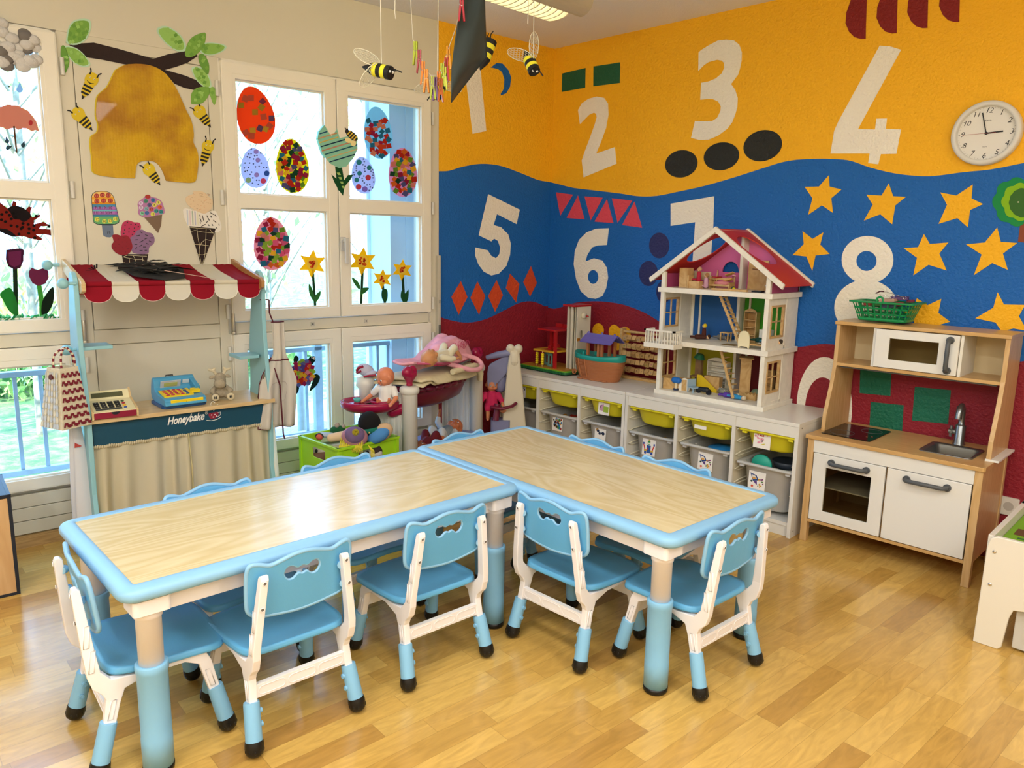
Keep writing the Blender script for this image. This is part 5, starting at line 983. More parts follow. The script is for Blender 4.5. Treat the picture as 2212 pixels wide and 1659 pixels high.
sw = dict(sit); sw.update(look=(.25, -1, .0), legL=((-.02, -.005, .04), (-.02, -.045, .03), (-.02, -.06, -.03), (0, -1, 0)), legR=((.02, -.005, .04), (.035, -.05, .04), (.07, -.07, .02), (.6, -.4, .3)))
doll('baby doll in a bright pink coat sitting in the lilac doll swing', frame(Vector((.155, -.665, .335)), YAW), sw, 'c98058', 'c8285a', sleeves=1.4, legs=1.1, headr=.040)
MB(magd).tube([(-.13, -.07, .39), (-.06, -.095, .385), (.0, -.085, .40), (.02, -.05, .41)], .014, 10, flat=.7).tube([(-.10, -.04, .30), (-.09, -.02, .40)], .02, 10).obj('safety_bar', S)
# lime crate of dolls
lime = mat('lime_crate', '9fd31c', .35); Cx, Cy, Cw, Cd, Chh = .289, -1.775, .345, .355, .40
K2 = thing('folding_crate', 'lime green plastic crate full of cloth dolls under the high chair tray', 'crate', (Cx, Cy, 0), R_(1))
hw, hd = Cw/2, Cd/2
for nm, a, b in (('front', (-hw, -hd), (hw, -hd)), ('right', (hw, -hd), (hw, hd)), ('back', (hw, hd), (-hw, hd)), ('left', (-hw, hd), (-hw, -hd))):
    a, b = Vector((*a, 0)), Vector((*b, 0)); d = (b-a); L_ = d.length; d.normalize(); n_ = Vector((d.y, -d.x, 0))
    f = lambda u, v, w_: tuple(a+d*u-n_*w_+Vector((0, 0, v)))
    m = MB(lime).prism([[(0, 0), (L_, 0), (L_, Chh), (0, Chh)], rrect(L_*.34, L_*.66, Chh-.085, Chh-.035, .01, 3)], .004, .009, fn=f)
    m.box(0, 0, 0, 0, 0, 0) if False else None
    for u0, u1 in ((0, .02), (L_-.02, L_)): m.prism([(u0, 0), (u1, 0), (u1, Chh), (u0, Chh)], -.002, .009, fn=f)
    m.prism([(-.002, Chh-.012), (L_+.002, Chh-.012), (L_+.002, Chh), (-.002, Chh)], -.005, .011, fn=f); m.prism([(.02, .05), (L_-.02, .05), (L_-.02, .062), (.02, .062)], 0, .005, fn=f); m.obj('side_wall', K2, bevel=.0015)
MB(lime).box(-hw+.005, hw-.005, -hd+.005, hd-.005, 0, .006).obj('base', K2)
CR = Matrix.Translation((Cx, Cy, 0)) @ Matrix.Rotation(YAW, 4, 'Z')
def cdoll(label, x, y, z, build, group='cloth dolls in the lime crate'):
    t = thing('cloth_doll', label, 'cloth doll', group=group); t.matrix_world = CR @ Matrix.Translation((x, y, z)); build(t)
felt = lambda c: mat('felt_'+c, c, .95, bump=(350, .5, .001))
def d1(t):
    MB(felt('b07a86')).ball((0, 0, 0), (.064, .052, .05), (.5, .1, .1), n=22).obj('hat_brim', t, remesh=.004)
    MB(felt('6f5a80')).ball((.004, -.016, .012), (.050, .044, .042), (.5, .1, .1), n=22).obj('hat_crown', t)
    m = MB(mat('pompom', 'd8c83c', .95)); r = random.Random(1)
    for i in range(260): d = Vector((r.gauss(0, 1), r.gauss(0, 1), r.gauss(0, 1))).normalized(); m.tube([Vector((.016, -.05, .036)), Vector((.016, -.05, .036))+d*.0165], .0009, 3, caps=False)
    m.obj('pompom', t)
    m = MB(MC['pompom'])
    for i in range(70): x = -.062+.0016*i; m.tube([(x, -.03, -.01-.015*cos(i)), (x-.004, -.045, -.035), (x+.002*sin(i*3), -.05, -.055-.008*sin(i*1.7))], .0012, 4)
    for i in range(6): m.tube([(.07, -.03, -.03), (.088+.003*i, -.055, -.05), (.09+.004*i, -.075, -.10+.006*(i % 3))], .0013, 4)
    m.obj('yarn_hair', t); MB(felt('d8bc9a')).cap((-.12, .03, -.015), (-.05, .02, .0), .022, .026).cap((-.05, .02, 0), (0, .0, -.01), .026, .04).obj('body', t, remesh=.004)
def d2(t):
    MB(mat('black_plush', '0a0a0b', .95)).ball((0, 0, .008), (.056, .050, .060), n=22).obj('hair', t)
    m = MB(felt('14705c')); m.tube([(.0525*cos(a), .047*sin(a), -.022+.008*cos(a)) for a in [i*pi/16 for i in range(32)]], .0085, 8, closed=True, flat=1.6); m.mat(plain('c8b060', .4)); m.rbox((.01, -.056, -.024), (.008, .002, .007)); m.rbox((.038, -.042, -.02), (.006, .002, .006), (0, 0, .8)); m.obj('headband', t)
    MB(felt('3a2a28')).ball((.0, .0, -.045), (.04, .038, .03), n=16).cap((.01, .0, -.06), (.03, 0, -.13), .03, .035).obj('body', t, remesh=.004)
def d3(t):
    MB(felt('c8a884')).ball((.01, .012, .01), (.062, .035, .042), (0, -.5, .2), n=20).obj('shoe_sole', t); MB(felt('4a86c0')).ball((0, -.008, 0), (.06, .034, .034), (0, -.5, .2), n=20).obj('cap_cloth', t)
def d4(t): MB(felt('1c5a34')).cap((-.02, 0, 0), (.02, 0, .005), .018, .02).obj('hood', t, remesh=.004); MB(felt('a89888')).ball((0, -.004, .026), .014, n=12).ball((.03, 0, .018), .012, n=12).obj('bobble', t)
def d5(t): MB(felt('c85a50')).ball((0, 0, 0), (.018, .016, .016), n=14).obj('face', t); MB(blk).tube([(.019*cos(a), -.002, .018*sin(a)) for a in [i*pi/10 for i in range(11)]], .004, 6).obj('hair', t)
def d6(t): MB(felt('b8c4cc')).rbox((0, 0, 0), (.09, .05, .02), (0, .1, .2)).obj('body', t, bevel=.008)
def d7(t): MB(felt('c8c0b4')).cap((-.04, 0, 0), (.04, 0, -.01), .022, .02).mat(blk).ball((-.01, -.02, 0), (.008, .006, .01), n=8).obj('body', t)
def PXc(u, v, z): a = CR.inverted() @ Vector((*FL(u, v, z), z)); return a.x, a.y, z
cdoll('cloth doll with purple hat, yellow pompom and yellow yarn hair', *PXc(766, 944, .43), d1)
cdoll('black-haired cloth doll head with green headband standing up', *PXc(798, 918, .47), d2)
cdoll('blue and tan cloth doll cap leaning on the crate\'s right edge', *PXc(818, 940, .425), d3)
cdoll('dark green hooded doll with grey bobbles at the crate back', *PXc(729, 929, .405), d4)
cdoll('small red-faced doll with black hair at the crate\'s left end', *PXc(690, 944, .40), d5)
cdoll('pale blue cloth doll body lying at the crate back', *PXc(710, 940, .385), d6)
cdoll('grey cloth doll showing through the left crate handle', *PXc(690, 972, .33), d7); cdoll('grey cloth doll showing through the front crate handle', *PXc(800, 975, .34), d7)
for i in range(6):
    a, b = ((-.10, -.03), (.0, .0), (.09, .02), (-.04, .07), (.05, -.06), (.02, .10))[i]
    cdoll(('brown', 'beige', 'grey', 'cream', 'rust', 'sand')[i]+' cloth doll body in the stuffing layer of the crate', a, b, .28+.01*(i % 2), lambda t, i=i: MB(felt(('7a5a48', 'c8b090', '8a8a8a', 'd8ccb0', '9a5a40', 'b89a70')[i])).cap((-.05, 0, 0), (.05, .01, .02), .045, .04).obj('body', t, remesh=.006))
# ================================================================= CHILDREN'S ART ON THE WINDOWS AND THE WALL
def art(name, label, cat, F, off, layers, group=None, wob=None):
    """layers: (outline in photo pixels, material, lift in mm). One flat paper thing on the wall plane F, at its real size."""
    pts = [F(u, v, off) for l in layers[:1] for u, v in (l[0][0] if isinstance(l[0][0][0], (tuple, list)) else l[0])]
    cx = sum(p[0] for p in pts)/len(pts); cz = sum(p[1] for p in pts)/len(pts); m = MB()
    for l in layers:
        lp = l[0] if isinstance(l[0][0][0], (tuple, list)) else [l[0]]; h = l[2]/1000
        m.mat(l[1]).prism([[(F(u, v, off)[0]-cx, F(u, v, off)[1]-cz) for u, v in q] for q in lp], -h, -h+min(.0006, h*.9) if h < .004 else 0)
    o = m.obj(name); w_ = F is W
    return tag(o, label, cat, group, wpt(cx, off, cz) if w_ else (cx, -off, cz), WROT if w_ else 0)
pap = lambda c: translucent('paper_'+c, c, .4)
e2 = lambda L: [(440+x/2.3036, y/2.3036) for x, y in L]
e1 = lambda L: [(x/2.7645, y/2.7645) for x, y in L]      # left top detail
def egg(cx, cy, hw, hh, tilt):
    o = []
    for i in range(40):
        t = 2*pi*i/40; x = hw*cos(t)*(1-.22*-sin(t)*-1*(-1) if False else 1-.18*max(0, -sin(t))-.02); y = hh*sin(t)
        x = hw*cos(t)*(1+.14*sin(t)); o.append((cx+x*cos(tilt)-y*sin(tilt), cy+x*sin(tilt)+y*cos(tilt)))
    return o
def sq(cx, cy, s, a): return [(cx+s*cos(a+k*pi/2), cy+s*sin(a+k*pi/2)) for k in range(4)]
def inside(p, poly):
    c = False; j = len(poly)-1
    for i in range(len(poly)):
        if (poly[i][1] > p[1]) != (poly[j][1] > p[1]) and p[0] < (poly[j][0]-poly[i][0])*(p[1]-poly[i][1])/(poly[j][1]-poly[i][1])+poly[i][0]: c = not c
        j = i
    return c
def confetti(out, n, s, cols, seed, box, mi=1.2):
    r = random.Random(seed); L = []
    for i in range(n*25):
        if len(L) >= n: break
        x, y = r.uniform(box[0], box[2]), r.uniform(box[1], box[3])
        if all(inside((x+s*1.15*p, y+s*1.15*q), out) for p, q in ((1, 0), (-1, 0), (0, 1), (0, -1))) and all((x-a)**2+(y-b)**2 > (s*1.5)**2 for a, b, _ in L): L.append((x, y, r.choice(cols)))
    return [(e2(sq(x, y, s*r.uniform(1.25, 1.5), r.random()*1.5)), pap(c), mi+.12*k) for k, (x, y, c) in enumerate(L)]
MULTI = ['c8301c', 'e07028', 'a02048', 'f0c030', '6fa030', '1a4a30', '5a5a90', '2a7a9a', 'e08a80']
GE = 'paper eggs on the window'; GO = -.015
def mk(label, c, tone, n, s, cols, seed, box=None, group=GE):
    out = egg(*c); box = box or (c[0]-c[2], c[1]-c[3], c[0]+c[2], c[1]+c[3])
    art('paper_egg', label, 'paper egg', W, GO, [(e2(out), pap(tone), 1.0)] + confetti(out, n, s, cols, seed, box), group)
mk('big orange paper egg with a few scattered squares, top left of the window', (256, 573, 92, 146, -.24), 'f0521c', 14, 15, ['c8a030', '8a3a58', '6a4a70', 'c85a40', '2a4a40', 'b8902a'], 1)
mk('yellow paper egg covered in coloured squares', (440, 825, 82, 136, -.1), 'e8dc1c', 70, 12.5, MULTI, 2, (365, 705, 515, 950))
mk('turquoise paper egg with mostly red squares on its lower half', (867, 660, 70, 130, -.12), '8cd0e4', 34, 12, ['c83024', 'd84a2a', 'e08a70', 'a8204a', '2a7a9a', 'c83024'], 3, (795, 600, 940, 785))
mk('pink paper egg with coloured squares at the right edge of the window', (990, 858, 70, 122, -.02), 'e4a0c4', 44, 12, MULTI, 4, (930, 755, 1050, 965))
mk('pink and green paper egg densely covered in squares, below the others', (338, 1212, 90, 132, -.06), 'e89aa4', 90, 13, MULTI+['9ac040', 'e0608a', '9ac040'], 5)
for lb, c, cols, sd in (('pale blue spotted paper egg with yellow and blue dots, left', (255, 836, 70, 100, -.15), ['e0d060', '3a6ac0', 'e88a60', 'e05a80', 'b0a0e0', 'a0c8a0'], 6), ('pale blue spotted paper egg with teal and red dots, beside the tulip picture', (793, 872, 58, 92, -.14), ['3a9aa0', 'd84a60', '9a80d8', '3a9aa0'], 7)):
    out = egg(*c); r = random.Random(sd); ly = [(e2(out), pap('c4d2f0'), 1.0)]; pl = []
    for i in range(400):
        s = (14, 12, 4)[i % 3] if len(pl) < 16 else 4; x, y = r.uniform(c[0]-c[2], c[0]+c[2]), r.uniform(c[1]-c[3], c[1]+c[3])
        if len(pl) < 34 and all(inside((x+s*cos(a), y+s*sin(a)), out) for a in (0, 1.6, 3.1, 4.7)) and all((x-a)**2+(y-b)**2 > (s+q+3)**2 for a, b, q in pl): pl.append((x, y, s)); ly.append((e2(ell(x, y, s, s, 0, 14)), pap(r.choice(cols) if s > 5 else '7080a8'), 1.3))
    art('paper_egg', lb, 'paper egg', W, GO, ly, GE)
# tulip with stripes and bee, in front of the meeting sashes
tul = [(558, 690), (565, 655), (592, 624), (610, 655), (627, 682), (655, 645), (668, 690), (690, 684), (715, 680), (755, 700), (757, 745), (735, 790), (700, 830), (665, 838), (620, 815), (580, 760)]
ly = [(e2([(645, 830), (680, 835), (690, 898), (710, 872), (735, 870), (722, 895), (700, 920), (690, 940), (685, 975), (662, 945), (640, 905), (627, 868), (652, 890)]), pap('1f5a34'), 19.6), (e2(tul), plain('86c4ac', .7), 20.6)]
for i, c in enumerate(('2a5a8a', 'e8b080', 'f0d070', '1f3a5a', 'e89a80', '2a6a80', 'f0d8a0', '204060')):
    d = 22+i*21; a = (560-20, 650+d*1.05); b_ = (760, 560+d*1.05+24)
    seg = []
    for k in range(41):
        t = k/40; x, y = a[0]+(b_[0]-a[0])*t, a[1]+(b_[1]-a[1])*t
        if inside((x, y), tul) and inside((x, y+5), tul): seg.append((x, y))
    if len(seg) > 2: ly.append((e2([seg[0], seg[-1], (seg[-1][0], seg[-1][1]+6), (seg[0][0], seg[0][1]+6)]), pap(c), 21.2+.02*i))
ly += [(e2([(645+8*k, 838+22*k), (660+8*k, 838+22*k), (668+6*k, 850+22*k), (652+8*k, 850+22*k)]), plain('9ac06a', .7), 20.4) for k in range(1, 5)]
art('paper_tulip', 'green striped paper tulip hung over the middle of the window', 'paper flower', W, .0, ly)
yb_, kb_ = plain('e0c040', .6), plain('17171a', .6); be = [(e2(ell(710, 700, 18, 12, .5, 14)), plain('f0e0a0', .6), 21.6), (e2(ell(735, 715, 15, 13, 1.2, 14)), plain('f0e0a0', .6), 21.6), (e2(ell(728, 676, 36, 17, .72, 22)), kb_, 22.4)]
for q in (-20, -6, 8, 21): c_ = (728+q*cos(.72), 676+q*sin(.72)); w0 = 16-abs(q)*.25; be.append((e2([(c_[0]+a*3*cos(.72)-b_*w0*sin(.72), c_[1]+a*3*sin(.72)+b_*w0*cos(.72)) for a, b_ in ((-1, -1), (1, -1), (1, 1), (-1, 1))]), yb_, 22.8))
be += [(e2(ell(703, 655, 9, 9, 0, 12)), kb_, 22.8), (e2([(700, 650), (692, 638), (695, 637), (703, 648)]), kb_, 22.8), (e2([(706, 650), (703, 641), (706, 641), (710, 650)]), kb_, 22.8)]
art('toy_bee', 'little striped bee perched on the green paper tulip', 'paper bee', W, 0, be)
def bee2(label, c, ang, L, wd, group='flat paper bees', off=0., lift=2., smile=True, wings=None):
    """flat bee: round head, striped pointed body, feelers"""
    L *= 1.15; wd *= 1.12; ca, sa = cos(ang), sin(ang); X = lambda x, y: (c[0]+x*ca-y*sa, c[1]+x*sa+y*ca); P = lambda l: e1([X(*p) for p in l]); yl, bk = plain('d8bc20', .7), plain('15161a', .7)
    ly = [(P([(-.1*L, -wd*.85), (.45*L, -wd*.75), (.75*L, -wd*.3), (.95*L, 0), (.75*L, wd*.3), (.45*L, wd*.75), (-.1*L, wd*.85)]), yl, lift+.2), (P(ell(-.32*L, 0, wd*1.15, wd*1.1, 0, 22)), yl, lift+.4)]
    for x0, x1 in ((.08, .20), (.30, .42), (.52, .64)): w0 = wd*(.85-.35*x0); ly.append((P([(x0*L, -w0), (x1*L, -w0*.92), (x1*L, w0*.92), (x0*L, w0)]), bk, lift+.6))
    ly.append((P([(.75*L, -wd*.3), (1.0*L, 0), (.75*L, wd*.3)]), bk, lift+.6))
    for s in (-1, 1):
        ly.append((P(ell(-.40*L, s*wd*.35, 4.2, 4.2, 0, 10)), plain('f0f0ea', .5), lift+.8)); ly.append((P(ell(-.40*L, s*wd*.35, 2.3, 2.3, 0, 8)), bk, lift+1.0))
        ly.append((P([(-.55*L, s*wd*.5), (-.75*L, s*wd*.55), (-.9*L, s*wd*.8), (-.93*L, s*wd*1.0), (-.85*L, s*wd*1.0), (-.75*L, s*wd*.75), (-.55*L, s*wd*.75)][::1]), bk, lift+.5))
    if smile: ly.append((P([(-.18*L+(.06*L)*(1-q*q), q*wd*.6) for q in (-1, -.5, 0, .5, 1)] + [(-.15*L+(.09*L)*(1-q*q), q*wd*.6) for q in (1, .5, 0, -.5, -1)]), bk, lift+.8))
    return art('paper_bee', label, 'paper bee', W, off, ly, group)
bee2('smiling paper bee above left of the hive, just under the branch leaves', (532, 505), 2.03, 88, 34)
bee2('paper bee left of the hive with its tail touching it', (487, 705), .86, 88, 33, smile=False)
bee2('paper bee right of the hive under the lowest leaves', (1207, 690), .95, 78, 31, smile=False)
bee2('laughing paper bee lowest on the right of the hive', (1232, 905), 1.85, 84, 30)
bee2('paper bee in the hive\'s entrance arch', (905, 1035), .95, 78, 30, smile=False)
# hive of bubble wrap
bub = bpy.data.materials.new('bubble_wrap_gold'); bub.use_nodes = True; nt = bub.node_tree; b = nt.nodes['Principled BSDF']; b.inputs['Roughness'].default_value = .55; b.inputs['Specular IOR Level'].default_value = .2; b.inputs['Coat Weight'].default_value = .15
tc = nt.nodes.new('ShaderNodeTexCoord'); vo = nt.nodes.new('ShaderNodeTexVoronoi'); vo.inputs['Scale'].default_value = 78; vo.inputs['Randomness'].default_value = .25; nt.links.new(tc.outputs['Object'], vo.inputs['Vector'])
bp = nt.nodes.new('ShaderNodeBump'); bp.inputs['Strength'].default_value = .9; bp.inputs['Distance'].default_value = .003; bp.invert = True; nt.links.new(vo.outputs['Distance'], bp.inputs['Height']); nt.links.new(bp.outputs[0], b.inputs['Normal'])
n = nt.nodes.new('ShaderNodeTexNoise'); n.inputs['Scale'].default_value = 4.5; n.inputs['Detail'].default_value = 4; nt.links.new(tc.outputs['Object'], n.inputs[0]); cr = nt.nodes.new('ShaderNodeValToRGB'); cr.color_ramp.elements[0].color = lin('a8741c'); cr.color_ramp.elements[0].position = .4; cr.color_ramp.elements[1].color = lin('cfa31a'); cr.color_ramp.elements[1].position = .58
nt.links.new(n.outputs[0], cr.inputs[0]); nt.links.new(cr.outputs[0], b.inputs['Base Color'])
hive = crv([(690, 420), (750, 388), (840, 383), (920, 400), (985, 440), (1040, 510), (1075, 580), (1110, 660), (1140, 720), (1155, 800), (1152, 850), (1175, 900), (1183, 960), (1172, 1060), (1150, 1090), (1070, 1088), (990, 1080)], 3, False) + crv([(975, 1035), (950, 990), (910, 962), (850, 962), (815, 985), (805, 1065)], 3, False) + crv([(700, 1062), (600, 1048), (560, 1030), (550, 1000), (548, 930), (540, 870), (545, 815), (580, 790), (585, 740), (572, 690), (578, 590), (600, 555), (640, 520), (670, 460)], 3, False)
art('paper_beehive', 'large golden bubble-wrap beehive hanging from a paper branch', 'paper beehive', W, 0, [(e1(hive), bub, 7), (e1([(x-8 if x < 850 else x, y) for x, y in hive]), plain('d4bc18', .6), 3.5)])
brm = mat('crepe_brown', '2e211f', .9, bump=(200, .6, .002)); 
art('paper_branch', 'dark brown crepe paper branch forking above the hive', 'paper branch', W, 0, [(e1([(388, 250), (430, 262), (560, 255), (700, 290), (840, 330), (915, 352), (1000, 325), (1110, 305), (1150, 290), (1180, 335), (1120, 375), (1050, 400), (985, 418), (1100, 450), (1200, 490), (1215, 515), (1170, 540), (1100, 525), (1040, 500), (990, 440), (925, 400), (900, 392), (760, 388), (600, 355), (510, 342), (440, 290)]), brm, 2.2)])
tis = [plain('78aa44', .7), plain('8aba54', .7), plain('689c3c', .7), plain('98c866', .7)]
leaves = [('upper left', [(395, 225), (410, 160), (450, 118), (530, 116), (543, 165), (515, 235), (460, 268), (400, 262)], 1), ('left, pointing right and down', [(380, 275), (450, 285), (505, 330), (540, 385), (500, 402), (440, 375), (395, 320)], 1), ('narrow, hanging below the branch end at the left', [(362, 290), (385, 275), (412, 350), (408, 400), (378, 452), (365, 400)], 0),
 ('long, top middle right', [(935, 172), (985, 155), (1050, 185), (1098, 240), (1110, 300), (1060, 308), (1000, 270), (950, 215)], 1), ('upright, right of the fork', [(1105, 335), (1115, 270), (1150, 220), (1223, 195), (1225, 245), (1200, 300), (1150, 338)], 0), ('flat, at the far right end', [(1190, 300), (1210, 262), (1270, 255), (1348, 272), (1335, 305), (1270, 330), (1215, 325)], 1),
 ('small, hanging under the far right leaf', [(1185, 330), (1215, 325), (1245, 375), (1247, 430), (1235, 445), (1205, 410), (1188, 370)], 0), ('pale rimmed, above the lowest pair at the right', [(1145, 402), (1200, 402), (1245, 450), (1262, 515), (1235, 530), (1180, 490), (1150, 440)], 1), ('wide, in the lowest pair', [(1140, 610), (1142, 560), (1175, 525), (1245, 520), (1250, 560), (1210, 615), (1150, 622)], 0), ('pointed, at the bottom right of the branch', [(1248, 535), (1275, 520), (1292, 575), (1280, 628), (1260, 590)], 0)]
for i, (lb, pl, rim) in enumerate(leaves):
    r = random.Random(i); out = crv(pl, 3); cx = sum(p[0] for p in pl)/len(pl); cy = sum(p[1] for p in pl)/len(pl); ly = []
    if rim: ly.append((e1(out), plain('b8dcc0', .7), 2.6))
    ly.append((e1([(cx+(x-cx)*(.86 if rim else 1), cy+(y-cy)*(.86 if rim else 1)) for x, y in out]), tis[i % 4], 3.0))
    for k in range(26):
        x, y = cx+r.uniform(-55, 55), cy+r.uniform(-60, 60)
        if all(inside((x+14*a, y+14*b_), out) for a, b_ in ((1, 0), (-1, 0), (0, 1), (0, -1))): ly.append((e1(sq(x, y, 13, r.random()*2)), tis[r.randrange(4)], 3.3+.05*k))
    art('paper_leaf', 'green tissue paper leaf, '+lb, 'paper leaf', W, 0, ly, 'tissue leaves on the paper branch')
# lollies and cones; ic(): detail 180,400 scale 6.9125
ic = lambda L: [(180+x/6.9125, 400+y/6.9125) for x, y in L]; wz = lambda c: plain(c, .75)
def strip(pl, y0, y1): # part of a convex outline between two heights
    o = []
    k = len(pl)
    for i in range(k):
        a, b_ = pl[i], pl[(i+1) % k]
        if y0 <= a[1] <= y1: o.append(a)
        cr_ = sorted([((y-a[1])/(b_[1]-a[1]), y) for y in (y0, y1) if (a[1]-y)*(b_[1]-y) < 0])
        for t, y in cr_: o.append((a[0]+(b_[0]-a[0])*t, y))
    return o
lol = [(118, 170), (135, 125), (180, 95), (260, 84), (340, 90), (400, 110), (440, 150), (465, 210), (485, 300), (510, 400), (538, 530), (530, 560), (480, 585), (400, 600), (280, 598), (200, 585), (155, 560), (145, 520), (130, 350), (122, 250)]
ly = [(ic([(275, 590), (440, 590), (450, 720), (440, 760), (400, 780), (340, 776), (300, 755), (290, 720)]), wz('6a7a92'), 1.4), (ic(lol), wz('2a3a4a'), 1.8)]
inn = [(320+(x-320)*.96, 340+(y-340)*.97) for x, y in lol]
for y0, y1, c in ((95, 275, 'e8c070'), (175, 215, 'e0a030'), (250, 285, 'd89020'), (288, 330, '4a8ab0'), (330, 370, '8a6ab0'), (370, 390, '6ab0c0'), (390, 440, '9a5aa0'), (440, 470, '3a7aa0'), (470, 580, '6ab070')):
    q = strip(inn, y0, y1)
    if len(q) > 2: ly.append((ic(q), wz(c), 2.0+.05*(y0//40)))
for x, y in ((195, 160), (282, 147), (370, 152), (200, 240), (300, 232), (402, 232)): ly.append((ic(ell(x, y, 38, 36, 0, 16)), wz('a83a2c'), 2.9)); ly.append((ic(ell(x, y, 26, 24, 0, 12)), wz('c85a4a'), 3.1))
for i, x in enumerate((180, 245, 320, 400, 450)):
    for y in (340, 412): ly.append((ic(ell(x, y, 26, 22, 0, 12)), wz('b06ab8'), 2.9))
for x, y in ((207, 512), (312, 540), (400, 535), (475, 505)): ly.append((ic(ell(x, y, 34, 34, 0, 16)), wz('e0e060'), 2.9))
o = art('paper_lolly', 'striped crayon paper ice lolly numbered at its green foot', 'paper ice lolly', W, 0, ly)
def digits(o, L, size, Ft=ic, lift=.0034):
    m = MB(plain('2a2a20', .7)); c = o.location; 
    base = [tuple(v) for v in ()]; inv = o.matrix_basis.inverted()
    Rz = Matrix.Rotation(-WROT, 3, 'Z'); c0 = o.location
    for s, x, y in L:
        (u, v), = Ft([(x, y)]); X, Z = W(u, v); lx = (Rz @ (wpt(X, 0, Z)-c0)); m.text(s, size, lambda a, b_: (lx.x+a, -lift, lx.z+b_))
    m.obj('number', o)
digits(o, [('15', 207, 512), ('16', 312, 540), ('17', 400, 535), ('18', 475, 505), ('1', 195, 160), ('2', 282, 147), ('3', 370, 152), ('4', 200, 240), ('5', 300, 232), ('6', 402, 232), ('7', 180, 340), ('8', 245, 340), ('9', 320, 340), ('10', 400, 340), ('11', 180, 412), ('12', 245, 412), ('13', 320, 412), ('14', 400, 412), ('19', 375, 712)], .016)
ly = [(ic([(900, 470), (1175, 440), (1160, 600), (1115, 715)]), wz('7a6450'), 1.6), (ic(crv([(808, 290), (830, 240), (900, 190), (935, 150), (975, 142), (1005, 175), (1090, 190), (1165, 240), (1195, 310), (1212, 380), (1200, 430), (1130, 440), (1060, 460), (960, 478), (870, 470), (815, 420), (825, 360)], 2)), wz('b47aa8'), 2.0), (ic(ell(960, 172, 42, 30, 0, 16)), wz('a8342c'), 2.4)]
ds = [(1040, 222, '3a70a8', '4'), (1118, 262, 'd8d860', '9'), (1060, 298, 'e0d860', '8'), (1140, 328, 'd8643a', '15'), (930, 238, '4a8a70', '3'), (985, 296, '5a5a8a', '7'), (1012, 360, 'c8585a', '12'), (1088, 385, '3a9a98', '14'), (1160, 398, '3aa0a0', '20'), (940, 352, '8ab8c0', '10'), (878, 420, '8ad8b0', '16'), (948, 415, '4a70b0', '17'), (1034, 433, 'e0e060', '13'), (858, 270, 'd8c0dc', '1'), (860, 335, 'd8c0d8', '5')]
for x, y, c, s in ds: ly.append((ic(ell(x, y, 33, 31, 0, 14)), wz(c), 2.6))
o = art('paper_ice_cream', 'small crayon ice cream cone with numbered dots and a red cherry', 'paper ice cream', W, 0, ly, 'paper ice creams'); digits(o, [(s, x, y) for x, y, c, s in ds], .014)
r = random.Random(9); ly = [(ic([(575, 1030), (970, 1030), (935, 1215), (600, 1215)]), brm, 1.2)]
for pts, c in (([(555, 740), (575, 590), (610, 545), (660, 525), (720, 540), (760, 555), (830, 560), (858, 610), (845, 670), (790, 740), (720, 800), (620, 780)], 'b8365e'), ([(690, 800), (760, 740), (800, 675), (880, 665), (940, 700), (1020, 720), (1060, 790), (1050, 870), (980, 930), (955, 1025), (740, 1010), (720, 900)], '8c6a8e'), ([(430, 750), (500, 735), (560, 755), (640, 750), (690, 790), (720, 860), (730, 930), (690, 1010), (600, 1048), (500, 1020), (430, 950), (420, 890), (450, 840)], '8e1e2c')): ly.append((ic(crv(pts, 3)), wz(c), 1.8+.5*len(ly)))
for x, y, a, l in ((860, 705, .6, 22), (815, 752, -.2, 28), (942, 748, .35, 24), (1020, 788, 0, 24), (930, 798, -.35, 20), (788, 816, -.1, 24), (865, 840, -.5, 32), (1000, 842, .4, 26), (782, 884, 0, 20), (952, 875, .4, 20), (855, 903, -.6, 24), (910, 922, 0, 22), (786, 940, -1, 20), (860, 976, 0, 22), (930, 972, .0, 18)): ly.append((ic([(x-l*cos(a)+5*sin(a), y-l*sin(a)-5*cos(a)), (x+l*cos(a)+5*sin(a), y+l*sin(a)-5*cos(a)), (x+l*cos(a)-5*sin(a), y+l*sin(a)+5*cos(a)), (x-l*cos(a)-5*sin(a), y-l*sin(a)+5*cos(a))]), blk, 3.9))
for x, y in ((655, 555), (620, 598), (708, 585), (775, 587), (820, 618), (680, 645), (760, 640), (615, 668), (678, 700), (603, 722), (755, 690), (728, 735)): ly.append((ic(ell(x, y, 10, 10, 0, 8)), blk, 3.9))
for x, y in ((520, 800), (465, 840), (580, 845), (645, 850), (525, 880), (635, 905), (465, 930), (580, 930), (660, 945), (535, 985), (600, 780), (625, 995)): ly.append((ic([(x-14, y-4), (x, y+4), (x+12, y-10), (x+4, y+10)]), wz('4a1018'), 3.9))
o = art('paper_ice_cream', 'triple scoop paper ice cream, pink, purple and dark red, in a string-laced cone', 'paper ice cream', W, 0, ly, 'paper ice creams')
def strings(o, Ls):
    m = MB(plain('d8cca8', .8)); Rz = Matrix.Rotation(-WROT, 3, 'Z')
    for L in Ls: m.tube([(lambda q: (q.x, -.0045, q.z))(Rz @ (wpt(W(u, v)[0], 0, W(u, v)[1])-o.location)) for u, v in ic(L)], .0011, 5)
    m.obj('string_lacing', o)
strings(o, [[(595, 1070), (650, 1045), (730, 1050), (850, 1058), (945, 1060)], [(600, 1075), (700, 1095), (780, 1110), (880, 1108), (935, 1150)], [(600, 1150), (680, 1195), (760, 1185), (860, 1165), (920, 1175)], [(680, 1090), (690, 1190)], [(740, 1050), (775, 1110), (772, 1180)], [(880, 1080), (888, 1180)]])
ly = [(ic(crv([(1487, 380), (1510, 350), (1560, 350), (1700, 385), (1850, 400), (1940, 380), (1990, 410), (2050, 560), (2062, 640), (2030, 690), (1960, 700), (1600, 640), (1560, 600), (1510, 500)], 3)), wz('e8e4da'), 1.6)]
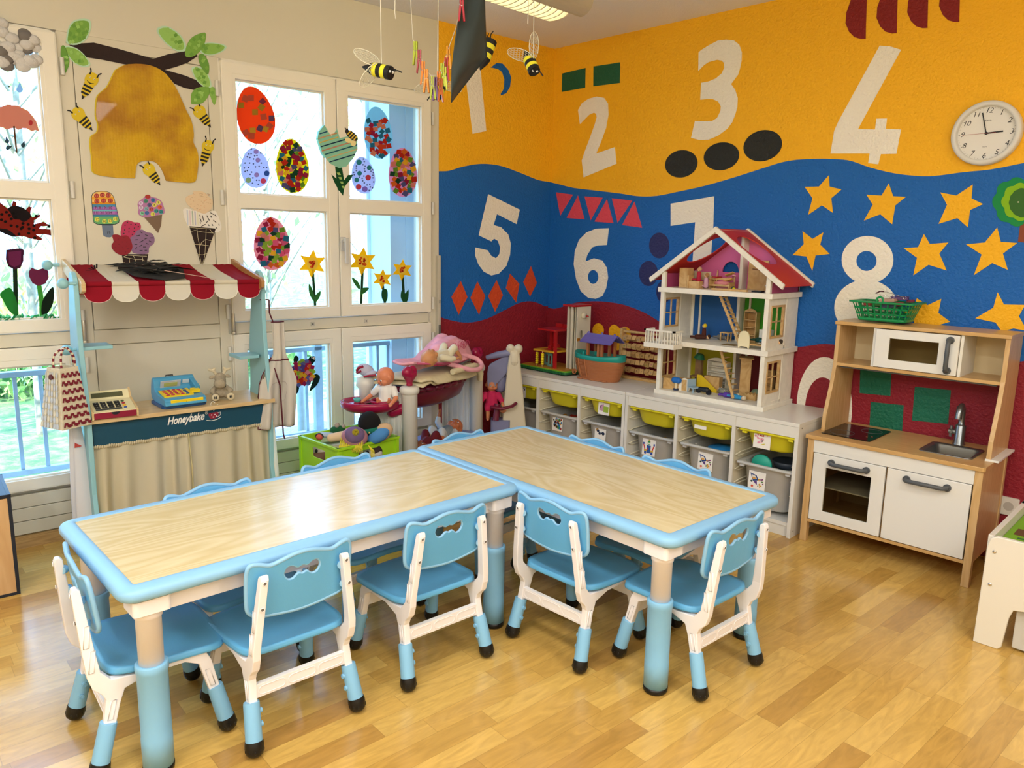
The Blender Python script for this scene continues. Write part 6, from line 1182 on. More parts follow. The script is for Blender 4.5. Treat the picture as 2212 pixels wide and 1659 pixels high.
for i, c in enumerate(('c8d0dc', 'dcc8cc', 'a8b8a4', 'b8b8cc', 'e0dcc0')): x = 1540+38*i; ly.append((ic([(x, 370+6*i), (x+20, 375+6*i), (x+28, 600), (x+12, 600)]), wz(c), 1.9))
ly += [(ic(crv([(1525, 200), (1560, 160), (1640, 130), (1640, 95), (1720, 90), (1800, 105), (1880, 180), (1930, 240), (1920, 330), (1870, 390), (1800, 425), (1700, 390), (1600, 330), (1540, 270)], 3)), wz('e0c8a4'), 2.4), (ic([(1580, 612), (1975, 648), (1780, 1190), (1755, 1190)]), brm, 3.2)]
for x, y, a, l in ((1740, 460, 1.4, 20), (1785, 490, 1.3, 42), (1860, 490, 1.1, 42), (1750, 520, 1.2, 30), (1920, 425, .5, 30), (1970, 455, .9, 18), (1960, 540, .7, 28), (1905, 470, 1.4, 15), (1925, 592, 1, 16), (2025, 590, 1.2, 14), (1790, 600, -.5, 36), (1870, 598, 1, 14), (1845, 548, -1, 18), (1990, 642, 1, 14), (1745, 560, 1.3, 14)): ly.append((ic([(x-l*cos(a)+5*sin(a), y-l*sin(a)-5*cos(a)), (x+l*cos(a)+5*sin(a), y+l*sin(a)-5*cos(a)), (x+l*cos(a)-5*sin(a), y+l*sin(a)+5*cos(a)), (x-l*cos(a)-5*sin(a), y-l*sin(a)+5*cos(a))]), blk, 2.7))
for k in range(60): x, y = r.uniform(1560, 1890), r.uniform(120, 380); a = r.uniform(0, .6); ly.append((ic([(x, y), (x+22*cos(a), y+22*sin(a)), (x+22*cos(a), y+22*sin(a)+4), (x, y+4)]), wz('b89878' if k % 3 else 'd89870'), 2.7))
o = art('paper_ice_cream', 'pale paper ice cream with black sprinkles in a dark string-laced cone', 'paper ice cream', W, 0, ly, 'paper ice creams')
strings(o, [[(1590, 630), (1690, 640), (1830, 650), (1880, 655), (1935, 720)], [(1610, 690), (1660, 675), (1780, 700), (1940, 715)], [(1690, 640), (1705, 780), (1730, 900), (1735, 1060), (1760, 1185)], [(1830, 650), (1820, 860), (1810, 1060), (1775, 1180)], [(1640, 885), (1760, 890), (1880, 905)], [(1680, 1035), (1780, 1040), (1840, 1020)], [(1720, 945), (1760, 860), (1820, 810), (1910, 830)]])
# daffodils on the lower panes
def daff(label, cx, cy, R, y1, leaves, hx=0):
    gn = pap('1f5a30'); ly = [(e2([(cx-5, cy+R*.3), (cx+7, cy+R*.3), (cx+hx+7, y1), (cx+hx-5, y1)]), pap('24462c'), 1.0)]
    for q in leaves: ly.append((e2(crv(q, 3)), gn if R < 60 else pap('3a7a3a'), 1.5))
    pt = []
    for k in range(12): a = -pi/2+k*pi/6+.08; rr_ = R if k % 2 == 0 else R*.52; pt.append((cx+rr_*cos(a), cy+rr_*sin(a)))
    ly += [(e2(pt), pap('f6c81a'), 2.0), (e2(ell(cx, cy, R*.4, R*.42, 0, 16)), pap('f8dc50'), 2.6)]
    r = random.Random(int(cx)); 
    for k in range(12): ly.append((e2(sq(cx+r.uniform(-.2, .2)*R, cy+r.uniform(-.25, .25)*R, R*.1, r.random()*2)), pap(('d8401a', 'b82a1a', 'e86a20')[k % 3]), 3+.1*k))
    art('paper_daffodil', label, 'paper flower', W, GO, ly, 'paper daffodils')
daff('yellow paper daffodil alone on the left lower pane', 540, 1312, 72, 1528, [[(548, 1500), (525, 1460), (523, 1412), (540, 1440), (552, 1480)], [(555, 1500), (552, 1475), (580, 1448), (578, 1475), (562, 1500)]], 14)
daff('tallest yellow paper daffodil, left on the right lower pane', 790, 1300, 72, 1518, [[(772, 1440), (745, 1405), (738, 1380), (765, 1400), (778, 1425)], [(778, 1465), (785, 1435), (822, 1432), (805, 1455), (785, 1465)]], -8)
daff('smallest yellow paper daffodil, middle of the right lower pane', 888, 1388, 52, 1508, [[(900, 1505), (885, 1480), (888, 1440), (912, 1442), (915, 1480), (908, 1500)]], 12)
daff('yellow paper daffodil with fat leaves, right on the right lower pane', 987, 1343, 54, 1508, [[(996, 1508), (980, 1480), (985, 1445), (1002, 1460), (1018, 1440), (1018, 1480), (1008, 1505)]], 10)
# turtle on the lower left pane
tq = lambda L: [(640+x/6.911, 720+y/6.911) for x, y in L]; dg = pap('14302c')
ly = [(tq(crv(p, 3)), dg, 1.2) for p in ([(175, 410), (195, 360), (240, 338), (278, 350), (285, 395), (260, 440), (225, 470)], [(-40, 420), (-35, 360), (0, 330), (35, 370), (25, 410), (-10, 440)], [(255, 625), (300, 608), (350, 640), (345, 700), (300, 780), (210, 862), (200, 840), (235, 740), (250, 690)], [(-20, 790), (10, 780), (40, 800), (35, 850), (10, 900), (-20, 880)])]
shell_ = ell(90, 590, 165, 190, .1, 30); ly.insert(0, (tq(shell_), pap('e8a0a0'), 1.6)); r = random.Random(12); pl = []
for i in range(900):
    x, y = r.uniform(-70, 250), r.uniform(400, 790)
    if inside((x, y), shell_) and all((x-a)**2+(y-b_)**2 > 38**2 for a, b_ in pl): pl.append((x, y)); ly.append((tq(sq(x, y, 42, r.random()*2)), pap(r.choice(['d03020', 'e87030', 'a8205a', 'f0c030', '9ac040', '6a70b0', 'e890a0', '5a4a9a', 'a8205a'])), 2+.05*len(pl)))
for x in (237, 265): ly += [(tq(ell(x, 360+(x-237)*.5, 16, 16, 0, 12)), plain('f0f0ea', .5), 5.5), (tq(ell(x+2, 362+(x-237)*.5, 9, 9, 0, 10)), blk, 5.8)]
art('paper_turtle', 'dark green paper turtle with a patchwork shell on the low pane', 'paper turtle', W, GO, ly)
# left window pictures; lw(): detail 0,180 scale 3.07
lw = lambda L: [(x/3.0725, 180+y/3.0725) for x, y in L]
art('paper_umbrella', 'salmon coloured paper umbrella on the left window', 'paper umbrella', W, GO, [(lw([(-60, 330), (-70, 240), (-20, 165), (50, 142), (120, 150), (190, 185), (240, 250), (260, 320), (235, 310), (210, 318), (180, 300), (150, 298), (120, 308), (100, 295), (70, 300), (45, 308), (20, 292), (-10, 290), (-40, 320)]), pap('d8907a'), 1.2), (lw([(86, 285), (98, 283), (116, 460), (104, 460)]), pap('6a4a38'), 1.8), (lw(ell(203, 262, 14, 18, 0, 14)), pap('c84048'), 1.8)])
for i, (x, y, a) in enumerate(((45, 378, -.2), (58, 425, 1.2), (155, 405, .3), (130, 30, 0))):
    s = 1 if i < 3 else 1.5; P = [(x+s*(px*cos(a)-py*sin(a)), y+s*(px*sin(a)+py*cos(a))) for px, py in ((0, -26), (9, -6), (15, 8), (8, 20), (-4, 20), (-15, 8), (-8, -6))]
    art('paper_raindrop', ('dark paper raindrop left of the umbrella handle, upper', 'dark paper raindrop left of the umbrella handle, lower', 'dark paper raindrop right of the umbrella handle', 'pale blue paper raindrop between cloud and umbrella')[i], 'paper raindrop', W, GO, [(lw(crv(P, 2)), pap('3a5560' if i < 3 else '9ac4dc'), 1.2)], 'paper raindrops')
lb_ = [(-60, 800), (0, 790), (50, 830), (78, 815), (85, 780), (105, 785), (110, 815), (170, 840), (190, 818), (215, 822), (205, 840), (200, 870), (215, 890), (268, 868), (265, 885), (225, 910), (225, 935), (290, 918), (330, 945), (270, 950), (260, 965), (350, 970), (350, 1015), (290, 1000), (240, 1005), (280, 1030), (275, 1045), (200, 1030), (160, 1015), (100, 1015), (40, 985), (-10, 960), (-60, 960)]
ly = [(lw(lb_), pap('8a2418'), 1.2), (lw(crv([(50, 830), (110, 812), (180, 845), (205, 885), (160, 920), (130, 905), (90, 900), (70, 860)], 3)), pap('20181a'), 1.6), (lw(crv([(-60, 960), (20, 965), (60, 975), (110, 1018), (60, 1010), (0, 985)], 3)), pap('20181a'), 1.6)]
for i, (x, y) in enumerate(((12, 870), (42, 855), (62, 876), (88, 865), (35, 918), (74, 945), (113, 950), (152, 930), (187, 937), (140, 965), (193, 965), (225, 945), (223, 975), (125, 1000), (190, 995), (10, 905), (75, 900), (104, 890), (150, 955), (325, 950), (345, 1005), (240, 880), (230, 1025))): ly.append((lw(ell(x, y, 11, 9, 0, 10)), pap('17110f'), 2.2))
art('paper_ladybird', 'red and black spotted paper ladybird on the left window', 'paper ladybird', W, GO, ly)
art('paper_tulip', 'purple paper tulip on a tall dark stem, left one', 'paper flower', W, GO, [(lw([(85, 1225), (115, 1225), (122, 1568), (92, 1568)]), pap('1e3420'), 1.0), (lw(crv([(0, 1395), (60, 1355), (95, 1400), (118, 1480), (112, 1540), (60, 1510), (20, 1440)], 3)), pap('2c8a3a'), 1.4), (lw([(40, 1105), (95, 1098), (130, 1095), (157, 1105), (155, 1180), (135, 1225), (95, 1235), (55, 1215), (38, 1170)]), pap('4a1a38'), 1.8), (lw([(55, 1120), (140, 1110), (138, 1200), (95, 1220), (60, 1200)]), pap('7a2a58'), 2.2)])
art('paper_tulip', 'purple heart-shaped paper tulip on a light green stem', 'paper flower', W, GO, [(lw([(243, 1340), (275, 1340), (290, 1430), (285, 1565), (262, 1565), (260, 1450)]), pap('4aa040'), 1.0), (lw(crv([(275, 1530), (280, 1450), (320, 1380), (355, 1355), (355, 1450), (320, 1520), (290, 1540)], 3)), pap('16281a'), 1.4), (lw([(190, 1250), (210, 1225), (250, 1238), (290, 1225), (320, 1245), (322, 1290), (300, 1330), (255, 1345), (215, 1325), (192, 1280)]), pap('7a2a4c'), 1.8)])
r = random.Random(4); m = MB()
for i in range(60):
    x, y = W(r.uniform(-40, 132), r.uniform(684, 695), GO); m.mat(pap(('3aa860', '58c080', '8ad8a8')[i % 3])).rbox((x+2.9, -.003-.006*r.random(), y-1.01), (.03, .002, .022), (r.random(), r.random(), r.random()*3))
tag(m.obj('tissue_grass'), 'strip of torn green tissue paper grass along the left window bottom', 'tissue paper', loc=wpt(-2.9, GO, 1.01), rz=WROT)['kind'] = 'stuff'
m = MB(mat('cotton_wool', 'cfcdca', 1, bump=(40, 1, .01))); cx, cz = W(20, 100, 0)
for i in range(46): a = r.random()*6.283; q = math.sqrt(r.random()); m.mat(MC['cotton_wool'] if i % 4 else mat('cotton_grey', '77726e', 1)).ball((.125*q*cos(a)-.02, -.012-.014*r.random(), .085*q*sin(a)), (.028, .014, .022), n=10)
tag(m.obj('cotton_cloud'), 'grey and white cotton wool cloud at the top of the left window', 'cotton cloud', loc=wpt(cx, 0, cz), rz=WROT)
# felt tree on the right wall
tz = lambda L: [(2040+x/5.186, 200+y/5.186) for x, y in L]
def bumpy(cx, cy, a, n, k=.13): return [(cx+a*(1+k*abs(cos(n*t/2)))*cos(t), cy+a*(1+k*abs(cos(n*t/2)))*sin(t)) for t in [2*pi*i/72 for i in range(72)]]
art('felt_tree', 'felt tree decoration with three green layers and a brown trunk, right edge', 'felt tree', Rw, 0, [(tz([(855, 1440), (1010, 1430), (1030, 1700), (825, 1670)]), felt('8a4a34'), 2), (tz(bumpy(815, 1225, 245, 8)), felt('1e8a4a'), 4), (tz(bumpy(855, 1225, 190, 8)), felt('86b822'), 6), (tz(bumpy(895, 1235, 160, 14, .05)), felt('3c6a30'), 8), (tz(ell(833, 1228, 8, 8, 0, 10)), plain('e8e0c0', .4), 8.6)])

# ================================================================= THINGS HANGING FROM THE CEILING
string = plain('d8d2c0', .8)
def P3(u, v, t): return CAM + ray(u, v)*t
def hang_bee(label, c, t, ax, L, rad, wings, topuv=None):
    """paper-roll bee hung by a thread; ax = direction of the head"""
    p = P3(*c, t); T = thing('hanging_bee', label, 'hanging bee', p, group='paper roll bees hanging on threads'); ax = Vector(ax).normalized()
    y_, k_ = plain('e4dc2c', .6), plain('121214', .6); m = MB()
    for i in range(5): m.mat(k_ if i % 2 == 0 else y_); a = ax*(L*(i/5-.5)); b_ = ax*(L*((i+1)/5-.5)); m.tube([a, b_], [rad*(.75 if i == 0 else 1), rad], 20, caps=False)
    m.mat(k_).tube([ax*L*.5, ax*(L*.5+.001)], rad*.98, 20); m.tube([ax*(-L*.5), ax*(-L*.5-.03)], [rad*.74, .002], 16); m.obj('body', T)
    sd = ax.cross(Vector((0, 0, 1))).normalized(); up_ = sd.cross(ax); m = MB(k_)
    for s in (-1, 1): m.tube([ax*L*.5+sd*s*rad*.5+up_*rad*.4, ax*(L*.5+.015)+sd*s*rad*.6+up_*rad*.6, ax*(L*.5+.028)+sd*s*rad*.9+up_*rad*.5], .0022, 6)
    m.obj('feeler', T); m = MB(plain('e8e8e8', .4))
    for s in (-1, 1): m.ball(ax*(L*.5+.001)+sd*s*rad*.4+up_*rad*.2, rad*.22, n=10)
    m.obj('eye', T)
    wm = plain('dcd8c0', .4); m = MB(wm)
    for s, d in wings:
        d = Vector(d).normalized(); e = d.cross(ax).normalized()*.026; o0 = -ax*L*.12+up_*rad*.8; out = [o0+d*(.045+.045*cos(a))+e*sin(a) for a in [i*pi/12 for i in range(24)]]; m.tube(out, .0012, 5, closed=True)
        e_ = e.normalized()
        for i in range(1, 9):
            for j in range(-3, 4):
                c_ = o0+d*(.0102*i)+e_*(.0088*j+.0044*(i % 2)); q = ((c_-o0-d*.045).dot(d)/.045)**2+((c_-o0).dot(e_)/.026)**2
                if q < .95: m.tube([c_+(d*cos(a)+e_*sin(a))*.0052 for a in [k*pi/3 for k in range(6)]], .0007, 3, closed=True)
    m.obj('mesh_wing', T)
    th = MB(string); a = up_*rad*.8; th.tube([a, Vector((0, 0, HC-p.z))], .0016, 6); th.obj('thread', T); return T
r2, u2 = RT, UP; fw_ = _f
hang_bee('paper roll bee hanging furthest left, in front of the wall above the window', (822, 153), 2.35, r2*1-u2*.35-fw_*.35, .075, .021, ((1, -r2*.8+u2*.5), (1, -r2*.6-u2*.7)))
hang_bee('paper roll bee hanging behind the row of pegs', (950, 190), 2.75, -r2*.35-u2*.9-fw_*.3, .075, .022, ((1, r2*.6-u2*.2), (1, -r2*.8-u2*.3)))
hang_bee('paper roll bee hanging half hidden behind the grey paper sheet', (1052, 112), 2.9, r2*.35+u2*.95, .09, .024, ((1, -r2*.6-u2*.3), (1, -r2*.5+u2*.4)))
hang_bee('paper roll bee with mesh heart wings hanging furthest right', (1147, 138), 2.6, r2*.35-u2*.95-fw_*.35, .07, .021, ((1, -r2*.9+u2*.25), (1, r2*.1+u2*.95)))
pk = [(898, 115, 'a8b81c', 'lime'), (906, 133, '9a1a24', 'red'), (914, 158, 'e08200', 'orange'), (921, 175, 'e88c08', 'orange'), (935, 190, 'a8b81c', 'lime'), (941, 192, '6a4470', 'purple'), (948, 180, 'e87c00', 'orange'), (952, 195, 'b8601c', 'brown-orange'), (956, 162, 'c0d030', 'lime'), (964, 150, 'b81c24', 'red'), (969, 125, 'e8a020', 'yellow'), (960, 170, 'c8d838', 'yellow-green'), (997, 18, 'a01424', 'red')]
ords = ('first', 'second', 'third', 'fourth', 'fifth', 'sixth', 'seventh', 'eighth', 'ninth', 'tenth', 'eleventh', 'twelfth')
for i, (u, v, c, nm) in enumerate(pk):
    p = P3(u, v, 2.45 if i < 12 else 2.2); T = thing('clothes_peg', '%s plastic peg, %s' % (nm, ords[i]+' along the slack string from the wall side' if i < 12 else 'alone at the top edge of the grey paper sheet'), 'clothes peg', p, YAW+(i*37 % 5-2)*.12, group='pegs hanging on the string')
    pm = plain(c, .35)
    for s in (-1, 1): MB(pm).prism([(s*.0012, .036), (s*.0062, .036), (s*.0058, .012), (s*.007, .004), (s*.0105, -.036), (s*.0055, -.036), (s*.0006, .004), (s*.001, .014)][::s], -.005, .005).obj('jaw', T, bevel=.0008)
    MB(chrome).tube([(-.006, -.005, .010), (0, -.006, .004), (.006, -.005, .010), (.006, .005, .010), (0, .006, .004), (-.006, .005, .01)], .0008, 5, closed=True).obj('spring', T)
top0 = P3(862, 0, 2.45); m = MB(string)
sp_ = [P3(870, -90, 2.45)] + [P3(u, v-15, 2.45) for u, v in ((892, 100), (905, 130), (915, 155), (930, 178), (945, 178), (958, 155), (968, 122))] + [P3(985, 60, 2.3), P3(1000, -5, 2.2), P3(1010, -100, 2.15)]
sp_[0].z = HC; sp_[-1].z = HC
o = m.tube([tuple(q) for q in sp_], .0014, 6).obj('peg_string'); tag(o, 'white string sagging from the ceiling with pegs on it', 'string')
m = MB(string); a = P3(860, -30, 2.45); a.z = HC; m.tube([a, P3(853, 25, 2.45), P3(855, 41, 2.45)], .002, 6); tag(m.obj('string_end'), 'loose end of white string hanging free near the wall', 'string')
a = P3(1143, 20, 2.6); m = MB(string); m.tube([Vector((a.x, a.y, HC-.10)), P3(1140, 52, 2.6)], .0016, 6); tag(m.obj('string_end'), 'short loose thread beside the right-hand hanging bee\'s thread', 'string')
shm = translucent('grey_sheet', '3a4240', .12, rough=.45)
SH = [(1002, -60), (1046, -60), (1049, 60), (1052, 122), (1012, 172), (990, 195), (974, 221), (976, 140), (988, 60)]
c0 = P3(1010, 80, 2.2); q = MB(shm)
def shp(u, v):
    L_ = [(1001, -60), (993, 20), (982, 90), (975, 150), (974, 221)]; R__ = [(1046, -60), (1048, 30), (1050, 80), (1052, 122), (975, 222)]
    k = min(3, int(v*4)); f_ = v*4-k; a = Vector(L_[k]).lerp(Vector(L_[k+1]), f_); b_ = Vector(R__[k]).lerp(Vector(R__[k+1]), f_)
    p = a.lerp(b_, u); t = 2.2+.10*u+.025*sin(u*pi)*(1-v)+.02*sin(u*5+v*4); return P3(p.x, p.y, t)-c0
q.grid(shp, 16, 32); o = q.obj('hanging_sheet'); w_ = o.modifiers.new('s', 'SOLIDIFY'); w_.thickness = .001; tag(o, 'dark grey paper sheet hanging by a red peg from the ceiling string', 'paper sheet', loc=c0)
# ceiling lamp
Lm = thing('ceiling_lamp', 'fluorescent ceiling lamp with curved white louvres', 'ceiling lamp', (.70, -1.40, HC-.001))
m = MB(mat('lamp_housing', 'c8c0aa', .5)); m.prism(crv([(.085, 0), (.20, 0), (.215, -.03), (.20, -.085), (.15, -.115), (.105, -.10), (.09, -.05)], 4), -.62, .66, fn=lambda u, v, d: (u, d, v)); m.obj('housing', Lm)
MB(mat('lamp_housing', 'c8c0aa', .5)).box(-.11, .20, -.62, .66, -.02, 0).obj('mounting_plate', Lm)
lou = mat('lamp_louvre', 'f4f0d8', .35, emit=('fff4c8', .02)); m = MB(lou)
for i in range(30):
    y = -.60+.042*i
    m.prism(crv([(-.105, -.06), (-.06, -.105), (.0, -.118), (.07, -.112), (.10, -.09), (.10, -.06), (.0, -.075)], 2), y-.004, y+.004, fn=lambda u, v, d: (u, d+(v+.09)*.12, v))
m.obj('louvre', Lm); MB(lou).tube([(-.107, -.62, -.055), (-.107, .66, -.055)], .004, 6).tube([(.10, -.62, -.06), (.10, .66, -.06)], .004, 6).obj('louvre_rail', Lm)
MB(mat('lamp_tube', 'ffffff', .5, emit=('fff2d0', 9))).tube([(0, -.58, -.045), (0, .62, -.045)], .013, 12).obj('tube', Lm)
# ================================================================= DOLL'S HOUSE
hwd = mat('house_whitewood', 'ebe6d8', .5, vary=.05, vscale=30); nat = wood('toy_wood', 'd2b077', 'c29a5e', .45, (8, 8, 8), 2, 3); Zs = .56
X0, X1, Yf, Yb = 1.108, 1.752, -.338, -.012
H_ = thing('dolls_house', 'large open wooden doll\'s house with red roof on the white shelf', 'doll\'s house', ((X0+X1)/2, (Yf+Yb)/2, Zs))
hx, hy = (X1-X0)/2, (Yb-Yf)/2
def hb(nm, m_, *b_, bev=.0015, par=None): return MB(m_).box(*b_).obj(nm, par or H_, bevel=bev)
hb('base', hwd, -hx, hx, -hy, hy, 0, .024)
s1, s2 = .276, .556
for z in (s1, s2): hb('floor_slab', hwd, -hx-.004, hx+.004, -hy-.004, hy, z, z+.026)
for z0, z1 in ((.024, s1), (s1+.026, s2), (s2+.026, .665)):
    for x in (-hx+.012, hx-.035):
        hb('corner_post', hwd, x, x+.023, -hy, -hy+.02, z0, z1); hb('corner_post', hwd, x, x+.023, hy-.02, hy, z0, z1)
    if z1 < .6: hb('inner_wall', hwd, .004, .020, hy-.07, hy-.01, z0, z1)
hb('inner_wall', hwd, .004, .022, hy-.07, hy-.01, s2+.026, .868)
xw = .012
for z0, z1, ca, cb in ((.024, s1, 'b8b020', '7a1414'), (s1+.026, s2, '1a5aa0', '3a9a14')):
    hb('back_wall', plain(ca, .6), -hx+.02, xw-.008, hy-.014, hy-.006, z0, z1); hb('back_wall', plain(cb, .6), xw+.008, hx-.02, hy-.014, hy-.006, z0, z1)
    for x in (-.254, .047): hb('wall_batten', hwd, x, x+.012, hy-.02, hy-.014, z0, z1, par=None)
pkm = plain('dc6ea4', .6)
MB(pkm).prism([[(-hx+.02, s2+.026), (hx-.02, s2+.026), (hx-.02, .665), (.0, .885), (-hx+.02, .665)], [(-.078+.05*cos(a), .665+.058*sin(a)) for a in [k*pi/12 for k in range(13)]], [(.185+.05*cos(a), .645+.058*sin(a)) for a in [k*pi/12 for k in range(13)]]], hy-.014, hy-.006).obj('attic_wall', H_)
for x0, x1, c in ((-hx+.012, -hx+.020, 'b04a78'), (hx-.020, hx-.012, 'b04a78')): hb('attic_side', plain(c, .6), x0, x1, -hy+.02, hy-.006, s2+.026, .655)
for x, s in ((-hx+.012, 1), (hx-.020, -1)):        # side walls with four-pane windows
    for z0, z1 in ((.024, s1), (s1+.026, s2)):
        zz0, zz1 = z0+.065, z0+.215
        m = MB(hwd).prism([[(-hy+.02, z0), (hy-.02, z0), (hy-.02, z1), (-hy+.02, z1)], [(-hy+.035, zz0), (-hy+.168, zz0), (-hy+.168, zz1), (-hy+.035, zz1)]], x, x+.008, fn=lambda u, v, d: (d, u, v)); w_ = m.obj('side_wall', H_)
        ox = x+(.010 if s < 0 else -.002); m = MB(nat)
        m.prism([[(-hy+.030, zz0-.006), (-hy+.173, zz0-.006), (-hy+.173, zz1+.006), (-hy+.030, zz1+.006)], [(-hy+.040, zz0+.004), (-hy+.163, zz0+.004), (-hy+.163, zz1-.004), (-hy+.040, zz1-.004)]], x-.003, x+.011, fn=lambda u, v, d: (d, u, v))
        m.box(x, x+.008, -hy+.0995, -hy+.1035, zz0, zz1).box(x, x+.008, -hy+.035, -hy+.168, (zz0+zz1)/2-.0025, (zz0+zz1)/2+.0025); m.obj('window_frame', w_)
        MB(hwd).box(x-.002, x+.010, -hy+.19, -hy+.196, z0, z1).box(x-.002, x+.010, -hy+.02, hy-.02, z0, z0+.015).obj('panel_batten', w_)
# roof: rafters and red panels with oval openings
ex, ez, rz_ = .375, .625, .895
for y, t_ in ((-hy-.012, 0), (hy-.006, 1)):
    for s in (-1, 1): MB(hwd).prism([(0, rz_+.006), (0, rz_-.024), (s*ex, ez-.020), (s*(ex+.008), ez+.004)], y, y+.016).obj('gable_rafter', H_, bevel=.0015)
rd = plain('c8301a', .5)
for s in (-1, 1):
    def rf(u, v, d, s=s): return (s*ex*u*(1), -hy+.005+v*(2*hy-.01), rz_-(rz_-ez)*u-.004-d)
    o = MB(rd).prism([[(0, 0), (1, 0), (1, 1), (0, 1)], [(.12+.26*(1+cos(a)), .5+.36*sin(a)) for a in [i*pi/14 for i in range(28)]]], 0, .005, fn=rf).obj('roof_panel', H_); w_ = o.modifiers.new('x', 'SOLIDIFY'); w_.thickness = .0005
hb('ridge_beam', hwd, -.01, .01, -hy, hy, rz_-.03, rz_-.01)
hb('eave_board', plain('cdbb9c', .6), -hx+.05, -.10, -.02, -.012, .625, .668)
# balcony
bz = s1-.012; bx0, bx1, by0 = -hx-.02, -hx+.17, -hy-.092
m = MB(hwd).box(bx0, bx1, by0, -hy-.006, bz, bz+.026); bal = m.obj('balcony', H_, bevel=.002); m = MB(hwd)
for k in range(11): m.cyl((bx0+.008+.0174*k, by0+.006, bz+.02), (bx0+.008+.0174*k, by0+.006, bz+.09), .0028, n=8)
for k in range(1, 5): m.cyl((bx1-.006, by0+.006+.018*k, bz+.02), (bx1-.006, by0+.006+.018*k, bz+.09), .0028, n=8); m.cyl((bx0+.006, by0+.006+.018*k, bz+.02), (bx0+.006, by0+.006+.018*k, bz+.09), .0028, n=8)
m.box(bx0, bx1, by0, by0+.012, bz+.088, bz+.097).box(bx1-.012, bx1, by0, -hy-.005, bz+.088, bz+.097).box(bx0, bx0+.012, by0, -hy-.005, bz+.088, bz+.097); m.obj('balustrade', bal)
# stairs
def stairs(x0, z0, x1, z1, y, wd, n, rail=True):
    m = MB(nat); a, b_ = Vector((x0, y, z0)), Vector((x1, y, z1)); d = (b_-a); L_ = d.length; ang = -math.atan2(d.z, d.x); c = (a+b_)/2
    for s in (-1, 1): m.rbox((c.x, y+s*wd/2, c.z), (L_, .006, .013), (0, ang, 0)) if rail or s == -1 else None
    for k in range(n): p = a.lerp(b_, (k+.5)/n); m.box(p.x-.012, p.x+.012, y-wd/2, y+wd/2, p.z-.0018, p.z+.0018)
    m.obj('staircase', H_)
stairs(.145, s1+.028, .012, s2-.002, -hy+.085, .05, 12); stairs(.125, .03, .035, s1-.002, -hy+.09, .055, 9, False)
MB(plain('8a7038', .6)).box(.035, .115, -hy+.055, -hy+.12, s1+.0262, s1+.0270).obj('stair_opening', H_)
# furniture and toys inside: local helper, placed in the house frame
HC3 = H_.location
def inh(name, label, cat, x, y, z, build, rz=0, group='toys in the doll\'s house'):
    t = thing(name, label, cat, HC3+Vector((x, y, z)), rz, group); build(t); t.scale = (1.22, 1.22, 1.22); return t
def bxs(nm, m_, L, bev=.001): return lambda t: [MB(m_).box(*q).obj(nm, t, bevel=bev) for q in L]
def chair_(t, m_=nat, s=1.0):
    MB(m_).box(-.018*s, .018*s, -.018*s, .018*s, .018*s, .022*s).obj('seat', t); MB(m_).box(-.018*s, .018*s, .014*s, .018*s, .022*s, .05*s).obj('backrest', t)
    for a in (-1, 1):
        for b_ in (-1, 1): MB(m_).box(a*.016*s-.002, a*.016*s+.002, b_*.016*s-.002, b_*.016*s+.002, 0, .018*s).obj('leg', t)
def cabinet(w_, d_, h_, n, m_=nat, arch=False):
    def f(t):
        for a in (-1, 1): MB(m_).box(a*w_/2-.002, a*w_/2+.002, -d_/2, d_/2, 0, h_).obj('side_panel', t)
        MB(m_).box(-w_/2, w_/2, d_/2-.002, d_/2, 0, h_).obj('back_panel', t)
        for k in range(n+1): MB(m_).box(-w_/2, w_/2, -d_/2, d_/2, h_*k/n-.0015+.0015*(k == 0)*1, h_*k/n+.0015).obj('shelf_board', t)
        if arch: MB(m_).prism(crv([(-w_/2, h_), (w_/2, h_), (w_/3, h_+.012), (0, h_+.018), (-w_/3, h_+.012)], 2), -d_/2, -d_/2+.004).obj('crest', t)
    return f
def bed(w_, l_, m_=nat, cov=None):
    def f(t):
        MB(m_).box(-l_/2, l_/2, -w_/2, w_/2, .012, .02).obj('mattress_base', t); MB(m_).prism(crv([(-w_/2, 0), (w_/2, 0), (w_/2, .04), (0, .055), (-w_/2, .04)], 2), -l_/2-.003, -l_/2, fn=lambda u, v, d: (d, u, v)).obj('headboard', t); MB(m_).box(l_/2, l_/2+.003, -w_/2, w_/2, 0, .03).obj('footboard', t)
        if cov: MB(plain(cov, .9)).ball((0, 0, .024), (l_*.42, w_*.42, .012), n=14).obj('blanket', t)
    return f
def minidoll(col, hair='d8b040', lying=True):
    def f(t):
        a = (0, 0, .012); b_ = (.035, 0, .012) if lying else (0, 0, .04)
        MB(plain(col, .8)).cap(a, b_, .011, .009).cap(a, Vector(a)+Vector((-.025, .012, 0)), .005, .004).cap(a, Vector(a)+Vector((-.026, -.01, 0)), .005, .004).cap(b_, Vector(b_)+Vector((-.01, .022, 0)), .004, .004).obj('body', t)
        h = Vector(b_)+(Vector((.015, 0, 0)) if lying else Vector((0, 0, .016))); MB(plain('e0b890', .6)).ball(h, .0095, n=12).obj('head', t); MB(plain(hair, .9)).ball(h+Vector((.003, 0, .002)), (.0095, .0105, .0100), n=12).obj('hair', t)
    return f
zA, zB, zC = .0245, s1+.0265, s2+.0265
inh('toy_cot', 'wooden box bed at the left of the ground floor', 'toy bed', -0.235, -0.07, zA, bxs('side_panel', nat, [(-.055, .055, -.03, .03, 0, .05)]), .2)
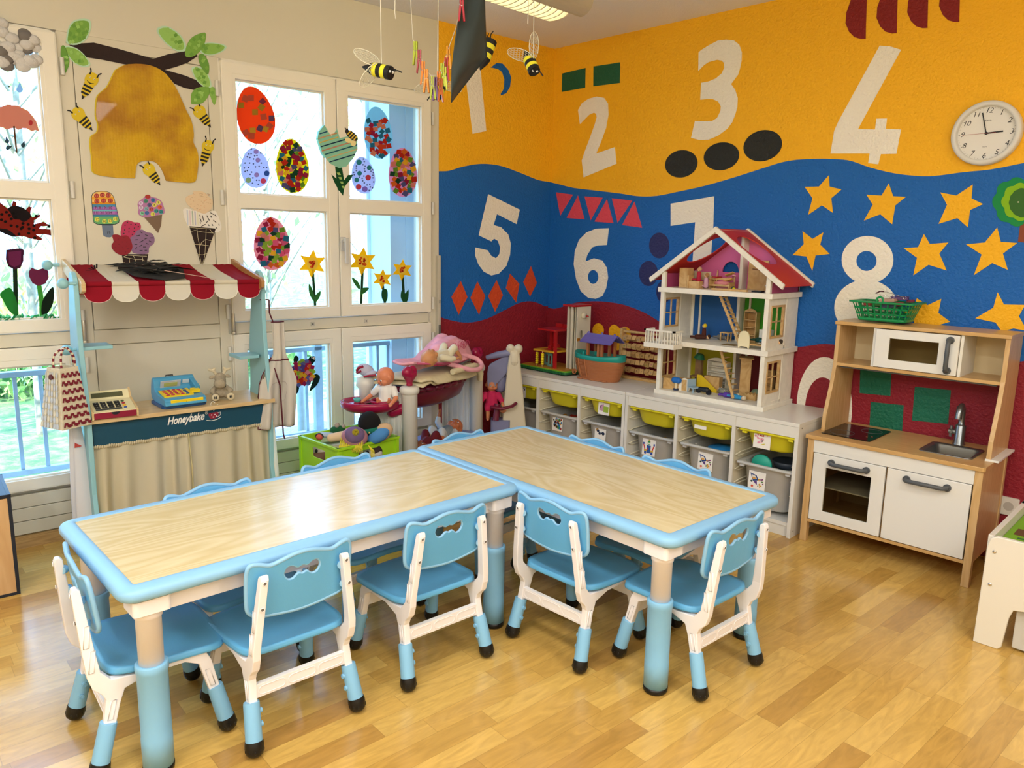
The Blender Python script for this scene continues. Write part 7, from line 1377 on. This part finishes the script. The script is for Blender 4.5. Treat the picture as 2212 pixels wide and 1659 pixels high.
inh('toy_table', 'dark little desk with a green-shaded lamp on the ground floor', 'toy desk', -0.17, 0.06, zA, lambda t: (MB(wood('dark_toy_wood', '8a6a44', '75573a', .5, (8, 8, 8), 2, 2)).box(-.04, .04, -.025, .025, .05, .055).obj('tabletop', t), [MB(MC['dark_toy_wood']).box(x, x+.006, y, y+.006, 0, .05).obj('leg', t) for x in (-.04, .034) for y in (-.025, .019)], MB(MC['dark_toy_wood']).box(-.03, .0, .0, .02, .055, .13).obj('hutch', t), MB(plain('1a6a4a', .5)).tube([(-.005, -.01, .135), (.0, -.01, .155)], [.026, .016], 14).obj('lamp_shade', t)))
inh('toy_dresser', 'whitewashed toy dresser with crest at the ground floor back wall', 'toy dresser', -0.09, 0.115, zA, cabinet(.095, .035, .125, 5, hwd, True))
inh('toy_wardrobe', 'tall leaning wooden toy wardrobe in the right ground floor room', 'toy wardrobe', 0.115, 0.03, zA, lambda t: (MB(nat).box(-.022, .022, -.03, .03, 0, .165).obj('cabinet_body', t, bevel=.001), MB(nat).box(-.03, .03, -.036, .036, .165, .171).obj('top', t)), .5)
inh('toy_shelf', 'small wooden toy shelf at the far right of the ground floor', 'toy shelf', 0.215, 0.08, zA, cabinet(.05, .03, .12, 4))
inh('toy_bed', 'yellow slide board leaning on a wooden box on the ground floor', 'toy slide', -0.085, 0.0, zA, lambda t: (MB(plain('e0c020', .5)).prism([(-.05, .0), (.055, 0), (.05, .012), (-.03, .07), (-.05, .07)], -.012, -.006).obj('side_panel', t), MB(nat).box(-.02, .055, .0, .03, .0, .068).obj('back_panel', t)))
inh('toy_stool', 'blue-topped toy stool at the front left of the ground floor', 'toy stool', -0.215, -0.11, zA, lambda t: (MB(plain('1a6ac0', .5)).cap((-.01, 0, .045), (.012, 0, .045), .014, .014).obj('seat', t), MB(plain('e8d8b0', .5)).cyl((0, 0, .008), (0, 0, .04), .006, n=10).obj('pedestal', t), MB(plain('2a3a5a', .5)).lathe([(0, 0), (.012, 0), (.012, .008), (0, .008)], (0, 0, 0), 12).obj('foot', t)))
inh('toy_chair', 'pale round-backed toy chair behind the blue stool', 'toy chair', -0.175, -0.09, zA, lambda t: (MB(hwd).prism(crv([(-.022, 0), (.022, 0), (.022, .04), (0, .058), (-.022, .04)], 3), -.003, .003).obj('backrest', t), MB(hwd).box(-.02, .02, .003, .03, .018, .023).obj('seat', t)), .3)
inh('toy_chair', 'light blue toy chair at the front of the ground floor', 'toy chair', -0.115, -0.09, zA, lambda t: chair_(t, plain('9ab4c4', .5), 1.15), 1.2)
inh('toy_motorbike', 'black toy motorbike lying on the ground floor', 'toy vehicle', -0.06, -0.085, zA, lambda t: (MB(blk).cap((-.02, 0, .018), (.02, 0, .02), .011, .012).obj('frame', t), [MB(plain('18181c', .4)).tube([(x, -.004, .012), (x, .004, .012)], .013, 16).obj('wheel', t) for x in (-.028, .03)]), -.2)
inh('toy_bundle', 'bundle of grey wire toys in the middle of the ground floor', 'toy bundle', 0.02, -0.01, zA, lambda t: (MB(plain('8a8c80', .5)).ball((0, 0, .014), (.028, .018, .014), n=14).obj('body', t), MB(chrome).tube([(.028*cos(a*1.7), .018*sin(a), .016+.012*sin(a*3)) for a in [i*.4 for i in range(30)]], .001, 4).obj('wire', t)))
inh('play_figure', 'purple and blue dressed toy figure lying at the foot of the stairs', 'toy figure', 0.07, -0.085, zA, minidoll('5a3aa0', 'e8d8b0'), .3); inh('play_figure', 'bright blue toy figure with pale head at the foot of the stairs', 'toy figure', 0.12, -0.085, zA, minidoll('2a8ac0', 'd8c8a8'), -.2)
inh('toy_crib', 'tiny wooden crib with scalloped edge at the front right', 'toy crib', 0.19, -0.03, zA, lambda t: MB(nat).prism([(-.025, 0), (.025, 0), (.025, .03), (.016, .02), (.008, .03), (0, .02), (-.008, .03), (-.016, .02), (-.025, .03)], -.015, .015).obj('side_panel', t))
inh('play_ball', 'grey-green round toy behind the tiny crib', 'toy ball', 0.18, 0.03, zA, lambda t: MB(plain('6a7a60', .7)).ball((0, 0, .02), .02, n=16).obj('body', t))
inh('play_figure', 'yellow-haired toy figure in brown lying on the upper left floor', 'toy figure', -0.158, 0.05, zB, minidoll('5a2a20', 'e8c820', False), .2); inh('play_figure', 'dark brown toy figure on the upper floor near the balcony', 'toy figure', -0.16, -0.02, zB, minidoll('4a2418', '3a2018'), .6)
inh('play_figure', 'grey toy figure lying behind the others upstairs', 'toy figure', -0.08, 0.08, zB, minidoll('7a7a78', '5a5048'), -.3)
inh('toy_table', 'small wooden toy table behind the upper stairs', 'toy table', -0.03, 0.06, zB, lambda t: (MB(nat).box(-.022, .022, -.018, .018, .034, .038).obj('tabletop', t), [MB(nat).box(x, x+.005, y, y+.005, 0, .034).obj('leg', t) for x in (-.02, .015) for y in (-.016, .011)]))
inh('toy_shelf', 'tall narrow wooden toy cupboard against the green wall', 'toy shelf', 0.085, 0.115, zB, cabinet(.055, .035, .13, 4, nat, True)); inh('toy_chair', 'pale toy throne chair standing at the upper floor\'s right edge', 'toy chair', .18, -.135, zB, lambda t: (MB(plain('e8dcb4', .5)).prism(crv([(-.024, 0), (-.014, .006), (.014, .006), (.024, 0), (.024, .045), (.012, .068), (-.012, .068), (-.024, .045)], 3), -.004, .002).obj('backrest', t), MB(nat).box(-.02, .075, .002, .045, .014, .020).obj('seat', t)))
inh('toy_armchair', 'white and black toy stove in the green room', 'toy stove', 0.19, 0.08, zB, lambda t: (MB(hwd).box(-.024, .024, -.02, .02, 0, .065).obj('oven_body', t, bevel=.001), MB(blk).prism([(.012*cos(a), .02+.016*sin(a)) for a in [i*pi/8 for i in range(9)]]+[(-.012, .006), (.012, .006)], -.0206, -.02).obj('oven_opening', t)))
inh('play_figure', 'teal toy figure with dark green clothes on the bed upstairs', 'toy figure', 0.2, -0.03, zB+.02, minidoll('1a4a40', '2a6a80'), .1); inh('play_figure', 'blue dressed toy figure at the right edge upstairs', 'toy figure', 0.255, -0.04, zB+.02, minidoll('2a7a9a', '3a3028'), .4)
inh('toy_wardrobe', 'wooden toy cupboard at the left of the attic', 'toy wardrobe', -0.213, -0.075, zC, lambda t: MB(nat).box(-.02, .02, -.025, .025, 0, .085).obj('cabinet_body', t, bevel=.001)); inh('toy_armchair', 'wooden toy armchair in front in the attic', 'toy armchair', -0.15, -0.085, zC, lambda t: (MB(nat).box(-.028, .028, -.015, .02, 0, .03).obj('seat', t), MB(nat).box(-.03, -.022, -.018, .02, 0, .055).obj('backrest', t)))
inh('play_figure', 'dark red toy figure sitting in the attic armchair', 'toy figure', -0.145, -0.06, zC+.03, minidoll('b01a3a', 'c8a080', False)); inh('play_figure', 'pink striped toy figure beside the attic armchair', 'toy figure', -0.1, -0.06, zC, minidoll('c89ab0', 'a87a50', False))
inh('toy_table', 'round wooden toy table in the middle of the attic', 'toy table', -0.085, 0.0, zC, lambda t: (MB(nat).lathe([(0, .04), (.03, .04), (.03, .044), (0, .044)], (0, 0, 0), 24).obj('tabletop', t), MB(nat).cyl((0, 0, 0), (0, 0, .04), .006, n=10).obj('pedestal', t)))
inh('toy_bed', 'wooden toy bed heaped with things in the attic', 'toy bed', -0.035, -0.01, zC, bed(.05, .09, nat, 'd88a90')); inh('toy_bed', 'upturned light wooden toy bed on top of the attic heap', 'toy bed', -0.03, 0.02, zC+.032, bed(.04, .07, nat), .4)
for i, (x, y, c, lb) in enumerate(((-.01, .0, 'd8a860', 'stacked pale wooden piece'), (-.04, .03, 'c89858', 'brown wooden piece'), (-.06, -.02, 'b03030', 'red painted wooden piece'), (.02, .01, 'e0a0a8', 'pink painted wooden piece'), (-.02, .04, 'd8b070', 'round-ended wooden piece'))):
    inh('toy_plank', lb+' in the heap on the attic beds', 'toy plank', x, y, zC+.045+.008*i, lambda t, c=c, i=i: MB(plain(c, .5)).rbox((0, 0, 0), (.05, .014, .005), (.2*i-.4, .15*i-.3, .7*i)).obj('board', t))
inh('toy_fruit', 'small yellow toy fruit on the attic floor', 'toy fruit', .09, -.11, zC, lambda t: MB(plain('d8c820', .5)).ball((0, 0, .007), .0075, n=10).obj('body', t)); inh('toy_fruit', 'small dark green toy fruit on the attic floor', 'toy fruit', .075, -.09, zC, lambda t: MB(plain('2a4a2a', .5)).ball((0, 0, .009), .009, n=10).obj('body', t))
inh('toy_board', 'square wooden board leaning in the right of the attic', 'toy board', 0.115, 0.09, zC, lambda t: (MB(nat).box(-.045, .045, -.004, .004, 0, .125).obj('panel', t, bevel=.001), MB(plain('8a5a40', .6)).tube([(-.025, -.006, .088), (.03, -.006, .085)], .0022, 6).obj('grip', t)))
inh('toy_plank', 'long flat wooden strip along the attic floor\'s front edge', 'toy plank', .06, -.145, zC, lambda t: MB(nat).box(-.06, .10, -.006, .008, 0, .008).obj('board', t)); inh('toy_tray', 'flat black toy tray at the attic front right', 'toy tray', 0.215, -0.1, zC, lambda t: MB(blk).box(-.02, .022, -.015, .015, 0, .006).obj('base', t)); inh('toy_stool', 'pale wooden toy stool at the far right of the attic', 'toy stool', 0.265, -0.09, zC, lambda t: (MB(hwd).lathe([(0, .025), (.013, .025), (.013, .031), (0, .031)], (0, 0, 0), 14).obj('seat', t), MB(hwd).cyl((0, 0, 0), (0, 0, .025), .008, n=12).obj('pedestal', t)))

# ================================================================= TOY GARAGE, ARK, BLOCK FRAME
gr, gy, gw = plain('b01a1e', .4), plain('d8a82a', .45), plain('dcd6c2', .5)
G = thing('toy_garage', 'wooden toy parking garage with red decks and white lift tower', 'toy garage', (.245, -.19, .561), R_(-3))
MB(plain('141a1a', .6)).prism(rrect(-.20, .215, -.125, .115, .02), 0, .008, fn=lambda u, v, d: (u, v, d)).obj('base', G); m = MB(plain('1e6a3a', .5)).prism(rrect(-.205, .22, -.13, .12, .02), .008, .02, fn=lambda u, v, d: (u, v, d))
for i in range(38): m.box(-.195+.0105*i-.002, -.195+.0105*i+.003, -.134, -.129, .006, .02)
m.mat(plain('6ab028', .5)).prism(rrect(-.20, .215, -.125, .115, .018), .02, .025, fn=lambda u, v, d: (u, v, d)).obj('ground_board', G)
MB(plain('b8842c', .5)).prism(rrect(-.192, .192, -.118, .11, .015), .025, .028, fn=lambda u, v, d: (u, v, d)).mat(plain('8a1a1a', .5)).box(-.17, -.06, -.04, .03, .028, .029).obj('road', G)
MB(gy).prism(rrect(-.10, .085, -.105, .07, .01), .125, .135, fn=lambda u, v, d: (u, v, d)).mat(plain('a8301c', .5)).box(-.05, .06, -.08, .0, .135, .1358).obj('middle_deck', G)
MB(gr).prism(rrect(-.055, .10, -.11, .06, .006), .262, .272, fn=lambda u, v, d: (u, v, d)).obj('upper_deck', G)
for x, y, z0, z1 in ((.075, -.095, .028, .262), (-.085, .045, .028, .165), (-.035, -.02, .135, .262), (-.09, -.0, .028, .125)): MB(gr).box(x, x+.018, y, y+.016, z0, z1).obj('column', G)
for x0, x1 in ((-.045, .015), (.02, .08)): MB(gr).box(x0, x1, .045, .053, .272, .295).obj('parapet', G)
MB(gr).prism(crv([(-.10, .135), (-.02, .135), (-.03, .16), (-.06, .165), (-.085, .155)], 3), .055, .062).obj('parapet', G)
for x, y in ((-.07, -.095), (-.01, -.105)):
    MB(nat).cyl((x, y, .028), (x, y, .125), .0035, n=8).obj('rod', G)
    for k in range(6): MB(plain('ecd820', .4)).lathe([(0, 0), (.008, .001), (.011, .005), (.011, .008), (.008, .012), (0, .013)], (x, y, .04+.0125*k), 14).obj('bead', G)
for x, y in ((-.04, -.04), (.02, -.07)): MB(plain('6a9a90', .5)).prism([rrect(x-.018, x+.018, .03, .115, .004, 2), rrect(x-.010, x+.012, .045, .10, .004, 2)], y, y+.01).obj('door_frame', G)
MB(gr).prism([[(-.008, .136), (.02, .136), (.018, .162), (-.006, .162)], ell(.006, .15, .003, .003, 0, 8)], -.06, -.045).obj('sign', G)
t0, t1_, ty0, ty1 = .115, .195, -.02, .10
for nm, a in (('tower_wall', (t0, t0+.012, ty0, ty1, .028, .42)), ('tower_wall', (t0+.03, t0+.045, ty0, ty0+.012, .028, .42)), ('tower_wall', (t0, t1_, ty1-.008, ty1, .028, .42))): MB(gw).box(*a).obj(nm, G, bevel=.001)
MB(gw).prism([[(ty0, .028), (ty1, .028), (ty1, .42), (ty0, .42)]] + [[(ty0+.04+.019*cos(a), z+.028*(a < 3.2 and a > 0 and 1)*0+(.030+.018*sin(a) if sin(a) > 0 else 0)) for a in [0, pi/6, pi/3, pi/2, 2*pi/3, 5*pi/6, pi]] + [(ty0+.021, z), (ty0+.059, z)] for z in (.105, .225)], t1_, t1_+.008, fn=lambda u, v, d: (d, u, v)).obj('tower_front', G)
MB(gw).box(t0+.045, t0+.053, ty0+.02, ty1, .028, .42).obj('tower_wall', G)
m = MB()
for z in (.098, .218):
    for i in range(16):
        for j in range(3):
            if 4 < i < 11 and j: continue
            m.mat(plain('7a1a14', .5) if (i+j) % 2 else plain('e0a830', .5)).box(t1_+.0081, t1_+.0093, ty0+.001+.0052*i, ty0+.0062+.0052*i, z-.01+.006*j, z-.004+.006*j)
m.obj('checker_trim', G); MB(gr).box(t0-.012, t1_+.012, ty0-.03, ty1+.006, .42, .432).obj('tower_roof', G, bevel=.002)
MB(gw).lathe([(0, 0), (.02, 0), (.02, .016), (.0, .018)], (0, 0, 0), 20).warp(lambda x, y, z: (t1_+.008+z, x+ty0+.05, y+.365)).obj('winch_wheel', G); MB(gr).cyl((t1_+.024, ty0+.062, .362), (t1_+.042, ty0+.062, .362), .004, n=8).obj('crank', G)
A = thing('toy_ark', 'toy ark with brown hull, turquoise deck and violet roof', 'toy boat', (.652, -.245, .561), R_(2))
brn = mat('ark_hull', 'ac6c42', .45); tq_ = plain('1c9a90', .35); vio = plain('6a64b4', .45)
def hullp(a, z): t = abs(sin(a))**.8*(1 if sin(a) > 0 else -1); k = .80+.2*min(1, z/.09); return (.170*k*cos(a)*(1-.02*abs(cos(a))), .085*k*t, z)
zs = [0, .008, .02, .04, .06, .08, .10, .118, .130]; n = 48
m = MB(brn).add([hullp(2*pi*j/n, z) for z in zs for j in range(n)], [(i*n+j, i*n+(j+1) % n, (i+1)*n+(j+1) % n, (i+1)*n+j) for i in range(len(zs)-1) for j in range(n)], True); m.add([hullp(2*pi*j/n, 0) for j in range(n)], [tuple(range(n-1, -1, -1))])
for z in [.012+.009*i for i in range(12)]: m.tube([tuple(Vector(hullp(2*pi*j/40, z))*1.0) for j in range(40)], .0012, 4, closed=True)
hu = m.obj('hull', A); m = MB(brn)
for a in (-2.25, -1.85): m.tube([tuple(Vector(hullp(a, z))+Vector((0, -.003, 0))) for z in (.02, .06, .10, .125)], .005, 8)
m.tube([tuple(Vector(hullp(a, .035))+Vector((0, -.003, 0))) for a in (-2.2, -2.05, -1.9)], .003, 6); m.rbox(tuple(Vector(hullp(-2.05, .10))+Vector((0, -.006, 0))), (.03, .008, .01), (0, 0, -.2)); m.tube([(-.165+.018*cos(q)*(1-q/14), -.035, .03+.018*sin(q)*(1-q/14)) for q in [i*.5 for i in range(22)]], .004, 6)
for i in range(5): m.ball((-.10+.045*i, -.062+.0*i, .004), (.022, .012, .006), n=12)
m.obj('door', hu)
L = [[(x*a, y*b_, z) for x, y in ell(0, 0, 1, 1, 0, 48)] for a, b_, z in ((.172, .088, .122), (.176, .092, .124), (.178, .094, .146), (.172, .088, .150), (.163, .080, .146), (.0, .0, .143))]
tk = MB(tq_).add([(x, y, z+.014*abs(x/.17)**2.5*(i in (2, 3))) for i, l in enumerate(L) for x, y, z in l], [(i*n+j, i*n+(j+1) % n, (i+1)*n+(j+1) % n, (i+1)*n+j) for i in range(5) for j in range(n)], True); tk.cap((-.12, .02, .145), (-.10, -.01, .150), .012, .012).box(-.045, -.01, .0, .03, .143, .165).cyl((-.095, -.04, .143), (-.095, -.04, .165), .006, n=10); tk.obj('deck', A)
for x, y in ((-.065, -.035), (-.065, .04), (.045, -.045), (.045, .03), (.085, .03), (.02, -.045)): MB(brn).box(x-.007, x+.007, y-.007, y+.007, .143, .232).obj('roof_post', A)
m = MB(vio)
for s in (-1, 1):
    for k in range(5): u = k/5; m.rbox((.01, s*(.012+.058*u+.006), .262-.04*u), (.225, .017, .006), (-s*(.55)*-1*-1, 0, 0))
m.cyl((-.10, 0, .266), (.12, 0, .266), .009, n=10)
for x in (-.09, .01, .10): m.cap((x, -.0, .272), (x, .0, .278), .008, .007)
m.obj('roof', A)
F_ = thing('block_frame', 'wooden frame with rows of turning picture blocks beside the doll\'s house', 'learning toy', (.83, -.075, .561))
for x in (-.15, .142): MB(nat).box(x, x+.018, -.022, .022, 0, .305).obj('upright', F_, bevel=.002)
MB(nat).cyl((-.14, 0, .285), (.15, 0, .285), .008, n=12).obj('top_rod', F_); MB(nat).box(-.15, .16, -.02, .02, 0, .016).obj('bottom_board', F_)
bc = [plain(c, .6) for c in ('c8a26a', 'bb945c', 'd2ae78')]; rr = random.Random(2)
for r_ in range(5):
    z = .055+.048*r_; MB(plain('6a1420', .5)).cyl((-.14, .0, z), (.15, .0, z), .004, n=8).obj('axle', F_)
    for c in range(8):
        x = -.118+.0335*c; m = MB(bc[rr.randrange(3)]).rbox((0, 0, 0), (.028, .028, .028), (rr.uniform(-.7, .7), 0, 0)); col = rr.choice(['3a70a8', '2a2a2a', '6a9a3a', 'b05a8a', 'c8a030', '3a3a3a']); m.mat(plain(col, .6)).text(rr.choice('abdegknprsuwxz'), .022, lambda a, b_: (a, -.0146-.0, b_)); m.warp(lambda X, Y, Z, x=x, z=z: (X+x, Y, Z+z)); m.obj('picture_block', F_, bevel=0)
# ================================================================= EDGE FURNITURE AND BITS
wt = mat('white_table_board', 'e4dfd0', .4); T = thing('play_table', 'white boarded play table with a clear bin, cut off at the right', 'play table', (2.868, -.885, 0))
m = MB(wt).prism(crv([(.0, .0), (.075, .0), (.085, .01), (.095, .12), (.105, .155), (.16, .165), (.72, .165), (.72, .385), (.70, .395), (.03, .40), (.012, .39), (.004, .36)], 1), 0, .018); m.obj('front_board', T, bevel=.003)
MB(wt).box(.0, .018, .018, .55, .28, .395).obj('side_board', T, bevel=.002); MB(wt).box(.0, .018, .50, .56, 0, .395).obj('leg', T, bevel=.002)
m = MB(chrome)
for z in (.345, .225): m.ball((.028, -.001, z), (.0065, .003, .0065), n=12)
m.obj('bolt', T); MB(plain('7ab02a', .5)).box(.02, .70, .02, .55, .352, .358).mat(plain('d8d8d0', .5)).prism(ell(.18, .12, .07, .035, 0, 20), .358, .3585, fn=lambda u, v, d: (u, v, d)).mat(plain('6a4a30', .6)).prism([(.04, .2), (.4, .2), (.4, .3), (.04, .28)], .358, .3585, fn=lambda u, v, d: (u, v, d)).mat(plain('2a6a3a', .5)).prism([(.06, .16), (.4, .16), (.4, .175), (.06, .175)], .358, .3587, fn=lambda u, v, d: (u, v, d)).obj('play_board', T)
MB(mat('clear_bin', 'd6d4cc', .25, alpha=.85)).box(.11, .55, .03, .45, .01, .15).mat(steel).box(.105, .555, .025, .455, .15, .156).obj('bin', T, bevel=.006)
cb_ = wood('cabinet_beech', 'd2ad7c', 'c69e6c', .45, (10, 10, 1.4), 2, 2); D_ = thing('low_cabinet', 'beech board with dark blue edging, cut off at the left edge', 'cabinet', (.205, -3.20, 0), WROT-.02)
navy = plain('1a2230', .5)
MB(cb_).box(-.40, -.012, .0, .02, .012, .385).obj('panel', D_); MB(navy).box(-.012, .0, -.004, .30, .012, .40).box(-.40, 0, -.004, .30, .388, .40).box(-.40, .0, .0, .3, 0, .012).obj('edging', D_, bevel=.001)
p = FL(190, 1217); tag(MB(plain('d03020', .6)).prism([(-.02, -.006), (.0, -.012), (.022, -.004), (.018, .01), (.002, .006), (-.012, .010)], 0, .003, fn=lambda u, v, d: (u, v, d)).obj('paper_scrap'), 'small red scrap lying on the floor beside the left chair', 'paper scrap', loc=(p[0], p[1], .0), rz=.5)
